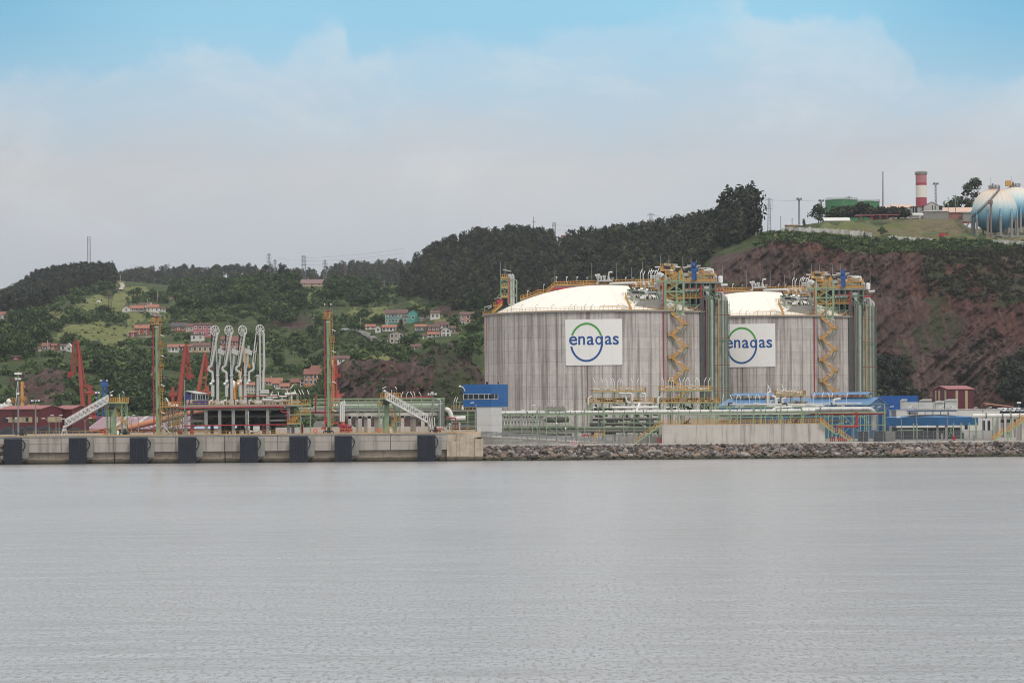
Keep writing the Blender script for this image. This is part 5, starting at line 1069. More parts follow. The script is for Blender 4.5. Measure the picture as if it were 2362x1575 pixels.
me = bpy.data.meshes.new('rubble'); me.from_pydata(np.concatenate(V).tolist(), [], Fi); me.materials.append(RM)
at = me.attributes.new('tint', 'FLOAT', 'POINT'); at.data.foreach_set('value', np.concatenate(T).astype(np.float32))
o = bpy.data.objects.new('rubble', me); COL.objects.link(o); tag(o, kind='stuff')
for k, (px, z, r) in enumerate(((2, .3, 1.0), (5, 1.6, .9), (1, 3.0, 1.1), (-6, 2, 1.3), (-7, .3, 1.4), (4, 4.3, .7))):
    o = bpy.data.objects.new('boulder', RKM[k]); COL.objects.link(o); o.location = (PX(px, 729), 728.6, z); o.scale = (r, r, r); tag(o, 'pale angular boulder left of the leftmost fender at the frame edge', 'boulder', 'boulders at the left end of the quay')
# ------------------------------------------------------------------ concrete bund with railings and stairs
def bund(pa, pb, pt, lab, D=741.6, dep=9):
    t = TH('concrete_bund', lab, 'wall', (PX((pa + pb) / 2, D), D, ZG)); z = P((pa + pb) / 2, pt, D).z
    MB().box(PX(pa, D), PX(pb, D), D, D + dep, ZG, z).build('wall', paleconc, t)
    MB().box(PX(pa, D), PX(pb, D), D - .03, D + .2, z, z + .15).build('edge_strip', yellow, t)
    MB().rail([(PX(pa, D) + .2, D + .3, z), (PX(pb, D) - .2, D + .3, z)], 1.05, 1.2, .08).rail([(PX(pa, D) + .2, D + dep - .3, z), (PX(pb, D) - .2, D + dep - .3, z)], 1.05, 1.2, .08).build('railing', yellow, t); return t, z
bd, zbd = bund(1526.5, 1902, 978, 'long pale streaked concrete bund wall with yellow railing above the rubble bank')
sd = TH('steel_stair', 'yellow railed green stair climbing to the left end of the concrete bund', 'stairs', (PX(1494, 741.6), 742, ZG), 'stairs of the concrete bund')
flight((1463, 1023), (1527, 977), 741.6, -.9, sd); MB().bar(P(1461, 1024, 741.6, -.95), P(1527, 979, 741.6, -.95), .12, .34).bar(P(1498, 1000, 741.6, -.5), P(1498, 1024, 741.6, -.5), .2).build('stringer', green, sd)
sd = TH('steel_stair', 'yellow railed green stair with landing descending from the right end of the concrete bund', 'stairs', (PX(1925, 741.6), 742, ZG), 'stairs of the concrete bund')
flight((1892, 972), (1925, 998), 741.6, -.9, sd); flight((1934, 998), (1964, 1019), 741.6, -.9, sd); MB().bar(P(1890, 974, 741.6, -.95), P(1926, 1000, 741.6, -.95), .12, .34).bar(P(1925, 1000, 741.6, -.95), P(1936, 1000, 741.6, -.95), .12, .34).bar(P(1934, 1000, 741.6, -.95), P(1966, 1020, 741.6, -.95), .12, .34).bar(P(1928, 1000, 741.6, -.5), P(1928, 1021, 741.6, -.5), .34).build('stringer', green, sd)
MB().rail([P(1923, 998, 741.6, -.9), P(1935, 998, 741.6, -.9)], 1.05, .6, .08).build('landing_rail', yellow, sd)
bd2, _ = bund(2357.5, 2420, 967, 'edge of another pale concrete block at the right frame edge')
sd = TH('steel_stair', 'yellow railed green stair climbing right to the block at the frame edge', 'stairs', (PX(2325, 741.6), 742, ZG), 'stairs of the concrete bund')
flight((2287, 1018), (2312, 997), 741.6, -.9, sd); flight((2322, 995), (2360, 969), 741.6, -.9, sd); MB().bar(P(2285, 1020, 741.6, -.95), P(2314, 998, 741.6, -.95), .12, .3).bar(P(2313, 998, 741.6, -.95), P(2324, 997, 741.6, -.95), .12, .3).bar(P(2322, 998, 741.6, -.95), P(2361, 971, 741.6, -.95), .12, .3).bar(P(2324, 998, 741.6, -.5), P(2324, 1021, 741.6, -.5), .4).build('stringer', green, sd)
for px, lab in ((1585, 'black mooring winch on top of the concrete bund, left one'), (1836, 'black mooring winch on top of the concrete bund, right one')):
    x = PX(px, 743); tag(MB().box(x - 1.0, x + .9, 742.6, 743.6, zbd, zbd + .35).tube((x, 743, zbd + .3), (x, 743, zbd + 1.0), .3, 10).bar((x + .2, 743, zbd + .6), (x + .6, 743, zbd + 1.5), .28).tube((x - .8, 742.8, zbd + .5), (x - .1, 742.8, zbd + .6), .16).build('mooring_winch', dark), lab, 'winch')
# fences
meshm = bpy.data.materials.new('chain_link'); meshm.use_nodes = True; t = NT(meshm.node_tree)
tb = t.new('ShaderNodeBsdfTransparent'); pb_ = t.new('ShaderNodeBsdfPrincipled'); pb_.inputs['Base Color'].default_value = (.12, .13, .14, 1)
t.new('ShaderNodeOutputMaterial', i_0=t.new('ShaderNodeMixShader', i_0=.38, i_1=tb.outputs[0], i_2=pb_.outputs[0]).outputs[0])
def fence(pa, pb, D, h, step, lab):
    t = TH('chain_link_fence', lab, 'fence', (PX((pa + pb) / 2, D), D, ZG)); xa, xb = PX(pa, D), PX(pb, D); n = int((xb - xa) / step); mb = MB()
    for k in range(n + 1): x = xa + (xb - xa) * k / n; mb.tube((x, D, ZG), (x, D, ZG + h), .06, 6).bar((x, D, ZG + h), (x, D - .35, ZG + h + .35), .06)
    for z in (.1, h * .5, h): mb.bar((xa, D, ZG + z), (xb, D, ZG + z), .045)
    mb.build('post_row', grey, t); MB().add([(xa, D + .03, ZG), (xb, D + .03, ZG), (xb, D + .03, ZG + h), (xa, D + .03, ZG + h)], [(0, 1, 2, 3)]).build('mesh_panel', meshm, t)
fence(1396, 1525, 742.5, 2.2, 1.5, 'grey chain link fence between ramp and concrete bund'); fence(1968, 2290, 742.5, 2.6, 2.4, 'tall grey chain link fence on the right behind the crest path')
tag(MB().box(PX(1425, 746), PX(1526, 746), 746, 746.3, ZG, ZG + 1.7).build('low_wall', concrete), 'low concrete wall behind the chain link fence left of the bund', 'wall')
# small furniture along the crest path
for px, lab in ((1316, 'red and white traffic barrier on the crest path, left pair'), (1322, 'second red and white traffic barrier from the left on the crest path'), (1327, 'third red and white traffic barrier from the left on the crest path'), (1332, 'rightmost red and white traffic barrier on the crest path')):
    x = PX(px, 739); tb_ = TH('traffic_barrier', lab, 'barrier', (x, 739, ZG + .12), 'traffic barriers on the crest path')
    MB().box(x - .2, x + .2, 738.8, 739.2, ZG + .12, ZG + .35).box(x - .18, x + .18, 738.85, 739.15, ZG + .55, ZG + .72).build('red_band', red, tb_); MB().box(x - .18, x + .18, 738.85, 739.15, ZG + .35, ZG + .55).box(x - .14, x + .14, 738.9, 739.1, ZG + .72, ZG + .86).build('white_band', lampwhite, tb_)
x = PX(1372, 739); cn = TH('traffic_cone', 'small red and white traffic cone on the crest path', 'cone', (x, 739, ZG + .12)); MB().box(x - .22, x + .22, 738.8, 739.2, ZG + .12, ZG + .17).tube((x, 739, ZG + .17), (x, 739, ZG + .45), .16, 10, .11).tube((x, 739, ZG + .62), (x, 739, ZG + .8), .07, 10, .03).build('cone_body', red, cn); MB().tube((x, 739, ZG + .45), (x, 739, ZG + .62), .11, 10, .07).build('stripe', lampwhite, cn)
for px, lab in ((1521, 'red hydrant box at the left foot of the concrete bund'), (2200, 'red hydrant box behind the right fence')):
    x = PX(px, 742); tag(MB().box(x - .25, x + .25, 742, 742.4, ZG, ZG + 1.0).box(x - .32, x + .32, 741.9, 742.5, ZG + 1.0, ZG + 1.35).build('hydrant_box', red), lab, 'hydrant')
for (a, b, py, lab, mt) in ((1981, 2002, 995, 'dark grey container behind the right fence, left one', dark), (2017, 2040, 995, 'dark grey container behind the right fence, middle one', dark), (2042, 2065, 996, 'grey ribbed cylinder bin behind the right fence', greyconc)):
    mb = MB().box(PX(a, 745), PX(b, 745), 745, 747.5, ZG, P(a, py, 745).z)
    for k in range(8): x = PX(a, 745) + (k + .5) * (PX(b, 745) - PX(a, 745)) / 8; mb.box(x - .08, x + .08, 744.94, 745, ZG + .1, P(a, py, 745).z - .1)
    tag(mb.build('steel_container', mt), lab, 'container')
for px, w, py, lab in ((2173, 5, 1000, 'pale grey electrical cabinet behind the right fence'), (2247, 4, 1004, 'small white electrical box behind the right fence')):
    tag(MB().box(PX(px - w / 2, 743.5), PX(px + w / 2, 743.5), 743.5, 744, ZG, P(px, py, 743.5).z).box(PX(px - w / 2, 743.5) - .05, PX(px + w / 2, 743.5) + .05, 743.4, 744.1, P(px, py, 743.5).z, P(px, py, 743.5).z + .08).build('electrical_cabinet', paleconc), lab, 'cabinet')
# ================================================================== pipe rack right of the tower
D = 770.0
pr = TH('pipe_rack', 'long green steel pipe rack carrying a big white pipe in front of the tanks', 'pipe rack', (PX(1600, D), D, ZG))
MB().path([P(1150, 952, D), P(1880, 946.3, D)], .42, 12).build('main_pipe', white, pr, True)
MB().path([P(1850, 944.5, D, 1.2), P(2008, 943.3, D, 1.2), P(2017, 950, D, 1.2), P(2017, 992, D, 1.2)], .66, 14, 1.6).build('main_pipe', silver, pr, True)
tall = {1239: 944, 1260: 944, 1305: 944, 1348: 942, 1393: 940, 1638: 939, 1684: 938, 1738: 937, 1755: 938, 1801: 936, 1849: 936, 2040: 930, 1283: 943}
fr = MB()
for c in (1160, 1176, 1203, 1228, 1239, 1260, 1283, 1305, 1331, 1348, 1393, 1438, 1462, 1499, 1520, 1565, 1610, 1638, 1656, 1684, 1701, 1738, 1755, 1801, 1849, 1902, 1920, 1945, 1984, 2003, 2024, 2040):
    x = PX(c, D); w_ = .26 if c in tall else .2; fr.bar((x, D - .6, ZG), (x, D - .6, P(c, tall.get(c, 956), D).z), w_)
    if c not in (1203,): fr.bar((x, D + 3.2, ZG), (x, D + 3.2, P(c, 956, D).z), .2)
a, b = P(1150, 957.5, D, -.6), P(2044, 950.5, D, -.6); fr.bar(a, b, .2, .3).bar(a + Vector((0, 3.8, 0)), b + Vector((0, 3.8, 0)), .2, .3)
fr.bar(P(1239, 945, D, -.6), P(1306, 944, D, -.6), .16).bar(P(1638, 939, D, -.6), P(1800, 937, D, -.6), .16).bar(P(1348, 942, D, -.6), P(1420, 941, D, -.6), .14).bar(P(2000, 931, D, -.6), P(2042, 931, D, -.6), .14)
for (p, q_) in (((1262, 948), (1305, 1000)), ((1306, 956), (1330, 985)), ((1262, 985), (1290, 1006)), ((1239, 990), (1260, 950)), ((1393, 965), (1380, 1000)), ((1462, 958), (1438, 1000)), ((1462, 958), (1490, 990)), ((1520, 958), (1499, 1000)), ((1565, 958), (1540, 990)), ((1565, 990), (1610, 958)), ((1610, 958), (1640, 990)), ((1701, 958), (1684, 990)), ((1656, 990), (1640, 958)), ((1945, 958), (1984, 1000)), ((1984, 958), (1945, 1000)), ((1900, 985), (1945, 975)), ((2003, 975), (1984, 958))):
    fr.bar(P(*p, D, -.6), P(*q_, D, -.6), .15)
for py, a, b in ((982, 1239, 1335), (997, 1150, 1340), (975, 1393, 1520), (985, 1393, 1530), (1002, 1393, 1530), (980, 1902, 2040)): fr.bar(P(a, py, D, -.5), P(b, py - .4, D, -.5), .15)
fr.build('steel_frame', green, pr)
for (a, b, py, r, mt, dy) in ((1152, 1256, 967, .34, white, .6), (1150, 1330, 987.5, .46, M('green_grey_pipe', (128, 138, 116), .6, streak=.3), .8), (1150, 1530, 995.5, .42, dpipe, .2), (1330, 1530, 988, .4, MATS['green_grey_pipe'], 1.6), (1380, 1520, 967, .36, dpipe, 2.2), (1360, 1530, 978, .42, dpipe, 2.6), (1158, 1250, 974, .2, dpipe, 1.6), (1412, 1520, 940, .34, white, 3.2), (1560, 1860, 956, .2, white, 2), (1650, 1900, 951, .22, dpipe, 2.4), (1150, 1320, 1003, .2, dpipe, 1.4), (1905, 2040, 955, .2, red, 0), (1905, 2030, 981, .16, red, 2)):
    MB().tube(P(a, py, D, dy), P(b, py - .006 * (b - a), D, dy), r, 12).build('rack_pipe', mt, pr, True)
MB().drum(P(1262, 968, D, 1.2), P(1310, 967.5, D, 1.2), .72).path([P(1256, 971, D, 1.0), P(1262, 968, D, 1.0)], .42, 10).build('vessel', dpipe, pr, True)
vl = MB(); v2 = MB()
for k in range(26):
    px = 1160 + k * 3.6; vl.box(PX(px, D) - .12, PX(px, D) + .14, D + .3, D + .7, P(px, 966 - (k % 3), D).z, P(px, 960 - (k % 2) * 2, D).z)
    if k % 2: v2.tube(P(px, 980, D, .5), P(px, 972, D, .5), .16)
for k in range(16): px = 1260 + k * 2.8; vl.box(PX(px, D) - .18, PX(px, D) + .18, D - .4, D + .2, P(px, 944, D).z, P(px, 939 - (k % 3) * 1.2, D).z)
vl.build('valve_row', dpipe, pr); v2.build('valve_body', white, pr)
MB().bar(P(1258, 943, D, -.4), P(1303, 942.5, D, -.4), .2, .7).tube(P(1258, 940.5, D, -.4), P(1303, 940, D, -.4), .16).build('valve_platform', greyconc, pr)
cl = MB()
for k in range(34): px = 1165 + k * 25; cl.tube(P(px, 952 - .0078 * (px - 1150), D), P(px + 1.2, 952 - .0078 * (px - 1150), D), .47, 12)
cl.build('pipe_clamp', grey, pr)
MB().path([P(1460, 951, D, .5), P(1470, 945, D, 2), P(1478, 930, D, 8)], .3, 8, .4).path([P(1780, 947, D, .5), P(1790, 940, D, 2), P(1830, 938, D, 4)], .22, 8, .4).build('branch_pipe', white, pr, True)
MB().path([P(1925, 984.5, D, -4), P(1976, 983.5, D, -4)], .22).path([P(1975, 951, D, -1), P(1975, 984, D, -1)], .3).path([P(1912, 1012, D, -14), P(1944, 1012, D, -14)], .16).path([P(1945, 1020, D, -14), P(1945, 1004, D, -14)], .16).build('fire_main', red, pr)
fv = MB()
for k in range(9): px = 1906 + k * 4.5; fv.path([P(px, 1020, D, -10), P(px, 1008 + (k % 3) * 2, D, -10), P(px + 2, 1006, D, -10)], .13, 6, .2)
fv.build('fire_valve', red, pr)
d = MB().pbox(1365, 1394, 1002.5, 1004, D, 1.5, -5).build('access_step', yellow, pr); MB().rail([P(1374, 1003, D, -5), P(1394, 1003, D, -5)], 1.05, .7, .08).build('step_rail', yellow, d); flight((1366, 1017), (1376, 1003), D, -5, pr)
tag(MB().path([P(1347, 1010, 750), P(1347, 1002, 750), P(1357, 1002, 750), P(1357, 1010, 750)], .12, 8, .2).bar(P(1340, 1004, 750), P(1362, 1004, 750), .14).build('hose_stand', red), 'red pipe hose stand behind the ramp guard rail', 'hose stand')
# ================================================================== process structures between rack and tanks
def process_unit(pa, pb, py1, qa, qb, py2, D, lab, sticks, ystick, dep=8):
    t = TH('process_unit', lab, 'process unit', (PX((pa + pb) / 2, D), D, ZG), 'process units in front of the tanks'); rr = random.Random(int(pa))
    for (a, b, py) in ((pa, pb, py1), (qa, qb, py2)):
        d = MB().pbox(a, b, py, py + 2.4, D, dep).build('deck', green, t); MB().rail([P(a, py, D), P(b, py - .5, D)], 1.15, .8, .09, .22).rail([P(a, py, D, dep), P(b, py - .5, D, dep)], 1.15, 1.0, .09).rail([P(a, py, D), P(a, py, D, dep)], 1.15, 1, .09).rail([P(b, py, D), P(b, py, D, dep)], 1.15, 1, .09).build('deck_railing', yellow, d)
    fr = MB(); n = max(3, int((pb - pa) / 28))
    for k in range(n + 1):
        px = pa + 10 + (pb - pa - 20) * k / n
        for y in (.3, dep - .3):
            fr.bar((PX(px, D), D + y, ZG), (PX(px, D), D + y, P(px, py1, D).z), .3)
            if qa < px < qb: fr.bar(P(px, py1, D, y), P(px, py2, D, y), .24)
        fr.bar(P(px, py1 + 18, D), P(px + 10, py1 + 3, D), .16).bar(P(px, py1 + 18, D), P(px - 10, py1 + 3, D), .16)
    fr.bar(P(pa, py1 + 20, D), P(pb, py1 + 20, D), .2).build('steel_frame', green, t)
    dk = MB(); sv = MB(); wt = MB()
    for k in range(64):
        px = rr.uniform(pa + 14, pb - 10); y = rr.uniform(.8, dep - 1); lev = k % 3
        yb = (py1, py2, py1 + 24)[lev]
        if lev == 1: px = rr.uniform(qa + 4, qb - 4)
        h = rr.uniform(4, 12) if lev < 2 else rr.uniform(8, 20)
        m_ = (dk, sv, dk)[k % 3] if lev else (dk, dk, sv)[(k // 3) % 3]
        if k % 4 == 0: m_.tube(P(px, yb, D, y), P(px, yb - h, D, y), rr.uniform(.12, .35), 8)
        elif k % 4 == 1: m_.tube(P(px - rr.uniform(4, 16), yb - h * .7, D, y), P(px + rr.uniform(4, 16), yb - h * .7, D, y), rr.uniform(.12, .28), 8)
        elif k % 4 == 2: m_.pbox(px - 2.5, px + 2.5, yb - h * .6, yb, D, 1.0, y)
        else: m_.path([P(px, yb, D, y), P(px, yb - h, D, y), P(px + rr.uniform(-10, 10), yb - h, D, y)], rr.uniform(.1, .2), 7, .3)
    dk.build('machinery', dark, t); sv.build('pipework', silver, t)
    for k in range(4):
        px = qa + (qb - qa) * (.22 + .16 * k); wt.path([P(px - 9, py2 - 9, D, .4), P(px, py2 - 9, D, .4), P(px, py2, D, .4)], .2, 8, .5)
    wt.path([P(pa + 4, py1 + 4, D, -.3), P(pa + 4, py1 - 10, D, -.3), P(pa + 12, py1 - 14, D, -.3)], .2, 8, .5); wt.build('bent_pipe', white, t, True)
    for px in sticks:
        s = rr.choice((-1, -1, 1)) * rr.uniform(3, 5); MB().tube(P(px, py2, D, 1.5), P(px, ystick + 8, D, 1.5), .05, 6).bar(P(px, ystick + 10, D, 1.5), P(px + s, ystick, D, 1.5), .16).build('tube_lamp', lampwhite, t)
    return t
ta = process_unit(1353, 1512, 928, 1366, 1490, 903.5, 806, 'left two storey process unit with yellow railed decks in front of the first tank', (1373, 1391, 1401, 1413, 1418, 1425, 1431, 1437, 1460, 1470, 1479), 872)
MB().path([P(1428, 907, 806, -.5), P(1441, 907, 806, -.5), P(1443, 912, 806, -.5), P(1446, 929, 806, -.5), P(1510, 930, 806, -.5)], .26, 10, .6).path([P(1443, 907, 806, -.8), P(1457, 907, 806, -.8), P(1458, 926, 806, -.8)], .26, 10, .6).path([P(1480, 907, 806, -.5), P(1488, 908, 806, -.5), P(1489, 926, 806, -.5)], .24, 10, .5).build('bent_pipe', white, ta, True)
process_unit(1514, 1660, 928, 1523, 1643, 900.5, 800, 'middle two storey process unit with yellow railed decks at the foot of the zigzag stairs', (1531, 1542, 1550, 1554, 1570, 1576, 1582, 1592, 1604, 1614, 1625, 1635), 870)
uc = process_unit(1772, 1862, 936, 1790, 1858, 911, 812, 'right small process unit with white bent pipes in front of the blue roofed hall', (1776, 1808), 886, 6)
for k, (p0, p1, p2) in enumerate((((1770, 932), (1770, 906), (1778, 904)), ((1780, 913), (1788, 915), (1789, 930)), ((1791, 932), (1790, 920), (1797, 918)), ((1805, 932), (1803, 920), (1812, 918)), ((1862, 936), (1835, 937), (1820, 942)), ((1922, 930), (1922, 921), (1938, 920)))):
    MB().path([P(*p0, 812, -1), P(*p1, 812, -1), P(*p2, 812, -1)], .3, 10, .8).build('bent_pipe', white, uc, True)
for (px, py) in ((1771, 893), (1775, 900), (1796, 900), (1815, 899), (1846, 906), (1688, 914), (1699, 914), (1709, 914), (1729, 914), (1742, 914), (1753, 914), (1876, 909), (1896, 909), (1913, 909), (1919, 909), (1953, 909), (1667, 914)):
    tag(MB().tube(P(px, 934, 815), P(px, py + 5, 815), .05, 6).bar(P(px, py + 6, 815), P(px + random.choice((-4, 3, 2)), py - 4, 815), .17).build('tube_lamp', lampwhite), 'slanted white tube lamp on a thin post in front of the blue roofed hall', 'lamp', 'tube lamps before the blue hall')
D = 795.0
pm = TH('pipe_manifold', 'dense rack of silver and red pipes between the concrete bund and the blue hall', 'pipe rack', (PX(1800, D), D, ZG)); fr = MB()
for c in range(1650, 2000, 29): fr.bar((PX(c, D), D, ZG), P(c, 936, D), .22).bar((PX(c, D), D + 4, ZG), P(c, 936, D, 4), .2).bar(P(c, 960, D), P(c + 29, 941, D), .12)
fr.bar(P(1650, 940, D), P(2000, 938, D), .2).bar(P(1650, 962, D), P(2000, 960, D), .2).build('steel_frame', green, pm)
for (a, b, py, r, mt, dy) in ((1668, 1770, 934, .24, silver, 1), (1700, 1900, 936.5, .2, white, 1.6), (1750, 1990, 932, .16, white, 2.3), (1660, 1990, 957, .3, dpipe, 1), (1690, 1760, 968, .55, dpipe, 2), (1820, 1900, 966, .4, dpipe, 2), (1870, 2010, 954, .17, red, .5), (1660, 1960, 972, .3, dpipe, 1), (1930, 1990, 941, .2, silver, .4)):
    MB().tube(P(a, py, D, dy), P(b, py - .006 * (b - a), D, dy), r, 10).build('manifold_pipe', mt, pm, True)
wt = MB(); dk = MB()
for k in range(70):
    px = random.uniform(1668, 1960); m_ = wt if k % 3 else dk; h = random.uniform(2, 7); y = random.uniform(.2, 4); yb = random.choice((940, 936, 975, 975))
    if k % 2: m_.path([P(px, yb, D, y), P(px, yb - h, D, y), P(px + random.uniform(-14, 14), yb - h, D, y)], random.uniform(.1, .2), 7, .3)
    else: m_.pbox(px - 1.6, px + 1.6, yb - h, yb, D, .6, y)
wt.build('valve_row', silver, pm); dk.build('pump_row', dark, pm)
tag(MB().pbox(1630, 1700, 955, 985, D, 8, 3).build('equipment_shelter', paleconc), 'beige low equipment shelter behind the concrete bund railing', 'shelter'); 
tag(MB().pbox(1580, 1628, 953, 985, 792, 6).build('pump_house', concrete), 'small grey concrete pump house behind the left part of the bund', 'building')
dkp = TH('pump_skid', 'dark tangle of pumps and pipes under the left process unit', 'pump skid', (PX(1440, 798), 798, ZG)); mb = MB()
for k in range(60): px = random.uniform(1366, 1525); y = random.uniform(0, 4); z0 = random.uniform(950, 1000); mb.tube(P(px - 9, z0, 798, y), P(px + 9, z0, 798, y), random.uniform(.15, .4), 7) if k % 2 else mb.pbox(px - 3, px + 3, z0, z0 + 9, 798, 1, y)
mb.build('machinery', dark, dkp)
# ================================================================== storage tanks
TD, TR = 1050.0, 41.0; TX = (1395 - CX + 1) * TD / F; ZW = 44.3; ZD = 54.7
def wall_mat():
    m = bpy.data.materials.new('tank_wall_concrete'); m.use_nodes = True; t = NT(m.node_tree)
    oc = t.new('ShaderNodeTexCoord').outputs['Object']; s = t.new('ShaderNodeSeparateXYZ', i_0=oc)
    th = t.math('MULTIPLY', t.math('ARCTAN2', s.outputs[0], t.math('MULTIPLY', s.outputs[1], -1.0)), TR); z = s.outputs[2]
    cv = lambda a, b: t.new('ShaderNodeCombineXYZ', i_0=t.math('MULTIPLY', th, a), i_1=0.0, i_2=t.math('MULTIPLY', z, b)).outputs[0]
    f1 = t.noise(cv(.42, .010), 1.0, 7, .72); f2 = t.noise(cv(1.3, .022), 1.0, 5, .7); f3 = t.noise(cv(.06, .01), 1.0, 3, .5); f4 = t.noise(cv(.5, .5), 1.0, 5, .7); f5 = t.noise(cv(.8, .06), 1.0, 5, .7)
    c = t.mix(t.sstep(f4, .3, .7), lin((178, 172, 167)), lin((196, 191, 187)))
    run = t.math('MULTIPLY', t.sstep(f1, .46, .60), t.math('ADD', .45, t.math('MULTIPLY', t.sstep(f5, .35, .65), .5)))
    c = t.mix(t.math('MULTIPLY', run, .92), c, lin((110, 98, 93)))
    c = t.mix(t.math('MULTIPLY', t.sstep(f2, .53, .62), .7), c, lin((120, 108, 102)))
    c = t.mix(t.math('MULTIPLY', t.sstep(f2, .46, .38), .5), c, lin((206, 200, 194)))
    c = t.mix(t.math('MULTIPLY', t.sstep(f3, .5, .7), .25), c, lin((150, 134, 124)))
    lift = t.math('FRACT', t.math('DIVIDE', z, 4.05)); ln = t.math('LESS_THAN', lift, .035)
    c = t.mix(t.math('MULTIPLY', ln, .38), c, lin((110, 92, 84)))
    band = t.math('FRACT', t.math('MULTIPLY', t.math('FLOOR', t.math('DIVIDE', z, 4.05)), .377)); c = t.mix(1.0, c, t.ramp(band, [(0, (.93, .93, .93)), (1, (1.06, 1.05, 1.04))]), 'MULTIPLY')
    vj = t.math('LESS_THAN', t.math('FRACT', t.math('DIVIDE', th, 3.2)), .03); c = t.mix(t.math('MULTIPLY', vj, .2), c, lin((110, 96, 88)))
    bj = t.math('LESS_THAN', t.math('FRACT', t.math('ADD', t.math('DIVIDE', th, 25.7), .28)), .012); c = t.mix(t.math('MULTIPLY', bj, .6), c, lin((96, 78, 72)))
    b = t.new('ShaderNodeBsdfPrincipled'); t.put(b.inputs['Base Color'], c); b.inputs['Roughness'].default_value = .9
    t.l.new(t.bump(f4, .25, .1), b.inputs['Normal']); t.new('ShaderNodeOutputMaterial', i_0=b.outputs[0]); return m
domem = M('dome_cream_paint', (246, 240, 226), .55, var=.03, sc=.05)
tk = TH('storage_tank', 'nearer huge round concrete gas tank with white dome and full company sign', 'tank', (TX, TD, ZG), 'the two concrete storage tanks')
c0 = (TX, TD, 0)
MB().lathe(c0, [(TR, ZG - 1), (TR, ZW)], 160).build('wall', wall_mat(), tk, 'all')
MB().lathe(c0, [(TR, ZW), (TR + .7, ZW), (TR + .7, ZW + .5), (TR - 3, ZW + .5)], 160).build('ring_walkway', greyconc, tk)
RS = (38.5 ** 2 + (ZD - ZW - .3) ** 2) / (2 * (ZD - ZW - .3)); prof = [(38.5, ZW + .3)] + [(RS * math.sin(a), ZD - RS * (1 - math.cos(a))) for a in np.linspace(math.asin(38.5 / RS), .0005, 20)][1:]
dome = MB().lathe(c0, prof, 120).build('dome', domem, tk, 'all')
sm = MB()
for k in range(20):
    a = k * math.pi / 10 + .1; pts = [(TX + r * math.cos(a), TD + r * math.sin(a), z + .02) for r, z in prof if r > 6]
    for p, q_ in zip(pts, pts[1:]): sm.bar(p, q_, .12, .05)
sm.build('roof_seam', M('seam_tan', (236, 226, 210), .6), dome)
ring = lambda r, z, a0=0, a1=360, n=90: [(TX + r * math.sin(math.radians(a)), TD - r * math.cos(math.radians(a)), z) for a in np.linspace(a0, a1, n)]
MB().rail(ring(TR + .6, ZW + .5), 1.15, 1.45, .085, .14).build('rim_railing', yellow, tk)
yw = lambda px, r=TR: TD - math.sqrt(max(r * r - (PX(px, TD - 25) - TX) ** 2, 0))
W_ = lambda px, py, off=0.0: P(px, py, yw(px) - off)
# sign on the wall
def sgn(px, py, off):
    D = 1009.0
    for _ in range(4):
        p = P(px, py, D); dx = p.x - TX; D = TD - math.sqrt((TR + off) ** 2 - dx * dx)
    return P(px, py, D)
zx = lambda x, y: (1080 + x / 3.919, 560 + y / 3.919)
vs = []; fs = []; n = 24; NP = 26
for off in (.05, .28):
    for i in range(n + 1):
        for y in (0, 1):
            t = i / n; xt = 876 + 514 * t; xb = 882 + 511 * t
            vs.append(sgn(*zx(xt, 694 - 7 * t), off) if y == 0 else sgn(*zx(xb, 1109 - 6 * t), off))
m2 = 2 * (n + 1)
for i in range(n): fs += [(m2 + 2 * i, m2 + 2 * i + 1, m2 + 2 * i + 3, m2 + 2 * i + 2), (2 * i, m2 + 2 * i, m2 + 2 * i + 2, 2 * i + 2), (2 * i + 1, 2 * i + 3, m2 + 2 * i + 3, m2 + 2 * i + 1)]
fs += [(0, 1, m2 + 1, m2), (2 * n, m2 + 2 * n, m2 + 2 * n + 1, 2 * n + 1)]
sign = MB().add(vs, fs).build('sign_panel', M('sign_white', (240, 238, 234), .45, var=.02), tk)
pl = MB()
for x in (995, 1105, 1215, 1300): pl.bar(sgn(*zx(x, 700), .29), sgn(*zx(x + 4, 1102), .29), .05)
pl.bar(sgn(*zx(880, 952), .29), sgn(*zx(1392, 944), .29), .05); pl.build('panel_seam', M('seam_grey', (222, 220, 216), .5), sign)
def flat(poly_list, faces, off=.33): 
    return MB().add([sgn(*zx(x, y), off) for x, y in poly_list], faces)
def arc(cx, cy, rx, ry, w, a0, a1, n=40):
    v = []; f = []
    for i in range(n + 1):
        a = math.radians(a0 + (a1 - a0) * i / n)
        for s in (-.5, .5): v.append((cx + (rx + s * w) * math.cos(a), cy - (ry + s * w) * math.sin(a)))
    return v, [(2 * i, 2 * i + 1, 2 * i + 3, 2 * i + 2) for i in range(n)]
logo_g = M('logo_green', (62, 166, 54), .45, var=.02); logo_b = M('logo_blue', (14, 82, 156), .45, var=.02); halo = M('logo_white', (246, 246, 244), .4, var=.01)
slope = lambda x: -(x - 1130) * .012
v, f = arc(1069, 898, 140.5, 168, 18, 20.5, 158); flat([(x, y + slope(x)) for x, y in v], f).build('ring_arc', logo_g, sign)
v, f = arc(1069, 898, 140.5, 168, 18, 193, 350); flat([(x, y + slope(x)) for x, y in v], f).build('ring_arc', logo_b, sign)
LB = MB()
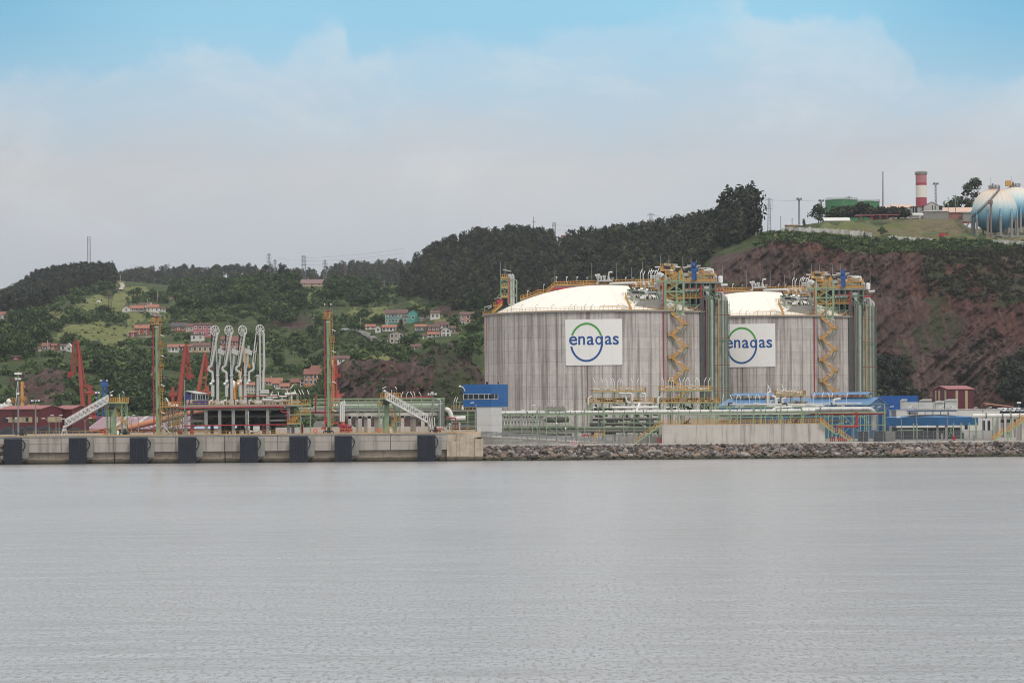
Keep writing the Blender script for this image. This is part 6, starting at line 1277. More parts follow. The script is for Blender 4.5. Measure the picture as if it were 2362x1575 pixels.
for ch, bx in (('e', (912, 985, 843, 925)), ('n', (995, 1056, 843, 922)), ('a', (1072, 1138, 843, 924)), ('a', (1235, 1298, 840, 921)), ('s', (1307, 1362, 840, 921))):
    cu_ = bpy.data.curves.new('t', 'FONT'); cu_.body = ch; cu_.offset = .014; cu_.resolution_u = 6; ob = bpy.data.objects.new('t', cu_); COL.objects.link(ob)
    bpy.context.view_layer.update(); me = bpy.data.meshes.new_from_object(ob.evaluated_get(bpy.context.evaluated_depsgraph_get()))
    co = np.array([v.co for v in me.vertices]); a, b = co.min(0), co.max(0)
    q = [(bx[0] + (c[0] - a[0]) / (b[0] - a[0]) * (bx[1] - bx[0]), bx[3] - (c[1] - a[1]) / (b[1] - a[1]) * (bx[3] - bx[2])) for c in co]
    LB.add([sgn(*zx(x, y), .33) for x, y in q], [tuple(p.vertices) for p in me.polygons]); bpy.data.objects.remove(ob); bpy.data.meshes.remove(me)
v, f = arc(1181, 882, 24.5, 31.5, 16, 0, 360); LB.add([sgn(*zx(x, y), .33) for x, y in v], f)
LB.add([sgn(*zx(x, y), .335) for x, y in ((1200, 841), (1218, 841), (1218, 935), (1200, 935))], [(0, 1, 2, 3)]).build('lettering', logo_b, sign)
# vertical runs on the wall, zigzag stairs
def run(mat, px, y0, y1, r, off, nm='fire_riser'): return MB().path([W_(px, y0, off), W_(px + 1.2, y1, off)], r, 8).build(nm, mat, tk)
run(red, 1530.5, 650, 905, .16, .4); run(red, 1617.5, 657, 900, .26, .6); run(red, 1627.5, 690, 900, .2, 1.0)
MB().path([P(1122, 727, TD - 8, 0), P(1123, 735, TD - 8, 0), P(1125, 890, TD - 8, 0)], .3, 8).build('fire_riser', red, tk)
def flight3(mb, a, b, w=1.0):
    d = Vector((0, -w, 0))
    for o in (Vector(), d):
        mb.bar(a + o, b + o, .14, .5); mb.bar(a + o + Vector((0, 0, 1.05)), b + o + Vector((0, 0, 1.05)), .1); mb.bar(a + o + Vector((0, 0, .55)), b + o + Vector((0, 0, .55)), .08)
        for k in range(7): p = a.lerp(b, k / 6) + o; mb.bar(p, p + Vector((0, 0, 1.05)), .08)
    n = 16
    for k in range(n): p = a.lerp(b, (k + .5) / n); mb.box(p.x - .2, p.x + .2, p.y - w, p.y, p.z - .03, p.z + .03)
pts = [(1548, 722), (1577, 747.5), (1550, 773.5), (1579, 800), (1551, 826), (1580, 852), (1552, 878), (1581, 903), (1554, 929)]
for k in range(len(pts) - 1):
    (xa, ya), (xb, yb) = pts[k], pts[k + 1]; dd = min(yw(xa), yw(xb)) - .5
    mb = MB(); flight3(mb, P(xa, ya, dd), P(xb, yb, dd)); fl = mb.build('stair_flight', yellow, tk)
    s = 1 if xb > xa else -1; lz = P(xb, yb, dd); e = lz + Vector((s * 1.4, 0, 0)); x0, x1 = min(lz.x, e.x), max(lz.x, e.x)
    MB().box(x0, x1, dd - 1.1, dd + 1.2, lz.z - .2, lz.z).rail([(x0, dd - 1.1, lz.z), (x1, dd - 1.1, lz.z)], 1.1, .7, .1, .2).rail([(e.x, dd - 1.1, lz.z), (e.x, dd + .8, lz.z)], 1.1, .8, .1).build('landing', yellow, fl)
    MB().bar(lz + Vector((s * 1.2, -.9, -.2)), lz + Vector((s * .1 - .3, .4, -3.6)), .22).bar(lz + Vector((s * .1, -.9, -.2)), lz + Vector((-s * .9 - .3, .4, -3.4)), .22).box(x0 - .6, x1 + .3, dd - .2, dd + .1, lz.z - .42, lz.z - .2).build('bracket', green, fl)
    MB().bar(lz + Vector((-s * 2.6, -1.2, 2.2)), lz + Vector((-s * 1.4, -1.2, 2.6)), .16).build('tube_lamp', lampwhite, fl)
# green stair tower on the rim
sd = yw(1555) - 1.0; g = MB()
for px in (1533, 1536, 1561, 1577):
    for y in (0, 4): g.bar(P(px, 723 if px > 1534 else 722, sd, y), P(px, 649 if px < 1570 else 630, sd, y), .42)
for py in (649, 672.5, 697.5, 723):
    for y in (0, 4): g.bar(P(1514 if py == 649 else 1526, py, sd, y), P(1578, py - .4, sd, y), .46)
for y0, y1 in ((649, 672), (672, 697), (697, 722)): g.bar(P(1536, y0, sd), P(1577, y1, sd), .2).bar(P(1577, y0, sd), P(1536, y1, sd), .2)
g.bar(P(1543, 649, sd), P(1567, 631, sd), .24).bar(P(1566, 631, sd), P(1578, 630, sd), .24).bar(P(1567, 649, sd), P(1567, 631, sd), .22).bar(P(1553, 649, sd), P(1567, 639, sd), .18)
g.bar(P(1540, 724, sd), P(1533, 741, sd), .2).bar(P(1530, 724, sd), P(1524, 736, sd), .18); g.build('stair_tower_frame', green, tk)
for (p, q_) in (((1567, 632), (1547, 654)), ((1567, 650), (1541, 671)), ((1541, 673), (1566, 696)), ((1566, 697), (1545, 720))):
    mb = MB(); flight3(mb, P(*p, sd, 1.6), P(*q_, sd, 1.6), 1.2); mb.build('stair_flight', yellow, tk)
MB().rail([P(1561, 697, sd, .1), P(1575, 697, sd, .1)], 1.6, .6, .11).rail([P(1528, 671, sd, .1), P(1541, 671, sd, .1)], 1.5, .6, .11).build('landing_rail', yellow, tk)
MB().bar(P(1541, 701, sd, -.4), P(1549, 698, sd, -.4), .22).bar(P(1573, 724.5, sd, -.4), P(1580, 727, sd, -.4), .22).build('tube_lamp', lampwhite, tk)
# right pipe bundle
pipeg = M('pipe_cladding_grey', (184, 184, 174), .5, .15, streak=.35)
def Dr(px, r): return TD - math.sqrt(max(r * r - (PX(px, TD - 6) - TX) ** 2, 0))
for k, (px, ytop, r, mt, bend) in enumerate(((1641.5, 690, .62, pipeg, 14), (1650.5, 690, .5, pipeg, 6), (1660, 680, .5, pipeg, 16), (1667, 677, .62, pipeg, 18), (1674.5, 684, .62, pipeg, 20), (1633, 686, .34, dpipe, 10), (1629.5, 690, .26, dpipe, 8), (1637, 692, .3, dgreen, 0))):
    D = min(Dr(px, 43.2), TD); pp_ = [P(px + 1.6, 985, D), P(px, ytop + 8, D), P(px - 1, ytop, D)] + ([P(px - bend, ytop - .5, D, 1), P(px - bend - 3, ytop - 2, D, 6)] if bend else [])
    MB().path(pp_, r, 10, 1.3).build('send_out_pipe', mt, tk, True)
g = MB()
for px in (1646, 1655, 1664, 1671.5, 1678): D = min(Dr(px, 44), TD - 1); g.bar(P(px, 693, D), P(px + 1.5, 985, D), .3)
D = TD - 22
for py in (691, 757, 817, 872): g.bar(P(1637, py, D), P(1648, py, D), .28)
for px in range(1638, 1676, 4): g.bar(P(px, 783, D), P(px, 790, D), .3)
g.bar(P(1637, 785, D), P(1681, 784, D), .26).bar(P(1637, 789, D), P(1681, 788, D), .2); g.build('pipe_frame', dgreen, tk)
MB().path([P(1657, 690, TD - 26), P(1658.4, 985, TD - 26)], .16).build('gas_line', yellow, tk); MB().path([P(1679, 700, TD - 8), P(1680.4, 985, TD - 8)], .18).path([P(1654, 690, TD - 24), P(1656, 706, TD - 24)], .4).build('air_line', M('blue_grey_pipe', (48, 84, 110), .5), tk)
bp = MB()
for py in (726.5, 780.5, 842.5, 901): bp.bar(P(1619, py, TD - 24), P(1684, py - .5, TD - 24), .7, .22).bar(P(1619, py - 6, TD - 24), P(1684, py - 6.5, TD - 24), .07)
bp.build('service_platform', M('rust_brown_steel', (132, 72, 62), .7), tk)
g = MB()
for py in range(697, 980, 6): g.bar(P(1677, py, TD - 10), P(1683, py, TD - 10), .1); g.bar(P(1683, py, TD - 10), P(1683, py + 6, TD - 10), .12)
g.bar(P(1677, 697, TD - 10), P(1678.5, 985, TD - 10), .22); g.build('caged_ladder', dgreen, tk)
bx = MB()
for px in (1618.5, 1623): bx.box(PX(px, yw(px)) - .35, PX(px, yw(px)) + .35, yw(px) - 1.1, yw(px), ZG, P(px, 690, yw(px)).z)
bx.build('cable_duct', M('dark_grey_duct', (84, 86, 86), .6), tk)
# roof platform with pumps
D = 1026.0; up = P(1600, 649, D).z
MB().box(PX(1535, D), PX(1659, D), D, D + 20, up - .7, up).build('roof_deck', greyconc, tk)
MB().rail([(PX(1576, D), D, up), (PX(1654, D), D, up), (PX(1657, D), D + 6, up)], 1.3, .9, .12, .6, 3).rail([(PX(1530, D), D + 14, up), (PX(1650, D), D + 14, up)], 1.2, 1.2, .1, .3).build('deck_railing', yellow, tk)
pj = MB(); dk = MB()
for px in (1580, 1592, 1606, 1622, 1633, 1643, 1652):
    for y in (.8, 9, 18): MB().box(PX(px, D) - .22, PX(px, D) + .22, D + y, D + y + .5, ZW + .4, up - .7).build('deck_column', dpipe, tk)
for py, a, b, r in ((661, 1590, 1602, .6), (673, 1578, 1612, .5), (683, 1580, 1604, .7), (697, 1578, 1592, .8), (661, 1602, 1618, .4)): pj.drum(P(a, py, D, 3), P(b, py, D, 3), r)
pj.build('suction_pipe', silver, tk, True)
for k in range(50):
    px = random.uniform(1540, 1650); y = random.uniform(5, 17); py = random.uniform(655, 715)
    if k % 2: dk.tube(P(px - 6, py, D, y), P(px + 6, py, D, y), random.uniform(.3, .9), 8)
    else: dk.pbox(px - 3, px + 3, py - 5, py + 5, D, 1.5, y)
dk.pbox(1579, 1640, 654, 714, D, 5, 7).build('machinery', dark, tk)  # the big dark block stands in for shade beneath the roof deck
MB().tube(P(1576, 667, D, -.3), P(1618, 666, D, -.3), .3).path([P(1615, 667, D), P(1668, 671, D)], .3).build('fire_main', red, tk)
MB().path([P(1578, 671, D, 1), P(1612, 671, D, 1)], .45).path([P(1603, 712, D, -1), P(1617, 700, D, -1)], .25).path([P(1664, 658, D, 2), P(1679, 657, D, 2)], .55, 10).path([P(1658, 672, D, 3), P(1667, 673, D, 3), P(1668, 690, D, 3)], .35, 8, .6).build('vent_pipe', silver, tk)
MB().pbox(1624, 1637, 660, 671, D, 3, -.5).pbox(1628, 1637, 671, 683, D, 2, -.4).build('junction_box', silver, tk)
eq = MB(); ye = MB(); rr = random.Random(5)
for k in range(44):
    px = rr.uniform(1518, 1645); y = rr.uniform(1, 18); h = rr.uniform(1.2, 4.6); p = P(px, 649, D, y)
    if k % 3 == 0: eq.tube(p, p + Vector((0, 0, h)), rr.uniform(.15, .5), 8)
    elif k % 3 == 1: eq.tube(p + Vector((-2, 0, h)), p + Vector((2, 0, h)), rr.uniform(.15, .35), 8)
    else: ye.box(p.x - .5, p.x + .5, p.y, p.y + .5, p.z, p.z + h * .9)
eq.tube(P(1512, 615, D, 4), P(1571, 615, D, 4), .28, 8).tube(P(1577, 616, D, 6), P(1590, 615, D, 6), .28)
for px, py in ((1541, 608), (1547, 609), (1562.5, 610), (1594, 612), (1616, 612.5)): eq.box(PX(px, D) - .7, PX(px, D) + .7, D + 4, D + 5, P(px, py + 3, D).z, P(px, py - 2.5, D).z)
eq.build('valve_equipment', silver, tk); 
for a, b, py in ((1525, 1546, 625), (1535, 1549, 632), (1612, 1624, 627), (1523, 1558, 617), (1545, 1560, 640), (1572, 1592, 638)): ye.rail([P(a, py, D, 2), P(b, py, D, 2)], 1.3, .8, .11, .5, 3)
for px in (1524, 1536, 1554, 1572, 1613, 1622): ye.bar(P(px, 649, D, 2), P(px, 617, D, 2), .3)
ye.build('pump_frame', yellow, tk)
hb = MB().bar(P(1600, 647, D, -.5), P(1599.5, 606, D, -.5), 1.0, .9).bar(P(1606, 645, D, -.3), P(1602, 606, D, -.3), .5).bar(P(1594, 623, D, -.6), P(1610, 623, D, -.6), .9, 1.2).bar(P(1593, 622, D), P(1600, 608, D), .3).bar(P(1596, 606, D, -.5), P(1606, 606.5, D, -.5), .5).tube(P(1597, 613, D, -1), P(1602, 613, D, -1), .7, 12); hb.build('hoist', M('hoist_blue', (24, 86, 160), .5), tk)
MB().ball(P(1645, 640, D, 3), 1.6, 14, 1.15).tube(P(1645, 649, D, 3), P(1645, 641, D, 3), 1.55, 14).build('dome_vessel', silver, tk, True)
MB().drum(P(1663, 651, D, 3), P(1663, 638, D, 3), .85).build('dome_vessel', lampwhite, tk, True)
MB().path([P(1624, 623, D), P(1645, 622, D), P(1645, 630, D)], .22, 8, .5).build('vent_pipe', lampwhite, tk)
g = MB(); xs_ = (1579, 1592, 1606, 1622, 1637, 1651)
for px in xs_: g.bar(P(px, 651, D, -.6), P(px, 719 if px < 1620 else 700, D, -.6), .34)
for py in (668, 688, 704): g.bar(P(1579, py, D, -.6), P(1651 if py < 700 else 1616, py - .5, D, -.6), .36)
for a_, b_ in zip(xs_, xs_[1:]): g.bar(P(a_, 668, D, -.6), P(b_, 688, D, -.6), .2)
g.build('deck_bracing', dgreen, tk); dk = MB().pbox(1582, 1618, 654, 686, D, 3, 1.2).pbox(1537, 1574, 653, 716, D, 3, 3).pbox(1622, 1652, 653, 676, D, 3, 1.2).build('machinery', dark, tk)  # plain dark boxes: shade behind the bracing put in as colour
MB().rail([P(1526, 690, D, -1), P(1576, 689.5, D, -1)], 1.3, .9, .14, .4).rail([P(1579, 688, D, -.8), P(1616, 687.6, D, -.8)], 1.3, .9, .14, .3).rail([P(1590, 636, D, 1), P(1652, 635, D, 1)], 1.3, .9, .14, .5).build('deck_railing', yellow, tk)
# left part of the roof equipment
D = 1020.0
MB().path([P(1446, 675, D), P(1520, 674.5, D), P(1525, 690, D)], .8, 12, 1).build('header_pipe', silver, tk, True)
for px in (1468, 1487, 1498, 1513): MB().path([P(px - 4, 655, D, .3), P(px, 656, D, .3), P(px, 674, D, .3)], .45, 9, .6).build('branch_pipe', silver, tk, True)
MB().path([P(1525, 640, D), P(1519.5, 632, D), P(1517, 636, D), P(1517, 673, D)], .75, 12, 1.2).path([P(1519, 631, D, .5), P(1530, 636, D, .5)], .7, 10).build('riser_pipe', silver, tk, True)
g = MB()
for px in (1459, 1478, 1496, 1515):
    for y in (-.6, 3): g.bar(P(px, 668, D, y), P(px, 718, D, y), .32)
for a, b in ((1478, 1490), (1515, 1503)): g.bar(P(a, 712, D), P(b, 690, D), .18)
g.bar(P(1455, 691, D), P(1520, 690.5, D), .25); g.build('pipe_support', green, tk)
MB().rail([P(1455, 664, D), P(1515, 663, D)], 1.3, .9, .11, .5, 3).rail([P(1468, 653, D, 4), P(1512, 652, D, 4)], 1.2, .9, .11, .4).build('valve_platform', yellow, tk)
mb = MB(); flight3(mb, P(1456, 720, D, -6), P(1441, 686, D, -6)); mb.rail([P(1433, 685, D, -6), P(1446, 685, D, -6)], 1.2, .7, .1); mb.build('access_stair', yellow, tk)
mb = MB()
for k in range(26): px = rr.uniform(1456, 1530); mb.tube(P(px, 719, D, -4 + rr.uniform(0, 6)), P(px + rr.uniform(-6, 6), rr.uniform(695, 712), D, -2), rr.uniform(.12, .4), 7)
mb.build('drain_pipe', silver, tk)
for px, py in ((1477, 627), (1484, 630), (1495, 628), (1500, 625), (1503, 628), (1510, 628), (1516, 624)): MB().bar(P(px, py + 4, 1028), P(px + 4, py - 5, 1028), .26).tube(P(px, 650, 1028), P(px, py + 2, 1028), .07, 6).build('tube_lamp', lampwhite, tk)
MB().prism([P(x, y, 1016) for x, y in ((1453, 722), (1462, 705), (1480, 693), (1533, 690), (1533, 722))], (0, 6, 0)).build('equipment_pad', greyconc, tk)
# crowded pipework between the deck and the rim
gr_ = MB(); sv = MB(); dk = MB(); ye = MB(); wh = MB()
for k in range(270):
    if k < 140: px, py, D = rr.uniform(1450, 1530), rr.uniform(655, 716), rr.uniform(1017, 1026)
    elif k < 225: px, py, D = rr.uniform(1518, 1655), rr.uniform(616, 648), rr.uniform(1027, 1042)
    else: px, py, D = rr.uniform(1572, 1660), rr.uniform(652, 716), rr.uniform(1026, 1034)
    m_ = (sv, dk, gr_, dk, ye, dk, wh)[k % 7]; L = rr.uniform(3, 11)
    if k % 3 == 0: m_.bar(P(px - L, py, D), P(px + L, py, D), rr.uniform(.35, .8))
    elif k % 3 == 1: m_.bar(P(px, py, D), P(px, py + L, D), rr.uniform(.3, .65))
    else: m_.pbox(px - 1.6, px + 1.6, py, py + rr.uniform(2, 5), D, .9)
gr_.build('pipe_bracket', green, tk); sv.build('small_pipe', silver, tk); dk.build('valve_body', dark, tk); ye.build('step_frame', yellow, tk); wh.build('instrument_box', lampwhite, tk)
# catwalk across the dome
D = 1057.0
path = [P(*p, D) for p in ((1200, 692), (1230, 684), (1239, 679), (1260, 677.5), (1279, 660), (1450, 655), (1540, 653))]
rl = MB(); fl = MB(); rp_ = MB()
for a, b in zip(path, path[1:]):
    fl.bar(a + Vector((0, 0, -.2)), b + Vector((0, 0, -.2)), 1.6, .55)
    for y in (-.8, .8): o = Vector((0, y, .1)); rl.rail([a + o, b + o], 1.35, 1.1, .13, .3, 2)
fl.build('catwalk', dpipe, tk); rl.build('catwalk_railing', yellow, tk)
MB().path([p + Vector((0, -1.0, -.85)) for p in path], .36, 8, .5).build('fire_main', red, tk)
g = MB()
for px, py in ((1281, 662), (1300, 661), (1308, 661), (1329, 660), (1332, 660), (1440, 656)): g.bar(P(px, py, D), P(px, py + 14, D), .26); g.bar(P(px, py + 8, D), P(px + 9, py + 1, D), .14)
g.build('catwalk_support', green, tk)
for px, h in ((1217, 14), (1254, 15), (1283, 12), (1307, 12), (1331, 12), (1354, 11), (1379, 10), (1392, 10), (1414, 10), (1422, 9), (1443, 11), (1460, 11)):
    y0 = 652 if px > 1275 else (672 if px > 1235 else 686); MB().tube(P(px, y0, D, 1), P(px, y0 - h, D, 1), .07, 6).bar(P(px - 1, y0 - h, D, 1), P(px + 2.5, y0 - h - 1.5, D, 1), .34).build('walk_lamp', lampwhite if px % 2 else silver, tk)
mb = MB()
for px in (1241, 1264, 1292, 1320, 1356, 1400, 1450): mb.tube(P(px, 656 if px > 1270 else 674, D), P(px, 646 if px > 1270 else 662, D), .1, 6)
mb.build('hose_reel', red, tk)
cs = MB().pbox(1378, 1412, 647, 650, D, 5, -3)
for px in (1378, 1411): cs.bar(P(px, 650, D, -2), P(px, 657, D, -2), .4)
for k in range(20): px = rr.uniform(1375, 1412); cs.tube(P(px, 648, D, rr.uniform(-2, 2)), P(px + rr.uniform(-5, 5), rr.uniform(635, 645), D), rr.uniform(.12, .3), 7)
cs.path([P(1374, 655, D, -3), P(1379, 655, D, -3), P(1379, 632, D, -3)], .22, 8).path([P(1402, 650, D, -3), P(1404, 628, D, -3), P(1412, 629, D, -3)], .26, 8, .5).tube(P(1372, 636, D, -2), P(1384, 635, D, -2), .4).build('relief_valve_stand', silver, tk)
MB().path([P(1405, 655, D, -2.4), P(1500, 651.5, D, -2.4)], .42, 10).build('vapour_pipe', silver, tk)
for px, y0, y1 in ((1280, 652, 612), (1365, 650, 606), (1422.5, 650, 606), (1457, 648, 617), (1482, 648, 605), (1523.5, 615, 588), (1543, 608, 588), (1575, 616, 591), (1594, 610, 590), (1606, 606, 600), (1667, 640, 612)):
    d_ = D if px < 1500 else 1030; MB().tube(P(px, y0, d_), P(px, y1, d_), .13, 6, .07).build('lightning_rod', grey, tk)
# dome edge lamps and conduit
for px in (1180, 1202, 1236, 1273, 1315, 1325, 1348, 1364, 1391, 1423):
    a = P(px, 719, yw(px) + 2.2); MB().path([a, a + Vector((0, 0, 2.1)), a + Vector((.9, 0, 2.4))], .07, 6, .3).build('edge_lamp', M('tan_post', (196, 176, 150), .6) if 'tan_post' not in MATS else MATS['tan_post'], tk)
MB().path([P(1366, 711, 1014), P(1385, 711, 1014), P(1385, 706, 1014), P(1434, 705, 1014)], .1, 6).build('conduit', yellow, tk); MB().pbox(1436, 1443, 704, 712, 1012, .6).build('junction_box', lampwhite, tk)
# left relief stack
D = TD - 4
g = MB()
for px in (1155.5, 1172, 1192, 1177):
    for y in (0, 3): g.bar(P(px, 700, D, y), P(px, 637 if px < 1175 else 646, D, y), .3)
for py in (646, 661, 683): g.bar(P(1155, py, D), P(1192, py, D), .25)
for y0, y1 in ((646, 661), (661, 683)): g.bar(P(1155.5, y0, D), P(1172, y1, D), .14).bar(P(1172, y0, D), P(1155.5, y1, D), .14).bar(P(1177, y0, D), P(1192, y1, D), .14)
g.bar(P(1155, 676, D), P(1147, 686, D), .2); g.build('stack_frame', green, tk)
MB().rail([P(1155, 643, D), P(1172, 643, D)], 1.5, .7, .13, .5).rail([P(1155, 665, D), P(1172, 665, D)], 1.5, .7, .13, .4).rail([P(1155, 687, D), P(1172, 687, D)], 1.5, .7, .13, .4).rail([P(1138, 707, D), P(1158, 704, D)], 1.4, .7, .12, .4).build('stack_railing', yellow, tk)
mb = MB(); flight3(mb, P(1158, 703, D, -1), P(1136, 722, D, -1)); mb.build('access_stair', yellow, tk)
for px in (1175.5, 1179.5, 1184): MB().path([P(px, 705, D, .5), P(px, 637, D, .5), P(px - 3.5, 633, D, .5)], .42, 10, .6).build('relief_pipe', silver, tk, True)
MB().tube(P(1174, 700, D), P(1174, 640, D), .26).pbox(1147, 1160, 691, 703, D, 2, -1).build('foam_unit', red, tk)
MB().bar(P(1160, 622, D), P(1179, 626, D), .3).bar(P(1117, 709, D), P(1134, 704, D), .3).bar(P(1125, 712, D), P(1134, 707, D), .3).bar(P(1139, 689, D), P(1156, 687, D), .2).bar(P(1118, 712, D), P(1118, 722, D), .12).build('tube_lamp', silver, tk)
for px, y0, y1 in ((1154, 636, 604), (1165, 636, 604)): MB().tube(P(px, y0, D), P(px, y1, D), .14, 6, .08).build('lightning_rod', grey, tk)
MB().path([W_(1480, 715, -3), P(1160, 706, D)], .01).build('earth_wire', grey, tk)
for py in (755, 805, 857): 
    d = MB().pbox(1114, 1119, py, py + 2, TD, 2, -1).bar(P(1114.5, py + 2, TD), P(1118.5, py + 9, TD), .2).build('side_ledge', green, tk); MB().rail([P(1114.5, py, TD, -1), P(1119, py, TD, -1)], 1.2, .5, .12, .2).build('ledge_rail', yellow, d)
# second tank: the same thing farther back
D2 = 1117.0; tk2 = copy_tree(tk, ((1750 - CX + 1.5) * D2 / F, D2, ZG), rz=-.05)
tk2['label'] = 'farther huge round concrete gas tank, its sign partly hidden by pipes of the nearer one'
# ================================================================== buildings on the right
beige = M('beige_panel', (176, 158, 122), .7); pinkroof = M('faded_red_roof_sheet', (162, 98, 98), .7, var=.08)
def shed(mb_root, c, ux, uy, L, Wd, z0, ze, zr, wall, roof, over=.3):
    """gabled hall: corner c, long direction ux (length L), gable direction uy (width Wd), ridge along ux"""
    c = Vector((c[0], c[1], 0)); Z = lambda p, z: Vector((p.x, p.y, z)); A, B, C_, D_ = c, c + ux * L, c + ux * L + uy * Wd, c + uy * Wd; M1, M2 = A.lerp(D_, .5), B.lerp(C_, .5)
    wv = [Z(A, z0), Z(B, z0), Z(C_, z0), Z(D_, z0), Z(A, ze), Z(B, ze), Z(C_, ze), Z(D_, ze), Z(M1, zr), Z(M2, zr)]
    w_ = MB().add(wv, [(0, 1, 5, 4), (1, 2, 6, 9, 5), (2, 3, 7, 6), (3, 0, 4, 8, 7)]).build('wall', wall, mb_root)
    o1, o2 = ux * over, uy * over; dz = (zr - ze) / (Wd / 2) * over; t = Vector((0, 0, .18)); r = MB()
    for e0, e1, s in ((A, B, -1), (D_, C_, 1)):
        a, b = Z(e0, ze - dz) - o1 + o2 * s, Z(e1, ze - dz) + o1 + o2 * s; cc, d = Z(M2, zr) + o1, Z(M1, zr) - o1
        r.add([a + t * .1, b + t * .1, cc + t * .1, d + t * .1, a + t, b + t, cc + t, d + t], [(0, 1, 2, 3), (4, 5, 6, 7), (0, 1, 5, 4), (1, 2, 6, 5), (2, 3, 7, 6), (3, 0, 4, 7)])
    return w_, r.build('roof', roof, mb_root)
def yawed(a): return Vector((math.cos(a), math.sin(a), 0)), Vector((-math.sin(a), math.cos(a), 0))
# blue compressor hall: gable end turned to the right
D = 842.0; bh = TH('industrial_hall', 'long blue gabled hall with light blue roof before the farther tank', 'hall', (PX(2003, D), D, ZG))
a = math.radians(-22); ux, uy = yawed(a); ux = -ux                       # length runs left and back
cN = Vector((PX(2003, D), D, 0)); Wd = (2066 - 2003) * D / F / math.sin(math.radians(22)) * .98; gdir = Vector((math.sin(math.radians(22)), math.cos(math.radians(22)), 0)); ldir = Vector((-math.cos(math.radians(22)), math.sin(math.radians(22)), 0)); L = 43
shed(bh, cN + ldir * L, -ldir, gdir, L, Wd, ZG, P(2003, 934.5, D).z, P(2031, 917.5, D + 9).z, mblue, lblue)
zr = P(2031, 917.5, D + 9).z
for s0, s1 in ((2, 18.5), (28, 42)):
    m0, m1 = cN + gdir * Wd / 2 + ldir * s0, cN + gdir * Wd / 2 + ldir * s1; vt = MB()
    vt.prism([m0 - gdir * 2.2 + Vector((0, 0, zr + 1.0)), m0 + Vector((0, 0, zr + 1.7)), m0 + gdir * 2.2 + Vector((0, 0, zr + 1.0)), m0 + Vector((0, 0, zr + 1.4))], m1 - m0); v = vt.build('ridge_vent', lblue, bh)
    lv = MB()
    for k in range(12): p = m0.lerp(m1, k / 11); lv.bar(p - gdir * 1.6 + Vector((0, 0, zr - .4)), p - gdir * 1.6 + Vector((0, 0, zr + 1.1)), .14)
    lv.bar(m0 - gdir * 1.5 + Vector((0, 0, zr + .3)), m1 - gdir * 1.5 + Vector((0, 0, zr + .3)), .1).build('vent_post', dgreen, v)
MB().bar(cN + ldir * 1 - gdir * .3 + Vector((0, 0, zr + .5)), cN + ldir * 30 - gdir * .3 + Vector((0, 0, zr + .5)), .18).build('fire_main', red, bh)
tag(MB().pbox(2034, 2118, 912, 990, 885, 14).build('flat_building', M('cobalt_cladding', (0, 84, 160), .5)), 'flat roofed cobalt blue building behind the gable of the light blue hall', 'building')
wb = TH('service_building', 'low white flat roofed building carrying silver ventilation ducts', 'building', (PX(2180, 850), 850, ZG))
MB().pbox(2068, 2306, 944.5, 1012, 850, 16).build('wall', M('white_render', (208, 204, 198), .8, var=.05, streak=.2), wb); MB().pbox(2066, 2308, 942.5, 945.5, 850, 16.4, -.2).build('parapet', white, wb)
for a, b, y0, y1 in ((2266, 2272, 970, 992), (2278, 2284, 970, 992), (2225, 2232, 972, 990)): MB().pbox(a, b, y0, y1, 850, .1, -.06).build('window', glass, wb)
for k, (a, b, y0, y1, hood) in enumerate(((2079, 2092, 922, 944, 1), (2093, 2118, 927, 944, 0), (2119, 2152, 928, 944, 0), (2124, 2150, 922, 928, 1), (2153, 2158, 927, 944, 0), (2160, 2180, 926, 944, 1), (2183, 2211, 922, 944, 1))):
    mb = MB().pbox(a, b, y0 + (2 if hood else 0), y1 - .6, 853, 3, k * .4)
    if hood: p = P(a, y0 + 2, 853, k * .4 - .5); q_ = P(b, y0 - 2, 853); mb.prism([p, (p.x + (q_.x - p.x) * .35, p.y, q_.z), (q_.x, p.y, q_.z), (q_.x, p.y, p.z)], (0, 3.2, 0))
    for i in range(1, 4): x = P(a + (b - a) * i / 4, y0, 853).x; mb.bar((x, 853 + k * .4 - .03, P(a, y1 - 1, 853).z), (x, 853 + k * .4 - .03, P(a, y0 + 3, 853).z), .08)
    tag(mb.build('ventilation_unit', silver), ('shiny hooded ventilation duct at the left end of the white roof', 'low silver duct box second from left on the white roof', 'long low silver duct box in the middle of the white roof', 'raised slanted silver duct hood in the middle of the white roof', 'narrow silver duct link right of the middle on the white roof', 'shiny silver hooded unit left of the largest one on the white roof', 'largest silver hooded unit at the right end of the ducts')[k], 'ventilation unit', 'silver ventilation units on the white roof')
# blue canopy on green posts
D = 800.0; cp_ = TH('canopy', 'broad blue canopy on green posts behind the right fence', 'canopy', (PX(2160, D), D, ZG))
cN = Vector((PX(2164, D), D, 0)); l2, r2 = Vector((-.87, .5, 0)), Vector((.5, .87, 0)); La, Ra = (2164 - 2044) * D / F / .87 * 1.02, (2258 - 2164) * D / F / .5
za, zb_ = P(2164, 981, D).z, P(2164, 962, D).z; zrr = P(2150, 956.5, D).z
A, B, C_, E_ = cN + l2 * La, cN, cN + r2 * Ra * .5, cN + l2 * La + r2 * Ra * .5
r3 = Vector((.94, .34, 0)); C_ = cN + r3 * ((2258 - 2164) * D / F / .94 * 1.04); E_ = A + (C_ - B)
Zp = lambda p, z: Vector((p.x, p.y, z))
MB().add([Zp(A, za), Zp(B, za), Zp(C_, za), Zp(E_, za), Zp(A, zb_), Zp(B, zb_), Zp(C_, zb_), Zp(E_, zb_)], [(0, 1, 5, 4), (1, 2, 6, 5), (2, 3, 7, 6), (3, 0, 4, 7)]).build('fascia', mblue, cp_)
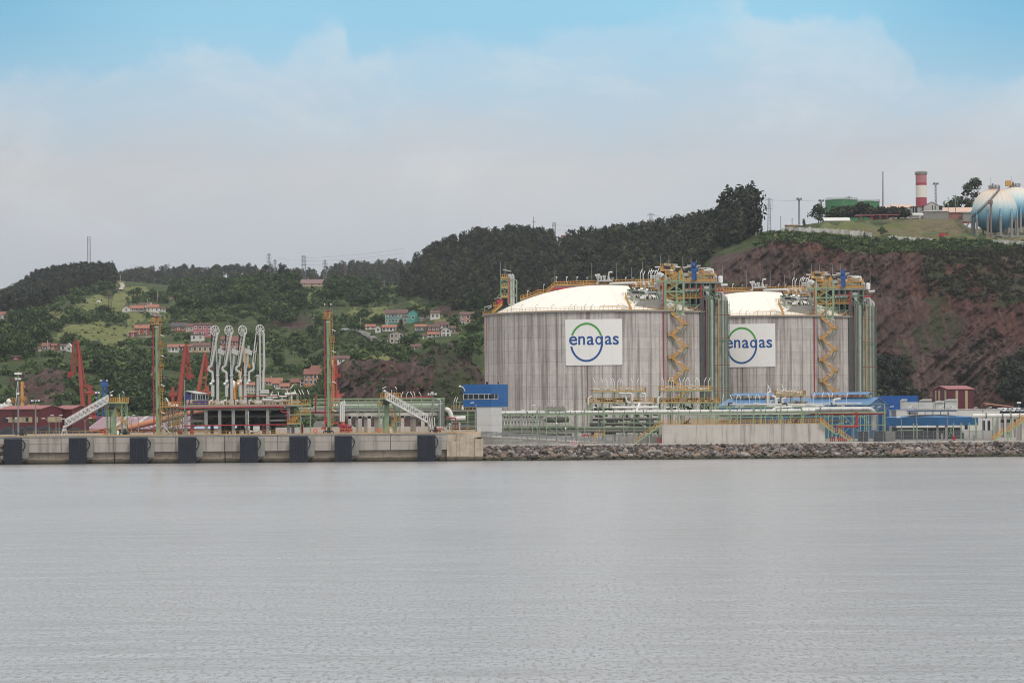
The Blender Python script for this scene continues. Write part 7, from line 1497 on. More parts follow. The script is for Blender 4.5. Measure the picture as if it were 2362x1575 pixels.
cen = (A + C_) / 2; MB().add([Zp(A, zb_), Zp(B, zb_), Zp(C_, zb_), Zp(E_, zb_), Zp(A.lerp(cen, .72), zrr), Zp(B.lerp(cen, .72), zrr), Zp(C_.lerp(cen, .72), zrr), Zp(E_.lerp(cen, .72), zrr)], [(0, 1, 5, 4), (1, 2, 6, 5), (2, 3, 7, 6), (3, 0, 4, 7), (4, 5, 6, 7)]).build('roof', lblue, cp_)
MB().pbox(2099, 2211, 946.5, 949.5, D, 4, 3).pbox(2097, 2213, 949, 950, D, 4.4, 2.8).build('roof_vent', mblue, cp_)
mb = MB()
for px in range(2102, 2210, 18): mb.pbox(px, px + 1.5, 949.5, 957, D, .3, 4)
mb.pbox(2100, 2118, 950, 957, D, 2, 4).build('vent_post', paleconc, cp_)
for px, w_, mt in ((2109, .3, green), (2117, .25, green), (2164, .55, concrete), (2184, .5, concrete), (2201, .3, green), (2219, .3, green), (2238, .3, green), (2254, .4, green)):
    x = PX(px, D); MB().box(x - w_ / 2, x + w_ / 2, D + 1.5, D + 1.5 + w_, ZG, za + .6).build('post', mt, cp_)
mb = MB()
for k in range(26): px = random.uniform(2090, 2240); mb.pbox(px - 3, px + 3, random.uniform(988, 1000), 1012, D, 1.2, random.uniform(6, 14))
mb.pbox(2076, 2236, 986, 1014, D, .4, 16).build('machinery', dark, cp_); MB().bar(P(2192, 984, D, 2), P(2200, 1006, D, 2), .16).bar(P(2200, 984, D, 2), P(2190, 1006, D, 2), .16).bar(P(2070, 992, D), P(2130, 991, D), .16).build('brace', green, cp_)  # thin dark sheet behind the units paints the shade under the canopy
# white pipe on the right and grey building
wp = TH('pipe_rack', 'straight white pipe with dark flanges running to the right frame edge', 'pipe', (PX(2300, 790), 790, ZG))
MB().tube(P(2243, 959, 790), P(2400, 957.5, 790), .55, 14).build('main_pipe', white, wp, True); fl = MB(); lg = MB()
for px in (2273, 2311, 2330, 2350): fl.tube(P(px, 958.6, 790), P(px + 2.5, 958.6, 790), .75, 14)
for px in (2250, 2290, 2331, 2365): lg.bar((PX(px, 790), 790, ZG), P(px, 963, 790), .3)
fl.build('flange', dpipe, wp); lg.build('support_leg', green, wp)
gb = TH('workshop', 'grey building with pillars and small windows under the white pipe at the right edge', 'building', (PX(2340, 850), 848, ZG)); MB().pbox(2307, 2440, 952, 1014, 848, 20).build('wall', M('mid_grey_render', (150, 146, 142), .85, streak=.3), gb)
for px in (2305, 2318, 2335, 2352): MB().pbox(px - 2, px + 2, 962, 1012, 848, .6, -.6).build('pillar', paleconc, gb)
for px in (2311, 2327, 2343, 2359): MB().pbox(px - 4, px + 4, 967, 974, 848, .1, -.08).build('window', glass, gb)
def car(p, col, lab, yaw=0.0, sc=1.0, grp=None, cat='car'):
    t = TH('parked_car', lab, cat, p, grp); bd = MB(); pr = [(-2.1, .35), (-2.1, .85), (-1.25, .95), (-.75, 1.42), (.75, 1.42), (1.35, .95), (2.1, .80), (2.1, .35)]
    bd.prism([Vector((p[0] + x, p[1] - .8, p[2] + z)) for x, z in pr], (0, 1.6, 0)).build('body', col, t)
    gl = MB().prism([Vector((p[0] + x, p[1] - .83, p[2] + z)) for x, z in ((-1.05, .98), (-.68, 1.34), (.68, 1.34), (1.1, .98))], (0, 1.66, 0)).build('window', glass, t)
    for x in (-1.3, 1.3): MB().tube((p[0] + x, p[1] - .86, p[2] + .33), (p[0] + x, p[1] + .86, p[2] + .33), .33, 12).build('wheel', black, t)
    t.rotation_euler = (0, 0, yaw); return t
carw, carb, cars = M('car_white', (226, 226, 226), .3, var=.02), M('car_dark_blue', (40, 50, 66), .3, var=.02), M('car_silver', (176, 180, 184), .3, .3, var=.02)
for k, px in enumerate((2312, 2322, 2333, 2344, 2355)): car(Vector((PX(px, 852), 853 + k * .3, P(px, 952, 848).z + .02)), carw if k % 2 else cars, 'pale car in the row parked on the roof deck behind the white pipe', .9, .8, 'cars on the roof deck')
mt_ = TH('plant_tower', 'tall maroon clad building with beige stripes below the cliff', 'building', (PX(2205, 905), 905, ZG)); D = 905.0
ux = Vector((.97, .24, 0)); uy = Vector((-.24, .97, 0)); cN = Vector((PX(2187, D), D, 0)); z_e, z_r = P(2187, 898, D).z, P(2187, 890.5, D).z
shed(mt_, cN, ux, uy, (2248 - 2187) * D / F / .97, 12, ZG, z_e, z_r, M('wine_cladding', (98, 40, 50), .6, var=.06), pinkroof)
mb = MB()
for px0, px1 in ((2205, 2211), (2228, 2234)):
    s0, s1 = [(PX(p, D) - cN.x) / .97 for p in (px0, px1)]; mb.add([Zp(cN + ux * s - uy * .04, z) for s, z in ((s0, ZG), (s1, ZG), (s1, z_e - .3), (s0, z_e - .3))], [(0, 1, 2, 3)])
for s0, s1 in ((1.2, 2.6), (6, 7.5), (9, 10)): mb.add([Zp(cN + uy * s - ux * .04, z) for s, z in ((s1, ZG), (s0, ZG), (s0, z_e - .2), (s1, z_e - .2))], [(0, 1, 2, 3)])
mb.build('beige_stripe', beige, mt_)
os_ = TH('open_shed', 'small open shed with rust red roof right of the maroon building', 'shed', (PX(2303, 890), 890, ZG)); MB().prism([P(2267, 930, 890), P(2275, 929, 896), P(2338, 937, 896), P(2336, 938.5, 890)], (0, 0, -.3)).prism([P(2267, 931, 890), P(2336, 939, 890), P(2336, 941, 890), P(2270, 934, 890)], (0, .3, 0)).build('roof', rooforange, os_)
MB().pbox(2276, 2330, 939, 955, 890, 6, 3).build('back_wall', dark, os_); mb = MB()
for px in (2276, 2293, 2312, 2332): mb.bar((PX(px, 890), 890.5, ZG), P(px, 935, 890, .5), .3)
mb.build('post', roofbrown, os_)
# ------------------------------------------------------------------ street lamps
def lamp(px, ytop, D, arms, lab, z0=None, grp=None):
    x = PX(px, D); z0 = ZG if z0 is None else z0; zt_ = P(px, ytop, D).z; t = TH('street_lamp', lab, 'street lamp', (x, D, z0), grp)
    po = MB().tube((x, D, z0), (x, D, zt_), .13, 8, .07)
    for a in arms: po.path([(x, D, zt_ - .8), (x + a * .3, D, zt_ - .1), (x + a, D - .1, zt_ + .35)], .06, 6, .4)
    po.build('pole', grey, t)
    for a in arms: s = 1 if a > 0 else -1; MB().obox((x + a + s * .3, D - .1, zt_ + .38), Vector((.42, 0, .04)), Vector((0, .16, 0)), Vector((0, 0, .09))).build('lamp_head', lampwhite, t)
    if not arms: MB().ball((x, D, zt_ + .1), .22, 8).build('lamp_head', lampwhite, t)
GL = 'street lamps of the terminal'
for px, yt, D, arms, lab in ((1244, 938, 744, (-1.0,), 'grey street lamp with a single arm right of the control tower'), (1217, 949, 760, (-.8,), 'street lamp in front of the pipe rack nearest the control tower'), (1328, 948, 752, (-.8,), 'street lamp in front of the pipe rack above the traffic barriers'),
    (1381, 942, 752, (-.7,), 'street lamp in front of the pipe rack left of the bund stairs'), (1485, 944, 750, (-.7,), 'street lamp behind the bund stairs at its left end'), (1284, 978, 742, (), 'short lamp post by the ramp guard rail'), (1304, 989, 742, (), 'shortest lamp post by the end of the ramp'),
    (1548, 942, 752, (-.5, .5), 'first of two close lamp posts behind the left part of the bund'), (1552, 942, 753, (.4,), 'second of two close lamp posts behind the left part of the bund'), (1700, 941, 760, (.9,), 'lamp with a curved arm over the middle of the pipe rack'), (1711, 941, 762, (-.9,), 'lamp curving left over the middle of the pipe rack'),
    (1893, 939, 760, (-.4, .4), 'lamp post behind the right end of the bund'), (2025, 941, 752, (-1.0,), 'lamp with a left arm by the end of the silver elbow pipe'), (2043, 941, 770, (-1.3, 1.3), 'double arm street lamp in front of the blue gable'), (2114, 941, 748, (-1.2,), 'tall lamp post standing before the left half of the blue canopy'),
    (2185, 941, 748, (-1.2, 1.2), 'tall lamp post standing before the right half of the blue canopy'), (2079, 966, 744, (-.4,), 'short lamp post before the left end of the blue canopy'), (2139, 984, 743, (), 'fence height lamp post in front of the canopy'), (2267, 943, 800, (-1.6, 1.6), 'double arm lamp in front of the white building'), (2331, 944, 800, (-1.6, 1.6), 'rightmost double arm lamp above the white pipe')):
    lamp(px, yt, D, arms, lab, None, GL)
lamp(1099, 932, 741, (-.7,), 'curved street lamp standing right before the control tower shaft', ZQ, GL)
for px, yt, D, arms, lab in ((30, 967, 800, (-1.1, .7), 'double arm street lamp before the left half of the maroon shed'), (113, 968, 800, (-1.2,), 'street lamp with a left arm before the shed gable'), (129, 961, 795, (-.7, 1.0), 'tallest street lamp before the second shed gable'), (136, 969, 805, (.8,), 'street lamp just behind the foot of the left gangway'),
    (196, 967, 800, (-.8, 1.1), 'double arm street lamp right of the left gangway foot'), (303, 968, 800, (.8,), 'street lamp in front of the grey pink roof, left one'), (319, 961, 800, (-.9,), 'street lamp in front of the grey pink roof, right one')):
    lamp(px, yt, D, arms, lab, ZQ, 'street lamps on the coal quay')
# ================================================================== coal quay on the left
D = 860.0
for k, (gx, rx, lx, gw, lab) in enumerate(((94, 136, -14, 42, 'maroon coal shed with beige window band, left of the two'), (166, 199, 122, 33, 'maroon coal shed with shorter roof, right of the two'))):
    t = TH('coal_shed', lab, 'shed', (PX(gx, D + k * 4), D, ZQ), 'maroon sheds on the coal quay'); Dk = D + k * 6; an = math.radians(35)
    gd = Vector((math.sin(an), math.cos(an), 0)); ld = Vector((-math.cos(an), math.sin(an), 0)); Wd = gw * Dk / F / math.sin(an); L = (gx - lx) * Dk / F / math.cos(an); c = Vector((PX(gx, Dk), Dk, 0))
    z_e, z_r = P(gx, 943.5, Dk).z, P(gx + gw / 2, 935.6, Dk + 3).z
    shed(t, c + ld * L, -ld, gd, L, Wd, ZQ, z_e, z_r, maroon, pinkroof)
    z0, z1 = P(gx, 973.5, Dk).z, P(gx, 961.5, Dk).z; of = Vector((-math.sin(an), -math.cos(an), 0)) * .06
    def panel(s0, s1, mt, nm, zz0, zz1, n=1, off=1.0): MB().add([Zp(c + ld * s + of * off, z) for s, z in ((s1, zz0), (s0, zz0), (s0, zz1), (s1, zz1))], [(0, 1, 2, 3)]).build(nm, mt, t)
    if k == 0:
        for s0, s1 in ((.06, .10), (.20, .29), (.30, .42), (.43, .52), (.56, .63), (.68, .78)): panel(L * s0, L * s1, beige, 'window_band', z0, z1)
        panel(L * .10, L * .14, dark, 'door', ZQ, z1 + 1.6); panel(L * .63, L * .67, dark, 'door', ZQ, z1 + 1.6); panel(L * .80, L * .92, dark, 'window', z0, z1); panel(L * .30, L * .36, glass, 'window', z0 + .2, z1 - .1, off=1.5)
        MB().add([Zp(c + gd * s + Vector((.05, -.03, 0)), z) for s, z in ((Wd * .3, z0), (Wd * .95, z0), (Wd * .95, z1), (Wd * .3, z1))], [(0, 1, 2, 3)]).build('window_band', beige, t)
coal = M('coal_black', (38, 38, 42), .9, var=.35, sc=1.2, bump=.5)
for k, (a, b, pk, lab) in enumerate(((-30, 60, 984, 'black coal heap at the far left of the quay'), (20, 130, 981.5, 'tallest black coal heap in front of the maroon shed'), (90, 205, 986, 'long low black coal heap under the left gangway'))):
    Dk = 815 + k * 6; n, m_ = 26, 8; vs = []; fs = []; xa, xb = PX(a, Dk), PX(b, Dk); H = P((a + b) / 2, pk, Dk).z - ZQ
    for i in range(n + 1):
        for j in range(m_ + 1):
            u, v = i / n, j / m_; h = max(0, min(1, (1 - abs(v * 2 - 1)) * 1.6)) * min(1, 7 * min(u, 1 - u)) * H * (.78 + .22 * math.sin(u * 19 + k)) * random.uniform(.96, 1.0); vs.append((xa + (xb - xa) * u, Dk + v * 14, ZQ + h))
    for i in range(n):
        for j in range(m_): fs.append((i * (m_ + 1) + j, (i + 1) * (m_ + 1) + j, (i + 1) * (m_ + 1) + j + 1, i * (m_ + 1) + j + 1))
    tag(MB().add(vs, fs).build('coal_heap', coal, None, 'all'), lab, 'coal heap', 'coal heaps on the left quay')
# grey pink storage roof and small lean-to, conveyor
D = 880.0; t = TH('storage_shed', 'wide shed with grey pink roof and pale skylight stripes behind the left tower', 'shed', (PX(290, D), D, ZQ)); r = MB()
e0, e1, e2 = P(199, 989, D), P(440, 987, D), P(440, 959, D + 14); r0 = P(238, 960.5, D + 14); r.prism([e0, e1, e2, r0], (0, 0, -.3)); r.prism([r0, e2, P(440, 985, D + 28), P(215, 987, D + 28)], (0, 0, -.3)); r.prism([e0, r0, P(215, 987, D + 28)], (0, 0, -.3)).build('roof', M('grey_pink_roof', (158, 128, 136), .7, var=.07), t)
mb = MB()
for px in (287, 331, 375, 419):
    a, b = P(px - 24, 986.4, D), P(px + 9, 960.5, D + 13.8); o = Vector((.55, 0, 0)); u = Vector((0, -.05, .14)); mb.add([a - o + u, a + o + u, b + o + u, b - o + u], [(0, 1, 2, 3)])
mb.build('skylight', paleconc, t); MB().box(e0.x + 1, e1.x, D + .5, D + 27, ZQ, e0.z - .3).build('wall', maroon, t)
t = TH('lean_to', 'low lean-to with pink roof edge in front of the storage shed', 'shed', (PX(230, 850), 850, ZQ)); MB().prism([P(201, 992, 850), P(252, 984.5, 853), P(262, 986, 853), P(207, 995.5, 850)], (0, 3, -.2)).build('roof', pinkroof, t); MB().pbox(206, 262, 993, 1000, 851, 3).build('wall', maroon, t)
t = TH('belt_conveyor', 'covered orange belt conveyor on a maroon truss rising to the right', 'conveyor', (PX(340, 845), 845, ZQ)); a, b = P(293, 987, 845), P(470, 944, 845)
MB().tube(a, b, .75, 12).build('cover', M('orange_cover_sheet', (204, 130, 88), .6, var=.08), t); mb = MB(); dz = Vector((0, 0, -1.2))
for y in (-.8, .8): o = Vector((0, y, 0)); mb.bar(a + o + dz * .6, b + o + dz * .6, .2).bar(a + o + dz * 1.9, b + o + dz * 1.9, .2)
for k in range(18): p, q_ = a.lerp(b, k / 18), a.lerp(b, (k + 1) / 18); o = Vector((0, -.8, 0)); mb.bar(p + o + dz * .6, q_ + o + dz * 1.9, .12).bar(p + o + dz * .6, p + o + dz * 1.9, .1)
for f in (.35, .6, .85): p = a.lerp(b, f); mb.bar((p.x, p.y, ZQ), p + dz * 1.8, .4)
mb.build('truss', maroon, t)
t = TH('warehouse', 'low beige warehouse with pale blue roof seen beneath the loading platform', 'warehouse', (PX(500, 840), 840, ZQ)); MB().pbox(448, 575, 990.5, 1004, 840, 12).build('wall', M('cream_brick', (206, 186, 162), .8, var=.15, sc=1.2), t); MB().prism([P(446, 990, 840, -.3), P(577, 989, 840, -.3), P(575, 983.5, 846), P(450, 984.5, 846)], (0, 0, .2)).build('roof', M('pale_blue_roof', (150, 178, 204), .6), t)
MB().bar(P(448, 989.8, 839.5), P(575, 988.8, 839.5), .25).build('gutter', roofred, t)
tag(MB().pbox(470, 560, 960, 984, 870, 8).build('shed', maroon), 'dark maroon shed far behind the platform columns', 'shed')
# cranes
def portal_crane(lab, D, base, top, jib0, jib1, stay, side, col, w0=.9, house=True, af=None):
    t = TH('portal_crane', lab, 'crane', (PX(base[0], D), D, ZQ), 'portal cranes on the coal quay'); b, tp = P(*base, D), P(*top, D)
    bm = MB()
    for y in (-.8, .8): o = Vector((0, y, 0)); bm.tube(b + o * 1.3, b.lerp(tp, .5) + o * .9, w0 * .75, 8, w0 * .6).tube(b.lerp(tp, .5) + o * .9, tp + o * .4, w0 * .6, 8, w0 * .3)
    for k in range(10): p = b.lerp(tp, k / 10); bm.bar(p - Vector((0, 1.0, 0)), p + Vector((0, 1.0, 0)), .2)
    bm.build('boom', col, t)
    j0, j1 = P(*jib0, D), P(*jib1, D); jb = MB(); hv = Vector((.7 * side, 0, 0))
    jb.bar(tp, j0, .5).bar(j0, j1, .45).bar(tp + hv * .2, j1 - hv * 1.6, .4)
    for k in range(7): jb.bar(j0.lerp(j1, k / 7), (tp + hv * .2).lerp(j1 - hv * 1.6, (k + .6) / 7), .18)
    jb.box(j1.x - 1.1, j1.x + .9, D - .8, D + .8, j1.z - .6, j1.z + .5); jb.tube(j1 + Vector((-.6, -.9, -.6)), j1 + Vector((-.6, .9, -.6)), .6, 10); jb.build('fly_jib', M('crane_dark_red', (158, 52, 46), .6, var=.2) if 'crane_dark_red' not in MATS else MATS['crane_dark_red'], t)
    s0, s1 = P(*stay[0], D), P(*stay[1], D); MB().bar(s0, s1, .38).bar(tp, s0, .3).build('back_stay', col, t)
    ax = P(*af[0], D); g = MB(); g.bar(s1 - Vector((1.4, 0, 0)), ax, .3).bar(ax, P(*af[1], D), .35).bar(ax, P(af[0][0], base[1] + 2, D), .9).bar(s1, P(af[0][0], af[0][1] + 16, D), .3).bar(s1 - Vector((1.5, 0, 0)), s1 + Vector((2.2, 0, 0)), .4)
    g.tube(P(af[0][0] - 9, af[0][1] + 18, D), P(af[0][0] + 9, af[0][1] + 18, D), .6, 10); g.build('a_frame', col, t)
    MB().tube(P(*af[1], D) + Vector((0, -.6, 0)), P(*af[1], D) + Vector((0, .9, 0)), .6, 10).build('counterweight', col, t)
    if house:
        hx0, hx1 = house; h = MB().pbox(hx0, hx1, base[1], base[1] + 14, D, 5, -2).tube(P((hx0 + hx1) / 2, base[1] + 14, D), P((hx0 + hx1) / 2, base[1] + 22, D), 1.6, 14).build('machine_house', col, t)
        for k in range(2): MB().pbox(hx0 + (hx1 - hx0) * (.5 + .25 * k), hx0 + (hx1 - hx0) * (.65 + .25 * k), base[1] + 4, base[1] + 9, D, .1, -2.08).build('window', lampwhite, h)
        pt = MB(); zc = P(0 + (hx0 + hx1) / 2, base[1] + 22, D).z
        for sx in (-1, 1):
            for y in (-3, 3): x = PX((hx0 + hx1) / 2, D); pt.bar((x + sx * 3.4, D + y, ZQ), (x + sx * 1.8, D + y * .5, zc), .7)
        x = PX((hx0 + hx1) / 2, D); pt.box(x - 3.8, x + 3.8, D - 2.4, D + 2.4, zc - .8, zc).build('portal_leg', col, t)
    return t
portal_crane('leftmost tall orange red crane with folded jib behind the left gangway', 940, (192, 938), (179.5, 784), (168, 796), (165, 862), ((184, 806), (198, 891)), -1, orange, .85, (196, 222), ((206.5, 888), (215, 906)))
portal_crane('orange red crane with wide boom behind the blue control cabin', 945, (414, 927), (429, 793), (433, 803), (440, 867), ((425, 800), (410, 907)), 1, orange, .95, (388, 414), ((399, 893), (394, 908)))
portal_crane('slim rust orange crane just left of the loading arms', 960, (458, 902), (473, 813), (476, 822), (481, 850), ((477, 820), (474, 905)), 1, M('rust_orange_paint', (176, 88, 62), .6, streak=.3), .8, (448, 474), ((478, 890), (470, 905)))
portal_crane('red orange crane partly hidden behind the right green mast', 955, (768, 928), (772, 826), (776, 834), (779, 866), ((775, 834), (777, 910)), 1, M('crane_red_orange', (188, 84, 66), .6, streak=.3), .8, (758, 782), ((779, 900), (783, 915)))
t = TH('hoist_crane', 'yellow orange crane with a lattice hoist behind the third loading arm', 'crane', (PX(555, 930), 930, ZQ)); yo = M('crane_yellow', (214, 142, 40), .5, var=.15); mb = MB()
for dx in (0, 7): mb.bar(P(566 + dx, 802, 930), P(566 + dx, 846, 930), .25)
for k in range(9): mb.bar(P(566, 803 + k * 5, 930), P(573, 807 + k * 5, 930), .15)
mb.pbox(564, 577, 840, 848, 930, 1).bar(P(566, 803, 930), P(555, 870, 930), .3).build('lattice_hoist', yo, t); MB().pbox(540, 560, 880, 893, 930, 4).tube(P(548, 884, 929), P(558, 884, 929), 1.2, 12).bar(P(553, 860, 930), P(558, 884, 930), 1.0).build('machine_house', yo, t)
mb = MB()
for px in (541, 559): mb.bar((PX(px, 930), 930, ZQ), P(px, 893, 930), .6).bar((PX(px, 934), 934, ZQ), P(px, 893, 930, 4), .6)
mb.build('portal_leg', yo, t)
tag(MB().drum(P(530, 886, 900), P(538, 887, 900), 1.3).bar((PX(534, 900), 900, ZQ), P(534, 890, 900), .5).build('radar_dome', lampwhite, None, True), 'white rounded housing on a post behind the first loading arm', 'housing')
# floodlight towers and masts of the port
def lattice(pc, ytop, ybase, wt, wb, D, mat, lab, name, cat, zb=None, head=None, arms=(), n=9, two=False, grp=None, bar=.22):
    b = P(pc, ybase, D); tp = P(pc, ytop, D); zb = b.z if zb is None else zb; t = TH(name, lab, cat, (tp.x, D, zb), grp); s = D / F; mb = MB()
    cor = lambda f: [Vector((tp.x + sx * (wb + (wt - wb) * f) * s / 2, D + sy * (wb + (wt - wb) * f) * s / 2, zb + (tp.z - zb) * f)) for sx, sy in ((-1, -1), (1, -1), (1, 1), (-1, 1))]
    for k in range(n):
        a, c = cor(k / n), cor((k + 1) / n)
        for i in range(4): mb.bar(a[i], c[i], bar); mb.bar(a[i], c[(i + 1) % 4], bar * .6); mb.bar(c[i], c[(i + 1) % 4], bar * .6)
    mb.build('lattice_body', mat, t)
    for y, wd in arms:
        c = P(pc, y, D); hw = wd * s / 2; am = MB().bar(c - Vector((hw, 0, 0)), c + Vector((hw, 0, 0)), bar).bar(c - Vector((hw, 0, 0)), c + Vector((0, 0, 1.2)), bar * .6).bar(c + Vector((hw, 0, 0)), c + Vector((0, 0, 1.2)), bar * .6)
        for q_ in (-1, 1): am.bar(c + Vector((q_ * hw, 0, 0)), c + Vector((q_ * hw, 0, -1.6)), bar * .5)
        am.build('cross_arm', mat, t)
    if head: head(t, tp, s)
    return t
bluem = M('lattice_blue', (34, 92, 160), .5)
def bhead(t, p, s): MB().box(p.x - 1.0, p.x + 1.0, p.y - 1, p.y + 1, p.z - .8, p.z + .35).rail([(p.x - 1, p.y - 1, p.z + .3), (p.x + 1, p.y - 1, p.z + .3)], .6, .5, .08).build('lamp_platform', bluem, t); MB().box(p.x - 1.2, p.x - .7, p.y - 1.1, p.y - .7, p.z + .7, p.z + 1.0).box(p.x + .6, p.x + 1.1, p.y - 1.1, p.y - .7, p.z + .7, p.z + 1.0).build('floodlight', lampwhite, t)
lattice(241, 884, 1000, 9, 11, 910, bluem, 'blue lattice floodlight tower behind the left access tower', 'floodlight_tower', 'floodlight tower', ZQ, bhead, n=10)
def light_mast(px, ytop, D, mat, bars, lab, z0=ZQ):
    t = TH('light_mast', lab, 'mast', (PX(px, D), D, z0)); MB().tube((PX(px, D), D, z0), P(px, ytop, D), .26, 10, .14).build('pole', mat, t)
    for y, w_, n in bars:
        a, b = P(px - w_ / 2, y, D), P(px + w_ / 2, y, D); c = MB().bar(a, b, .14).build('cross_arm', mat, t); h = MB()
        for k in range(n): p = a.lerp(b, (k + .5) / n); h.box(p.x - .3, p.x + .3, p.y - .5, p.y - .1, p.z - .3, p.z + .15)
        h.build('lamp_row', lampwhite if mat is not dark else dark, c)
light_mast(42, 856, 790, grey, ((861, 16, 3), (873, 16, 2), (907, 14, 1)), 'tall grey ship light mast with crossbars before the maroon shed'); light_mast(82, 921, 790, grey, ((923, 17, 5),), 'floodlight mast with a row of lamps before the maroon shed')
light_mast(225, 905, 905, bluem, ((905, 13, 2),), 'slim blue lamp mast behind the white gangway'); light_mast(997, 906, 765, grey, ((908, 19, 5), (905, 6, 1)), 'floodlight mast with a lamp row behind the right gangway')
light_mast(2350, 928, 900, bluem, ((928, 9, 2),), 'blue lamp post behind the parked cars at the right edge', ZG)
# ship behind the sheds
D = 985.0; t = TH('tug_ship', 'ship with white bridge and yellow masts behind the maroon shed', 'ship', (PX(40, D), D, 1)); x0, x1 = PX(-60, D), PX(100, D)
MB().prism([(x0, D, .5), (x1 - 3, D, .5), (x1, D, 9.5), (x0, D, 9.5)], (0, 9, 0)).build('hull', navy, t); MB().pbox(-40, 58, 938, 955, D, 7, 1).pbox(-2, 20, 931, 938, D, 5, 2).build('superstructure', white, t)
mb = MB().bar(P(48, 938, D, 3), P(48, 880, D, 3), .7).bar(P(45, 938, D, 3), P(46, 884, D, 3), .3).bar(P(51, 938, D, 3), P(50, 884, D, 3), .3)
for y in (884, 893, 903, 915, 925): mb.bar(P(43, y, D, 3), P(53, y, D, 3), .3)
for a, b, y in ((20, 34, 927), (42, 60, 925), (18, 30, 932)): mb.rail([P(a, y, D, 2), P(b, y, D, 2)], 1.4, .8, .16)
mb.bar(P(60, 935, D, 2), P(86, 935, D, 2), .6).build('mast', M('ship_yellow', (204, 150, 74), .6), t); MB().ball(P(18, 925, D, 2), .8, 10).tube(P(18, 934, D, 2), P(18, 926, D, 2), .15).tube(P(34, 936, D, 2), P(38, 880, D, 2), .07).tube(P(8, 936, D, 2), P(8, 928, D, 2), .3).build('radar_dome', lampwhite, t)
MB().bar(P(66, 936, D, 2), P(73, 924, D, 2), .5).build('crane_arm', dark, t); MB().pbox(53, 56, 888, 894, D, .1, 2).build('flag', M('flag_red_yellow', (220, 120, 50), .7), t)
# ================================================================== houses on the hillside
def house(x0, x1, yb, ye, yr, wall, roof, lab, nw=(3, 1), ridge='x', dep=None, D=None, base=None, hip=0.0, wtrim=True, side=0):
    """front wall between photo columns x0..x1, base yb, eaves ye, ridge yr; ridge along x or along y (gable to the front)"""
    pb = on_hill((x0 + x1) / 2, yb) if D is None else P((x0 + x1) / 2, yb, D); D = pb.y - 1.0; s = D / F
    xa, xb = PX(x0, D) + ROLL * -(yb - YH) * s, PX(x1, D) + ROLL * -(yb - YH) * s; z0 = P((x0 + x1) / 2, yb, D).z; ze = P((x0 + x1) / 2, ye, D).z; zr = P((x0 + x1) / 2, yr, D).z; W_x = xb - xa; dep = dep or max(5, min(9, W_x * .7))
    t = TH('house', lab, 'house', ((xa + xb) / 2, D, z0)); bot = z0 - 4
    if ridge == 'x': w_, r = shed(t, (xa, D), Vector((1, 0, 0)), Vector((0, 1, 0)), W_x, dep, bot, ze, zr, roof=roof, wall=wall, over=.4)
    else: w_, r = shed(t, (xb, D), Vector((0, 1, 0)), Vector((-1, 0, 0)), dep, W_x, bot, ze, zr, roof=roof, wall=wall, over=.4)
    nx, ny = nw; H = ze - z0
    for j in range(ny):
        for i in range(nx):
            cxx = xa + W_x * (i + .5) / nx; cz = z0 + H * (j + .55) / ny; ww = min(.5, W_x / nx * .3); wh = min(.75, H / ny * .32)
            wd = MB().box(cxx - ww, cxx + ww, D - .05, D + .1, cz - wh, cz + wh).build('window', glass, t)
            if wtrim: MB().box(cxx - ww - .16, cxx + ww + .16, D - .03, D + .06, cz + wh, cz + wh + .2).box(cxx - ww - .16, cxx + ww + .16, D - .03, D + .06, cz - wh - .2, cz - wh).box(cxx - ww - .2, cxx - ww, D - .03, D + .06, cz - wh, cz + wh).box(cxx + ww, cxx + ww + .2, D - .03, D + .06, cz - wh, cz + wh).box(cxx - .05, cxx + .05, D - .07, D, cz - wh, cz + wh).build('frame', trim, wd)
    if W_x > 7: MB().box(xa + W_x * .3, xa + W_x * .3 + .6, D + dep * .4, D + dep * .4 + .6, ze, zr + 1.0).build('chimney', wall, r)
    return t
for a in HOUSES: house(*a)
t = house(1296, 1329, 580, 552, 542, M('ruin_stone', (168, 134, 120), .9, var=.2, sc=.4, streak=.4), roofbrown, 'tall ruined stone house standing among trees on the ridge skyline', (3, 1), 'x', 9, D=1905)
def wall_line(pts, h, mat, lab, name='stone_wall', cat='wall', dz=0):
    P3 = [on_hill(*p) for p in pts]; mb = MB()
    for a, b in zip(P3, P3[1:]): mb.prism([a + Vector((0, -1.2, -1)), b + Vector((0, -1.2, -1)), b + Vector((0, -1.2, h)), a + Vector((0, -1.2, h))], (0, .4, 0))
    tag(mb.build(name, mat), lab, cat)
wall_line([(55, 813), (90, 811), (150, 818)], 1.6, hw['stone'], 'pale terrace wall below the cream houses at the far left'); wall_line([(215, 838), (260, 846), (300, 843), (345, 852), (370, 862)], 1.8, hw['stone'], 'long stone terrace wall left of the left mast'); wall_line([(375, 875), (415, 895)], 1.6, hw['stone'], 'low stone wall right of the left mast')
wall_line([(1040, 748), (1075, 750)], 1.4, trim, 'white balustrade in front of the salmon house', 'garden_wall'); wall_line([(812, 762), (845, 775), (880, 800), (900, 815)], .9, hw['stone'], 'pale wall along the village road'); wall_line([(270, 782), (350, 778)], .6, hw['stone'], 'garden wall by the brick house')
asph = M('road_asphalt', (120, 118, 116), .9)
def road(pts, w_, nm, mat):
    P3 = []
    for (a, b) in zip(pts, pts[1:]):
        for k in range(8): f = k / 8; P3.append(on_hill(a[0] + (b[0] - a[0]) * f, a[1] + (b[1] - a[1]) * f))
    vs = []; 
    for p in P3: vs += [p + Vector((-w_ / 2, -.6, 1.0)), p + Vector((w_ / 2, -.6, 1.0))]
    o = MB().add(vs, [(2 * i, 2 * i + 1, 2 * i + 3, 2 * i + 2) for i in range(len(P3) - 1)]).build(nm, mat); tag(o, kind='structure')
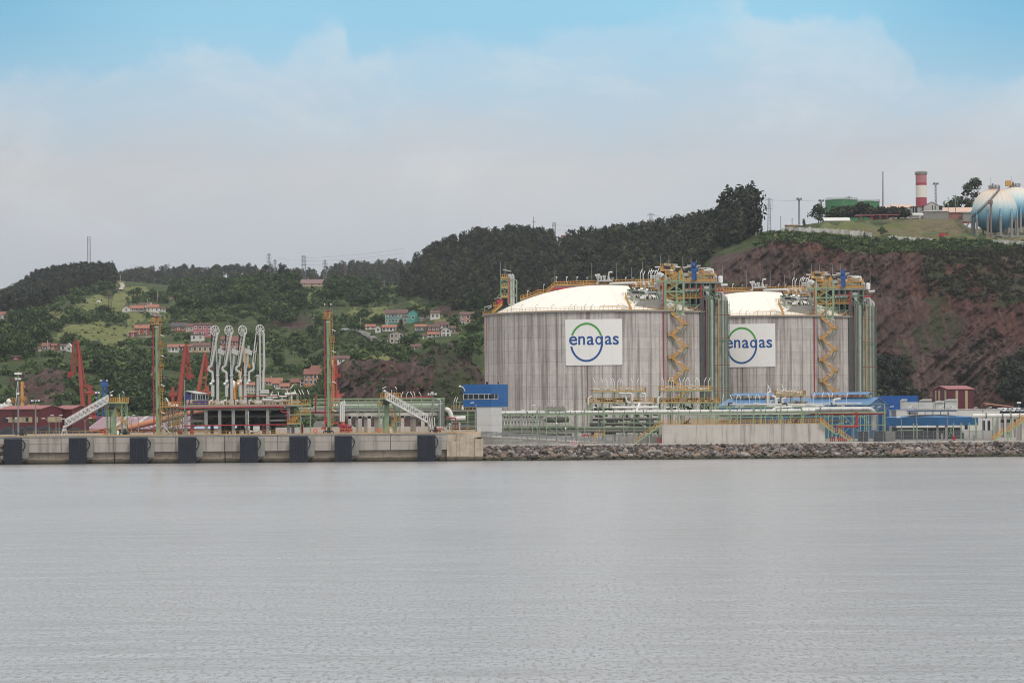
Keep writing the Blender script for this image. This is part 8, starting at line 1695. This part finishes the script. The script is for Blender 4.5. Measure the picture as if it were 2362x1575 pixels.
road([(818, 764), (842, 772), (866, 788), (888, 802)], 5, 'road', asph); road([(279, 655), (284, 662), (278, 672)], 3.2, 'path', M('dirt_path', (178, 168, 150), .9)); road([(330, 722), (350, 728), (372, 735)], 4, 'road', asph)
p = on_hill(797, 766); car(p + Vector((0, -1.5, .8)), carw, 'white car parked on the slope right of the right green mast'); p = on_hill(868, 798); car(p + Vector((0, -1.5, 1.0)), carb, 'dark blue car parked beside the village road', -.3)
# grazing white horse in the upper meadow
p = on_hill(228, 700) + Vector((0, -.5, .1)); mb = bmesh.new(); t = TH('horse', 'white horse grazing in the upper left meadow', 'horse', p); s = 1.25
J = {'hip': (-.75, 0, 1.15), 'mid': (0, 0, 1.1), 'sho': (.7, 0, 1.15), 'nk': (1.15, 0, .95), 'hd': (1.45, 0, .45), 'mz': (1.6, 0, .15), 'tl': (-.95, 0, .75)}
ed = [('hip', 'mid'), ('mid', 'sho'), ('sho', 'nk'), ('nk', 'hd'), ('hd', 'mz'), ('hip', 'tl')]; rad = {'hip': .34, 'mid': .36, 'sho': .33, 'nk': .2, 'hd': .16, 'mz': .09, 'tl': .05}
for i, (x, y, b) in enumerate(((-.8, .18, 'hip'), (-.72, -.18, 'hip'), (.72, .18, 'sho'), (.64, -.18, 'sho'))):
    k, h_, f = 'k%d' % i, 'h%d' % i, 'f%d' % i; J[k] = (x + (.05 if b == 'hip' else 0), y, .75); J[h_] = (x - (.1 if b == 'hip' else 0), y, .42); J[f] = (x, y, .03); rad[k] = .15; rad[h_] = .08; rad[f] = .08; ed += [(b, k), (k, h_), (h_, f)]
me = bpy.data.meshes.new('body'); ks = list(J); me.from_pydata([tuple(c * s for c in J[k]) for k in ks], [(ks.index(a), ks.index(b)) for a, b in ed], []); ob = bpy.data.objects.new('body', me); COL.objects.link(ob); ob.parent = t
sk = ob.modifiers.new('skin', 'SKIN'); ob.modifiers.new('sub', 'SUBSURF').levels = 1
for v, k in zip(me.skin_vertices[0].data, ks): v.radius = (rad[k] * s, rad[k] * s)
me.materials.append(lampwhite); mb.free()
# ------------------------------------------------------------------ pylons, masts, wires
gal = M('galvanised_lattice', (132, 136, 142), .6, .2); rustl = M('rusty_lattice', (120, 96, 88), .7)
def pyl(pc, yt, yb, wt, wb, D, lab, arms, mat=gal, name='power_pylon', cat='pylon', n=9, bar=None): return lattice(pc, yt, yb, wt, wb, D, mat, lab, name, cat, None, None, arms, n, grp='pylons on the hills' if cat == 'pylon' else None, bar=bar or .1 * D / 1000)
pyl(620, 585, 640, 3, 6, 2900, 'left pylon of the close pair on the distant skyline', ((588, 10), (596, 12), (604, 10)), n=7); pyl(634, 599, 640, 3, 5, 3000, 'shorter right pylon of the close pair on the distant skyline', ((602, 9), (608, 11)), n=5)
pyl(700.5, 590, 655, 6, 11, 2080, 'widest grey pylon standing by the mauve roofed house', ((593, 11), (602, 11), (611, 11)), n=9); pyl(749.5, 600, 650, 3, 7, 2300, 'slender pylon right of the mauve roofed house', ((603, 10), (609, 12), (616, 10)), n=7)
pyl(253, 672, 762, 4, 15, 1830, 'rust brown pylon standing in the left meadow', ((676, 10),), rustl, n=11); pyl(797, 605, 650, 3, 6, 2250, 'rusty pylon in front of the far hill', ((612, 9), (618, 10)), rustl, n=6)
pyl(1278, 514, 580, 6, 7, 1950, 'rusty lattice mast left of the ruined house on the ridge', ((518, 8), (548, 9)), rustl, n=9); pyl(1501.5, 493, 560, 5, 8, 1780, 'pylon rising behind the trees in the middle of the ridge', ((496, 18), (508, 18)), n=8); pyl(1774, 458, 540, 4, 8, 1560, 'tall pylon right of the tallest eucalyptus', ((461, 16), (474, 18), (482, 14)), n=11); pyl(1958, 454, 510, 4, 7, 1680, 'pylon behind the larger green tank', ((457, 16), (466, 18)), n=7)
pyl(205, 546, 650, 6, 7, 2560, 'tall grey lattice antenna mast on the far left hilltop', (), M('mast_grey', (120, 118, 124), .6), 'antenna_mast', 'mast', n=14, bar=.17)
MB_ = lambda px, y0, y1, D, r: MB().tube(P(px, y0, D), P(px, y1, D), r, 8, r * .6)
tag(MB_(1231, 570, 500, 1990, .28).bar(P(1227, 512, 1990), P(1236, 512, 1990), .2).build('antenna', rustl), 'thin antenna above the trees left of the ruined house', 'antenna'); tag(MB_(2036.5, 500, 396, 1560, .42).build('antenna', gal), 'tall thin pole mast left of the red and white chimney', 'mast')
for a, b, sag, D0, D1 in (((703, 595), (934, 573), 4, 2080, 2000), ((703, 602), (934, 583), 4, 2080, 2000), ((703, 611), (934, 594), 4, 2080, 2000), ((1284, 519), (1496, 525), 3, 1950, 1780), ((1284, 530), (1500, 532), 5, 1950, 1780), ((1507, 497), (1767, 505), 6, 1780, 1560), ((624, 590), (697, 600), 4, 2900, 2080), ((1281, 527), (1205, 536), 3, 1950, 2000), ((1780, 462), (1950, 458), 3, 1560, 1680)):
    pts = [P(a[0] + (b[0] - a[0]) * f, a[1] + (b[1] - a[1]) * f + sag * 4 * f * (1 - f), D0 + (D1 - D0) * f) for f in np.linspace(0, 1, 12)]; tag(MB().path(pts, .045, 5).build('power_line', gal), 'thin overhead wire strung between pylons along the hill skyline', 'power line', 'overhead wires')
for px, yt, yb, lab in ((363, 672, 700, 'pole right of the upper meadow'), (340, 688, 700, 'lamp pole behind the upper farm'), (278, 634, 668, 'concrete pole beside the dirt path in the skyline gap'), (71, 711, 728, 'thin pole on the far left slope'), (110, 784, 812, 'pale pole in front of the cream house at the far left'), (832, 733, 760, 'pole beside the village road'), (1065, 758, 772, 'pole at the right end of the hamlet')):
    b = on_hill(px, yb); tag(MB().tube(b + Vector((0, -1, -1)), P(px, yt, b.y - 1), .17, 8).bar(P(px - 1.5, yt + 2, b.y - 1), P(px + 1.5, yt + 2, b.y - 1), .14).build('utility_pole', concrete), lab, 'utility pole', 'utility poles on the hillside')
# ================================================================== works on the hilltop
D = 1580.0; gt = M('tank_green', (62, 130, 84), .6, var=.06, sc=.1, streak=.15)
def cyl_tank(pa, pb, yt, yb, D, mat, lab):
    c, s = P((pa + pb) / 2, yb, D), (pb - pa) / 2 * D / F; z1 = P(pa, yt, D).z; t = TH('oil_tank', lab, 'tank', (c.x, D + s, c.z - 3), 'green tanks on the hilltop'); cc = (c.x, D + s, 0)
    MB().lathe(cc, [(s, c.z - 4), (s, z1), (s * .5, z1 + .6), (.01, z1 + .9)], 48).build('shell', mat, t, True); MB().lathe(cc, [(s, z1 - .3), (s + .2, z1 - .3), (s + .2, z1), (s, z1)], 48).build('rim', dgreen, t)
    rl = MB().rail([(c.x + s * math.sin(a), D + s - s * math.cos(a), z1) for a in np.linspace(-1.5, 1.5, 20)], 1, 2, .1); rl.build('railing', dgreen, t)
    MB().bar((c.x + s * .05, D - .1, c.z), (c.x + s * .05, D - .1, z1), .3).build('ladder', green, t)
cyl_tank(1908, 1982, 460, 508, D, gt, 'larger bright green storage tank on the hilltop'); cyl_tank(1979, 2032, 464.5, 505, D + 25, gt, 'smaller green storage tank behind trees on the hilltop')
D = 1520.0; ch = TH('chimney', 'stout chimney tower with red and white bands on the hilltop', 'chimney', (PX(2127, D), D + 3, P(2127, 500, D).z)); c = P(2127, 480, D); rr_ = 12.7 * D / F; chw, chr_, chp = M('chimney_white', (232, 226, 218), .7, var=.03), M('chimney_red', (178, 70, 92), .7, var=.06), M('chimney_faded_red', (190, 118, 130), .7, var=.06)
def seg(y0, y1, mat, nm, r=rr_): MB().lathe((c.x, D + 3, 0), [(r, P(2127, y1, D).z), (r, P(2127, y0, D).z)], 32).build(nm, mat, ch, 'all')
seg(455, 510, chr_, 'red_band'); seg(427, 455, chw, 'white_band'); seg(421, 427, chr_, 'red_band'); seg(402, 421, chp, 'red_band'); seg(394.5, 402, greyconc, 'collar', rr_ * .8)
MB().lathe((c.x, D + 3, 0), [(rr_ + .3, P(0 + 2127, 401.5, D).z), (rr_ + .3, P(2127, 399, D).z), (rr_ * .8, P(2127, 395.5, D).z), (0.01, P(2127, 394.4, D).z)], 32).build('cap', greyconc, ch); MB().rail([(c.x + (rr_ + .3) * math.sin(a), D + 3 - (rr_ + .3) * math.cos(a), P(2127, 402, D).z) for a in np.linspace(0, 6.28, 20)], 1.3, 1, .1).build('railing', grey, ch)
def block(x0, x1, yb, yt, D, mat, lab, name='works_building', dep=8, roofm=None, yr=None, win=()):
    t = TH(name, lab, 'building', (PX((x0 + x1) / 2, D), D, P(x0, yb, D).z)); a, b = P(x0, yb + 12, D), P(x1, yt, D)
    if yr is None: MB().box(a.x, b.x, D, D + dep, a.z, b.z).build('wall', mat, t); MB().box(a.x - .4, b.x + .4, D - .4, D + dep, b.z + .003, b.z + .35).build('roof', roofm or roofred, t)
    else: shed(t, (a.x, D), Vector((1, 0, 0)), Vector((0, 1, 0)), b.x - a.x, dep, a.z, b.z, P(x0, yr, D).z, mat, roofm or roofred)
    for (u0, u1, v0, v1) in win: MB().pbox(u0, u1, v0, v1, D, .1, -.06).build('window', glass, t)
    return t
tanroof = M('pale_orange_roof', (214, 180, 160), .8, var=.05); wgrey = M('pale_grey_render', (176, 172, 168), .8, var=.05)
block(2104, 2174, 492, 477, 1500, wgrey, 'grey works house with red edged roof and big windows below the chimney', dep=8, roofm=roofred, win=((2128, 2145, 474.5, 484), (2160, 2173, 474.5, 484), (2111, 2116, 478, 492), (2105, 2109, 478, 492)))
t = TH('gable_dormer', 'pale gabled dormer hall with red edge in front of the chimney', 'building', (PX(2152, 1496), 1496, P(2152, 490, 1496).z)); shed(t, (P(2166, 488, 1496).x, 1496), Vector((0, 1, 0)), Vector((-1, 0, 0)), 9, (2166 - 2128) * 1496 / F * .9, P(2152, 495, 1496).z, P(2152, 475, 1496).z, P(2152, 466, 1496).z, wgrey, roofred)
for u in (2150, 2156): MB().pbox(u, u + 2, 474, 484, 1496, .1, -.06).build('window', glass, t)
block(2132, 2188, 503, 488, 1485, M('dark_grey_block', (142, 138, 134), .85), 'low grey block building in front of the works house', roofm=white, win=((2142, 2144, 491, 493), (2154, 2156, 491, 493), (2165, 2167, 491, 493)))
block(2176, 2246, 498, 489, 1512, wgrey, 'long low works hall with pale orange roof left of the spheres', dep=12, roofm=tanroof, yr=478); block(2186, 2222, 500, 492, 1490, M('red_brown_front', (164, 108, 98), .8), 'low red fronted annex before the pale orange roof', dep=5, roofm=roofred); block(2222, 2244, 502, 492, 1484, greyconc, 'small dark grey shed touching the nearer sphere', dep=5, roofm=grey)
block(2060, 2104, 492, 479, 1540, white, 'white hall with pale pink gabled roof left of the chimney', dep=12, roofm=tanroof, yr=471); block(2044, 2070, 494, 481, 1545, white, 'white hall with lower pale roof at the left of the chimney', dep=12, roofm=tanroof, yr=474)
block(1902, 1960, 518, 509, 1470, hw['grey'], 'low house with broad white roof at the hilltop edge', dep=8, roofm=white, yr=502); block(1932, 1998, 518, 512, 1462, hw['grey'], 'long flat white roofed kiosk beside the canopy', dep=5, roofm=white); block(1814, 1844, 528, 520, 1480, hw['cream'], 'low beige shed at the left edge of the hilltop', dep=6, roofm=tanroof)
t = TH('station_canopy', 'flat maroon edged canopy on red posts on the hilltop', 'canopy', (PX(2024, 1465), 1465, P(2024, 514, 1465).z)); MB().pbox(1974, 2018, 495, 498, 1465, 8).pbox(2004, 2075, 494, 497, 1467, 8).build('roof', M('canopy_maroon', (140, 84, 92), .7), t); mb = MB()
for px in (1986, 2008, 2012, 2030, 2046): mb.bar(P(px, 522, 1466), P(px, 497, 1466), .5)
mb.build('post', red, t); MB().pbox(2015, 2050, 499, 514, 1472, 3).build('kiosk', hw['grey'], t)
tag(MB().drum(P(2094, 496, 1478), P(2128, 496, 1478), .95).pbox(2098, 2100, 497, 506, 1477, 1).pbox(2121, 2123, 497, 506, 1477, 1).build('gas_bullet', white, None, True), 'white horizontal gas bullet tank below the works house', 'tank')
for px, yt, yb, lab in ((2158, 426, 500, 'lattice floodlight mast right of the chimney'), (1894, 465, 515, 'short floodlight mast left of the larger green tank'), (1843, 461, 525, 'lattice floodlight mast at the left of the hilltop')):
    t = lattice(px, yt, yb + 6, 2.6, 3.4, 1510, gal, lab, 'floodlight_mast', 'mast', None, None, (), 10, bar=.2); p = P(px, yt, 1510); MB().box(p.x - 1.4, p.x + 1.4, 1509, 1511, p.z, p.z + .3).box(p.x - 1.3, p.x - .2, 1508.6, 1509.2, p.z + .3, p.z + .9).box(p.x + .2, p.x + 1.3, 1508.6, 1509.2, p.z + .2, p.z + .8).build('lamp_cluster', grey, t)
for px, yt, lab in ((1801, 502, 'thin lamp post left of the beige hilltop shed, left one'), (1827, 506, 'thin lamp post behind the beige hilltop shed'), (2187, 458, 'thin aerial pole behind the pale orange roof'), (2204, 452, 'slim lattice pole left of the sphere trees')):
    tag(MB().tube(P(px, 535, 1500), P(px, yt, 1500), .16, 6).box(P(px - 1, yt, 1500).x, P(px + 1, yt, 1500).x, 1499.5, 1500.2, P(px, yt, 1500).z, P(px, yt, 1500).z + .4).build('lamp_post', gal), lab, 'lamp post')
fence_w = M('white_fence_board', (200, 196, 190), .8, var=.1)
def hill_fence(pts, h, lab):
    t = TH('board_fence', lab, 'fence', on_hill(*pts[0])); mb = MB(); pp_ = []
    for a, b in zip(pts, pts[1:]): pp_ += [on_hill(a[0] + (b[0] - a[0]) * k / 10, a[1] + (b[1] - a[1]) * k / 10) for k in range(10)]
    for i, (a, b) in enumerate(zip(pp_, pp_[1:])): hh_ = h * random.uniform(.75, 1.1); mb.prism([a + Vector((0, -2, -1.5)), b + Vector((0, -2, -1.5)), b + Vector((0, -2, hh_ * 1.0)), a + Vector((0, -2, hh_))], (0, .25, 0))
    mb.build('board', fence_w, t)
hill_fence([(1800, 535), (1860, 533), (1910, 536), (1960, 541), (2015, 546)], 1.8, 'ragged white fence along the cliff top left of the round bush'); hill_fence([(2048, 551), (2100, 554), (2160, 558)], 1.3, 'lower white fence along the cliff top below the grassy bank'); hill_fence([(2290, 563), (2330, 566), (2400, 568)], 2.2, 'grey white wall below the spheres at the right edge')
for k, (pts, r, mt, lab) in enumerate((([(2012, 517), (2080, 513), (2160, 514), (2240, 513)], .35, red, 'long red pipeline across the hilltop bank'), ([(2070, 511), (2150, 509), (2240, 510)], .4, dgreen, 'dark green pipeline above the red one on the hilltop'), ([(2128, 545), (2180, 540), (2244, 529)], .22, MATS['tank_green'], 'thin green pipe rising to the spheres'), ([(2216, 544), (2240, 546), (2266, 549)], .22, MATS['tank_green'], 'thin green pipe in front of the sphere legs'))):
    tag(MB().path([on_hill(*p) + Vector((0, -1, .8)) if k > 1 else P(*p, 1440) for p in pts], r, 6).build('pipeline', mt), lab, 'pipeline')
p = on_hill(2172, 546); tag(MB().box(p.x - .9, p.x + .9, p.y - 2, p.y - .5, p.z, p.z + 1.6).bar(p + Vector((.8, -1.2, 1.2)), p + Vector((3.2, -1.2, .7)), .6).build('digger', red), 'small red machine with a yellow arm on the grass before the spheres', 'digger')
p = P(2066, 511, 1440); tag(MB().box(p.x - 1.2, p.x + 1.2, 1439, 1441, p.z - 1.2, p.z + .6).box(p.x - .5, p.x + .6, 1439, 1441, p.z + .6, p.z + 1.2).build('orange_hopper', buoy), 'small orange hopper on the hilltop bank', 'hopper')
# spheres
def sphere_mat(sh=1.6):
    m = bpy.data.materials.new('sphere_paint'); m.use_nodes = True; t = NT(m.node_tree); oc = t.new('ShaderNodeTexCoord').outputs['Object']; s = t.new('ShaderNodeSeparateXYZ', i_0=oc); z = s.outputs[2]
    th = t.math('ARCTAN2', s.outputs[0], s.outputs[1]); n = t.noise(oc, .5, 5, .65); nv = t.noise(t.new('ShaderNodeCombineXYZ', i_0=t.math('MULTIPLY', th, 9.0), i_1=0.0, i_2=t.math('MULTIPLY', z, .08)).outputs[0], 1.0, 4, .6)
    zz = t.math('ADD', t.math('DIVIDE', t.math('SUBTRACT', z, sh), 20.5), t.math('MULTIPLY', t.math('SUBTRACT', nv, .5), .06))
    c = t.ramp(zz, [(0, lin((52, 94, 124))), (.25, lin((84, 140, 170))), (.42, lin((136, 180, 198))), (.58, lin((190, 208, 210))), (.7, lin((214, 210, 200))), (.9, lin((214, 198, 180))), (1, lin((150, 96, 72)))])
    seam = t.math('LESS_THAN', t.math('FRACT', t.math('MULTIPLY', th, 24 / 6.2832)), .055)
    rust = t.math('MULTIPLY', t.math('MULTIPLY', t.sstep(nv, .48, .7), t.sstep(zz, .6, .95)), .5); c = t.mix(rust, c, lin((174, 130, 100)))
    c = t.mix(t.math('MULTIPLY', seam, .4), c, lin((120, 112, 106))); b = t.new('ShaderNodeBsdfPrincipled'); t.put(b.inputs['Base Color'], c); b.inputs['Roughness'].default_value = .6
    t.new('ShaderNodeOutputMaterial', i_0=b.outputs[0]); return m
def sphere(px, py, r, D, yg, lab, mat):
    c = P(px, py, D); zg = P(px, yg, D).z; t = TH('gas_sphere', lab, 'gas sphere', (c.x, D, c.z - 11.8), 'gas spheres on the hilltop'); MB().ball(c, r, 40).build('shell', mat, t, 'all')
    lg = MB(); sl = MB(); br = MB()
    for k in range(11):
        a = 2 * math.pi * k / 11 + .25; x, y = c.x + (r + .1) * math.cos(a), D + (r + .1) * math.sin(a); MB().tube((x, y, zg - 2), (x, y, c.z - 3.4), .52, 10).tube((x, y, zg - 2), (x, y, zg + .5), .8, 10).build('leg', greyconc, t); sl.tube((x, y, c.z - 3.4), (x, y, c.z + .2), .42, 10)
    sl.build('upper_leg', M('leg_light_blue', (120, 180, 210), .6) if 'leg_light_blue' not in MATS else MATS['leg_light_blue'], t)
    tp = MB().lathe((c.x, D, c.z + r - .35), [(2.4, 0), (2.6, .5), (.01, .55)], 20).rail([(c.x + 2.6 * math.cos(a), D + 2.6 * math.sin(a), c.z + r + .1) for a in np.linspace(0, 6.28, 14)], 1.2, 1.2, .12); tp.tube((c.x - .8, D, c.z + r), (c.x - .8, D, c.z + r + 2.2), .4).tube((c.x + .5, D, c.z + r), (c.x + .5, D, c.z + r + 1.6), .3).tube((c.x - 1.6, D, c.z + r), (c.x - 1.6, D, c.z + r + 5), .07); tp.build('top_platform', grey, t)
    return t, c, zg
t, c, zg = sphere(2294, 486, 10.1, 1395, 543, 'nearer blue and white gas sphere on grey legs with a diagonal stair', sphere_mat())
a, b = P(2214, 545, 1378), P(2242, 505, 1380); s = MB().bar(a, b, .5, .4).bar(a + Vector((0, 0, 1)), b + Vector((0, 0, 1)), .2)
pts = []
for f in np.linspace(0, 1, 16):                     # the stair hugs the shell up to the crown
    x = PX(2242 + 64 * f, 1395); z = P(2242, 505 - 66 * f, 1395).z; dx, dz = x - c.x, z - c.z; q_ = max(10.5 ** 2 - dx * dx - dz * dz, .3); pts.append(Vector((x, 1395 - math.sqrt(q_), z)))
for p_, q_ in zip([b] + pts, pts): s.bar(p_, q_, .5, .4); s.bar(p_ + Vector((0, -.2, .9)), q_ + Vector((0, -.2, .9)), .16)
s.build('diagonal_stair', M('stair_grey_brown', (112, 108, 106), .7), t); MB().tube(P(2286, 545, 1383), P(2286, 466, 1383), .4, 10).box(PX(2283, 1383), PX(2293, 1383), 1382, 1384, P(2288, 471, 1383).z, P(2288, 463, 1383).z).build('valve_column', M('valve_brown', (134, 112, 104), .7), t)
t, c, zg = sphere(2341, 479, 9.8, 1440, 530, 'farther blue and white gas sphere half cut by the right frame edge', sphere_mat(4.4))
MB().box(c.x - 4.5, c.x - 2, 1437, 1440, c.z + 10, c.z + 12.4).build('yellow_cage', yellow, t)
tag(MB().pbox(2299, 2311, 545, 557, 1372, 4).build('pump_hut', dark), 'small dark pump hut in front of the sphere legs', 'hut'); tag(MB().pbox(2290, 2420, 541, 548, 1385, 30, 3).build('sphere_plinth', greyconc), 'grey concrete plinth under the spheres', 'plinth')
# ================================================================== air
hz = bpy.data.materials.new('haze_air'); hz.use_nodes = True; t = NT(hz.node_tree)
v = t.new('ShaderNodeVolumePrincipled'); v.inputs['Color'].default_value = (.90, .94, 1.0, 1); v.inputs['Density'].default_value = HAZE_DENSITY; v.inputs['Anisotropy'].default_value = 0.0
t.l.new(v.outputs[0], t.new('ShaderNodeOutputMaterial').inputs['Volume'])
o = MB().box(-1500, 1500, -40, 4100, -4, 185).build('haze', hz); tag(o, kind='stuff')
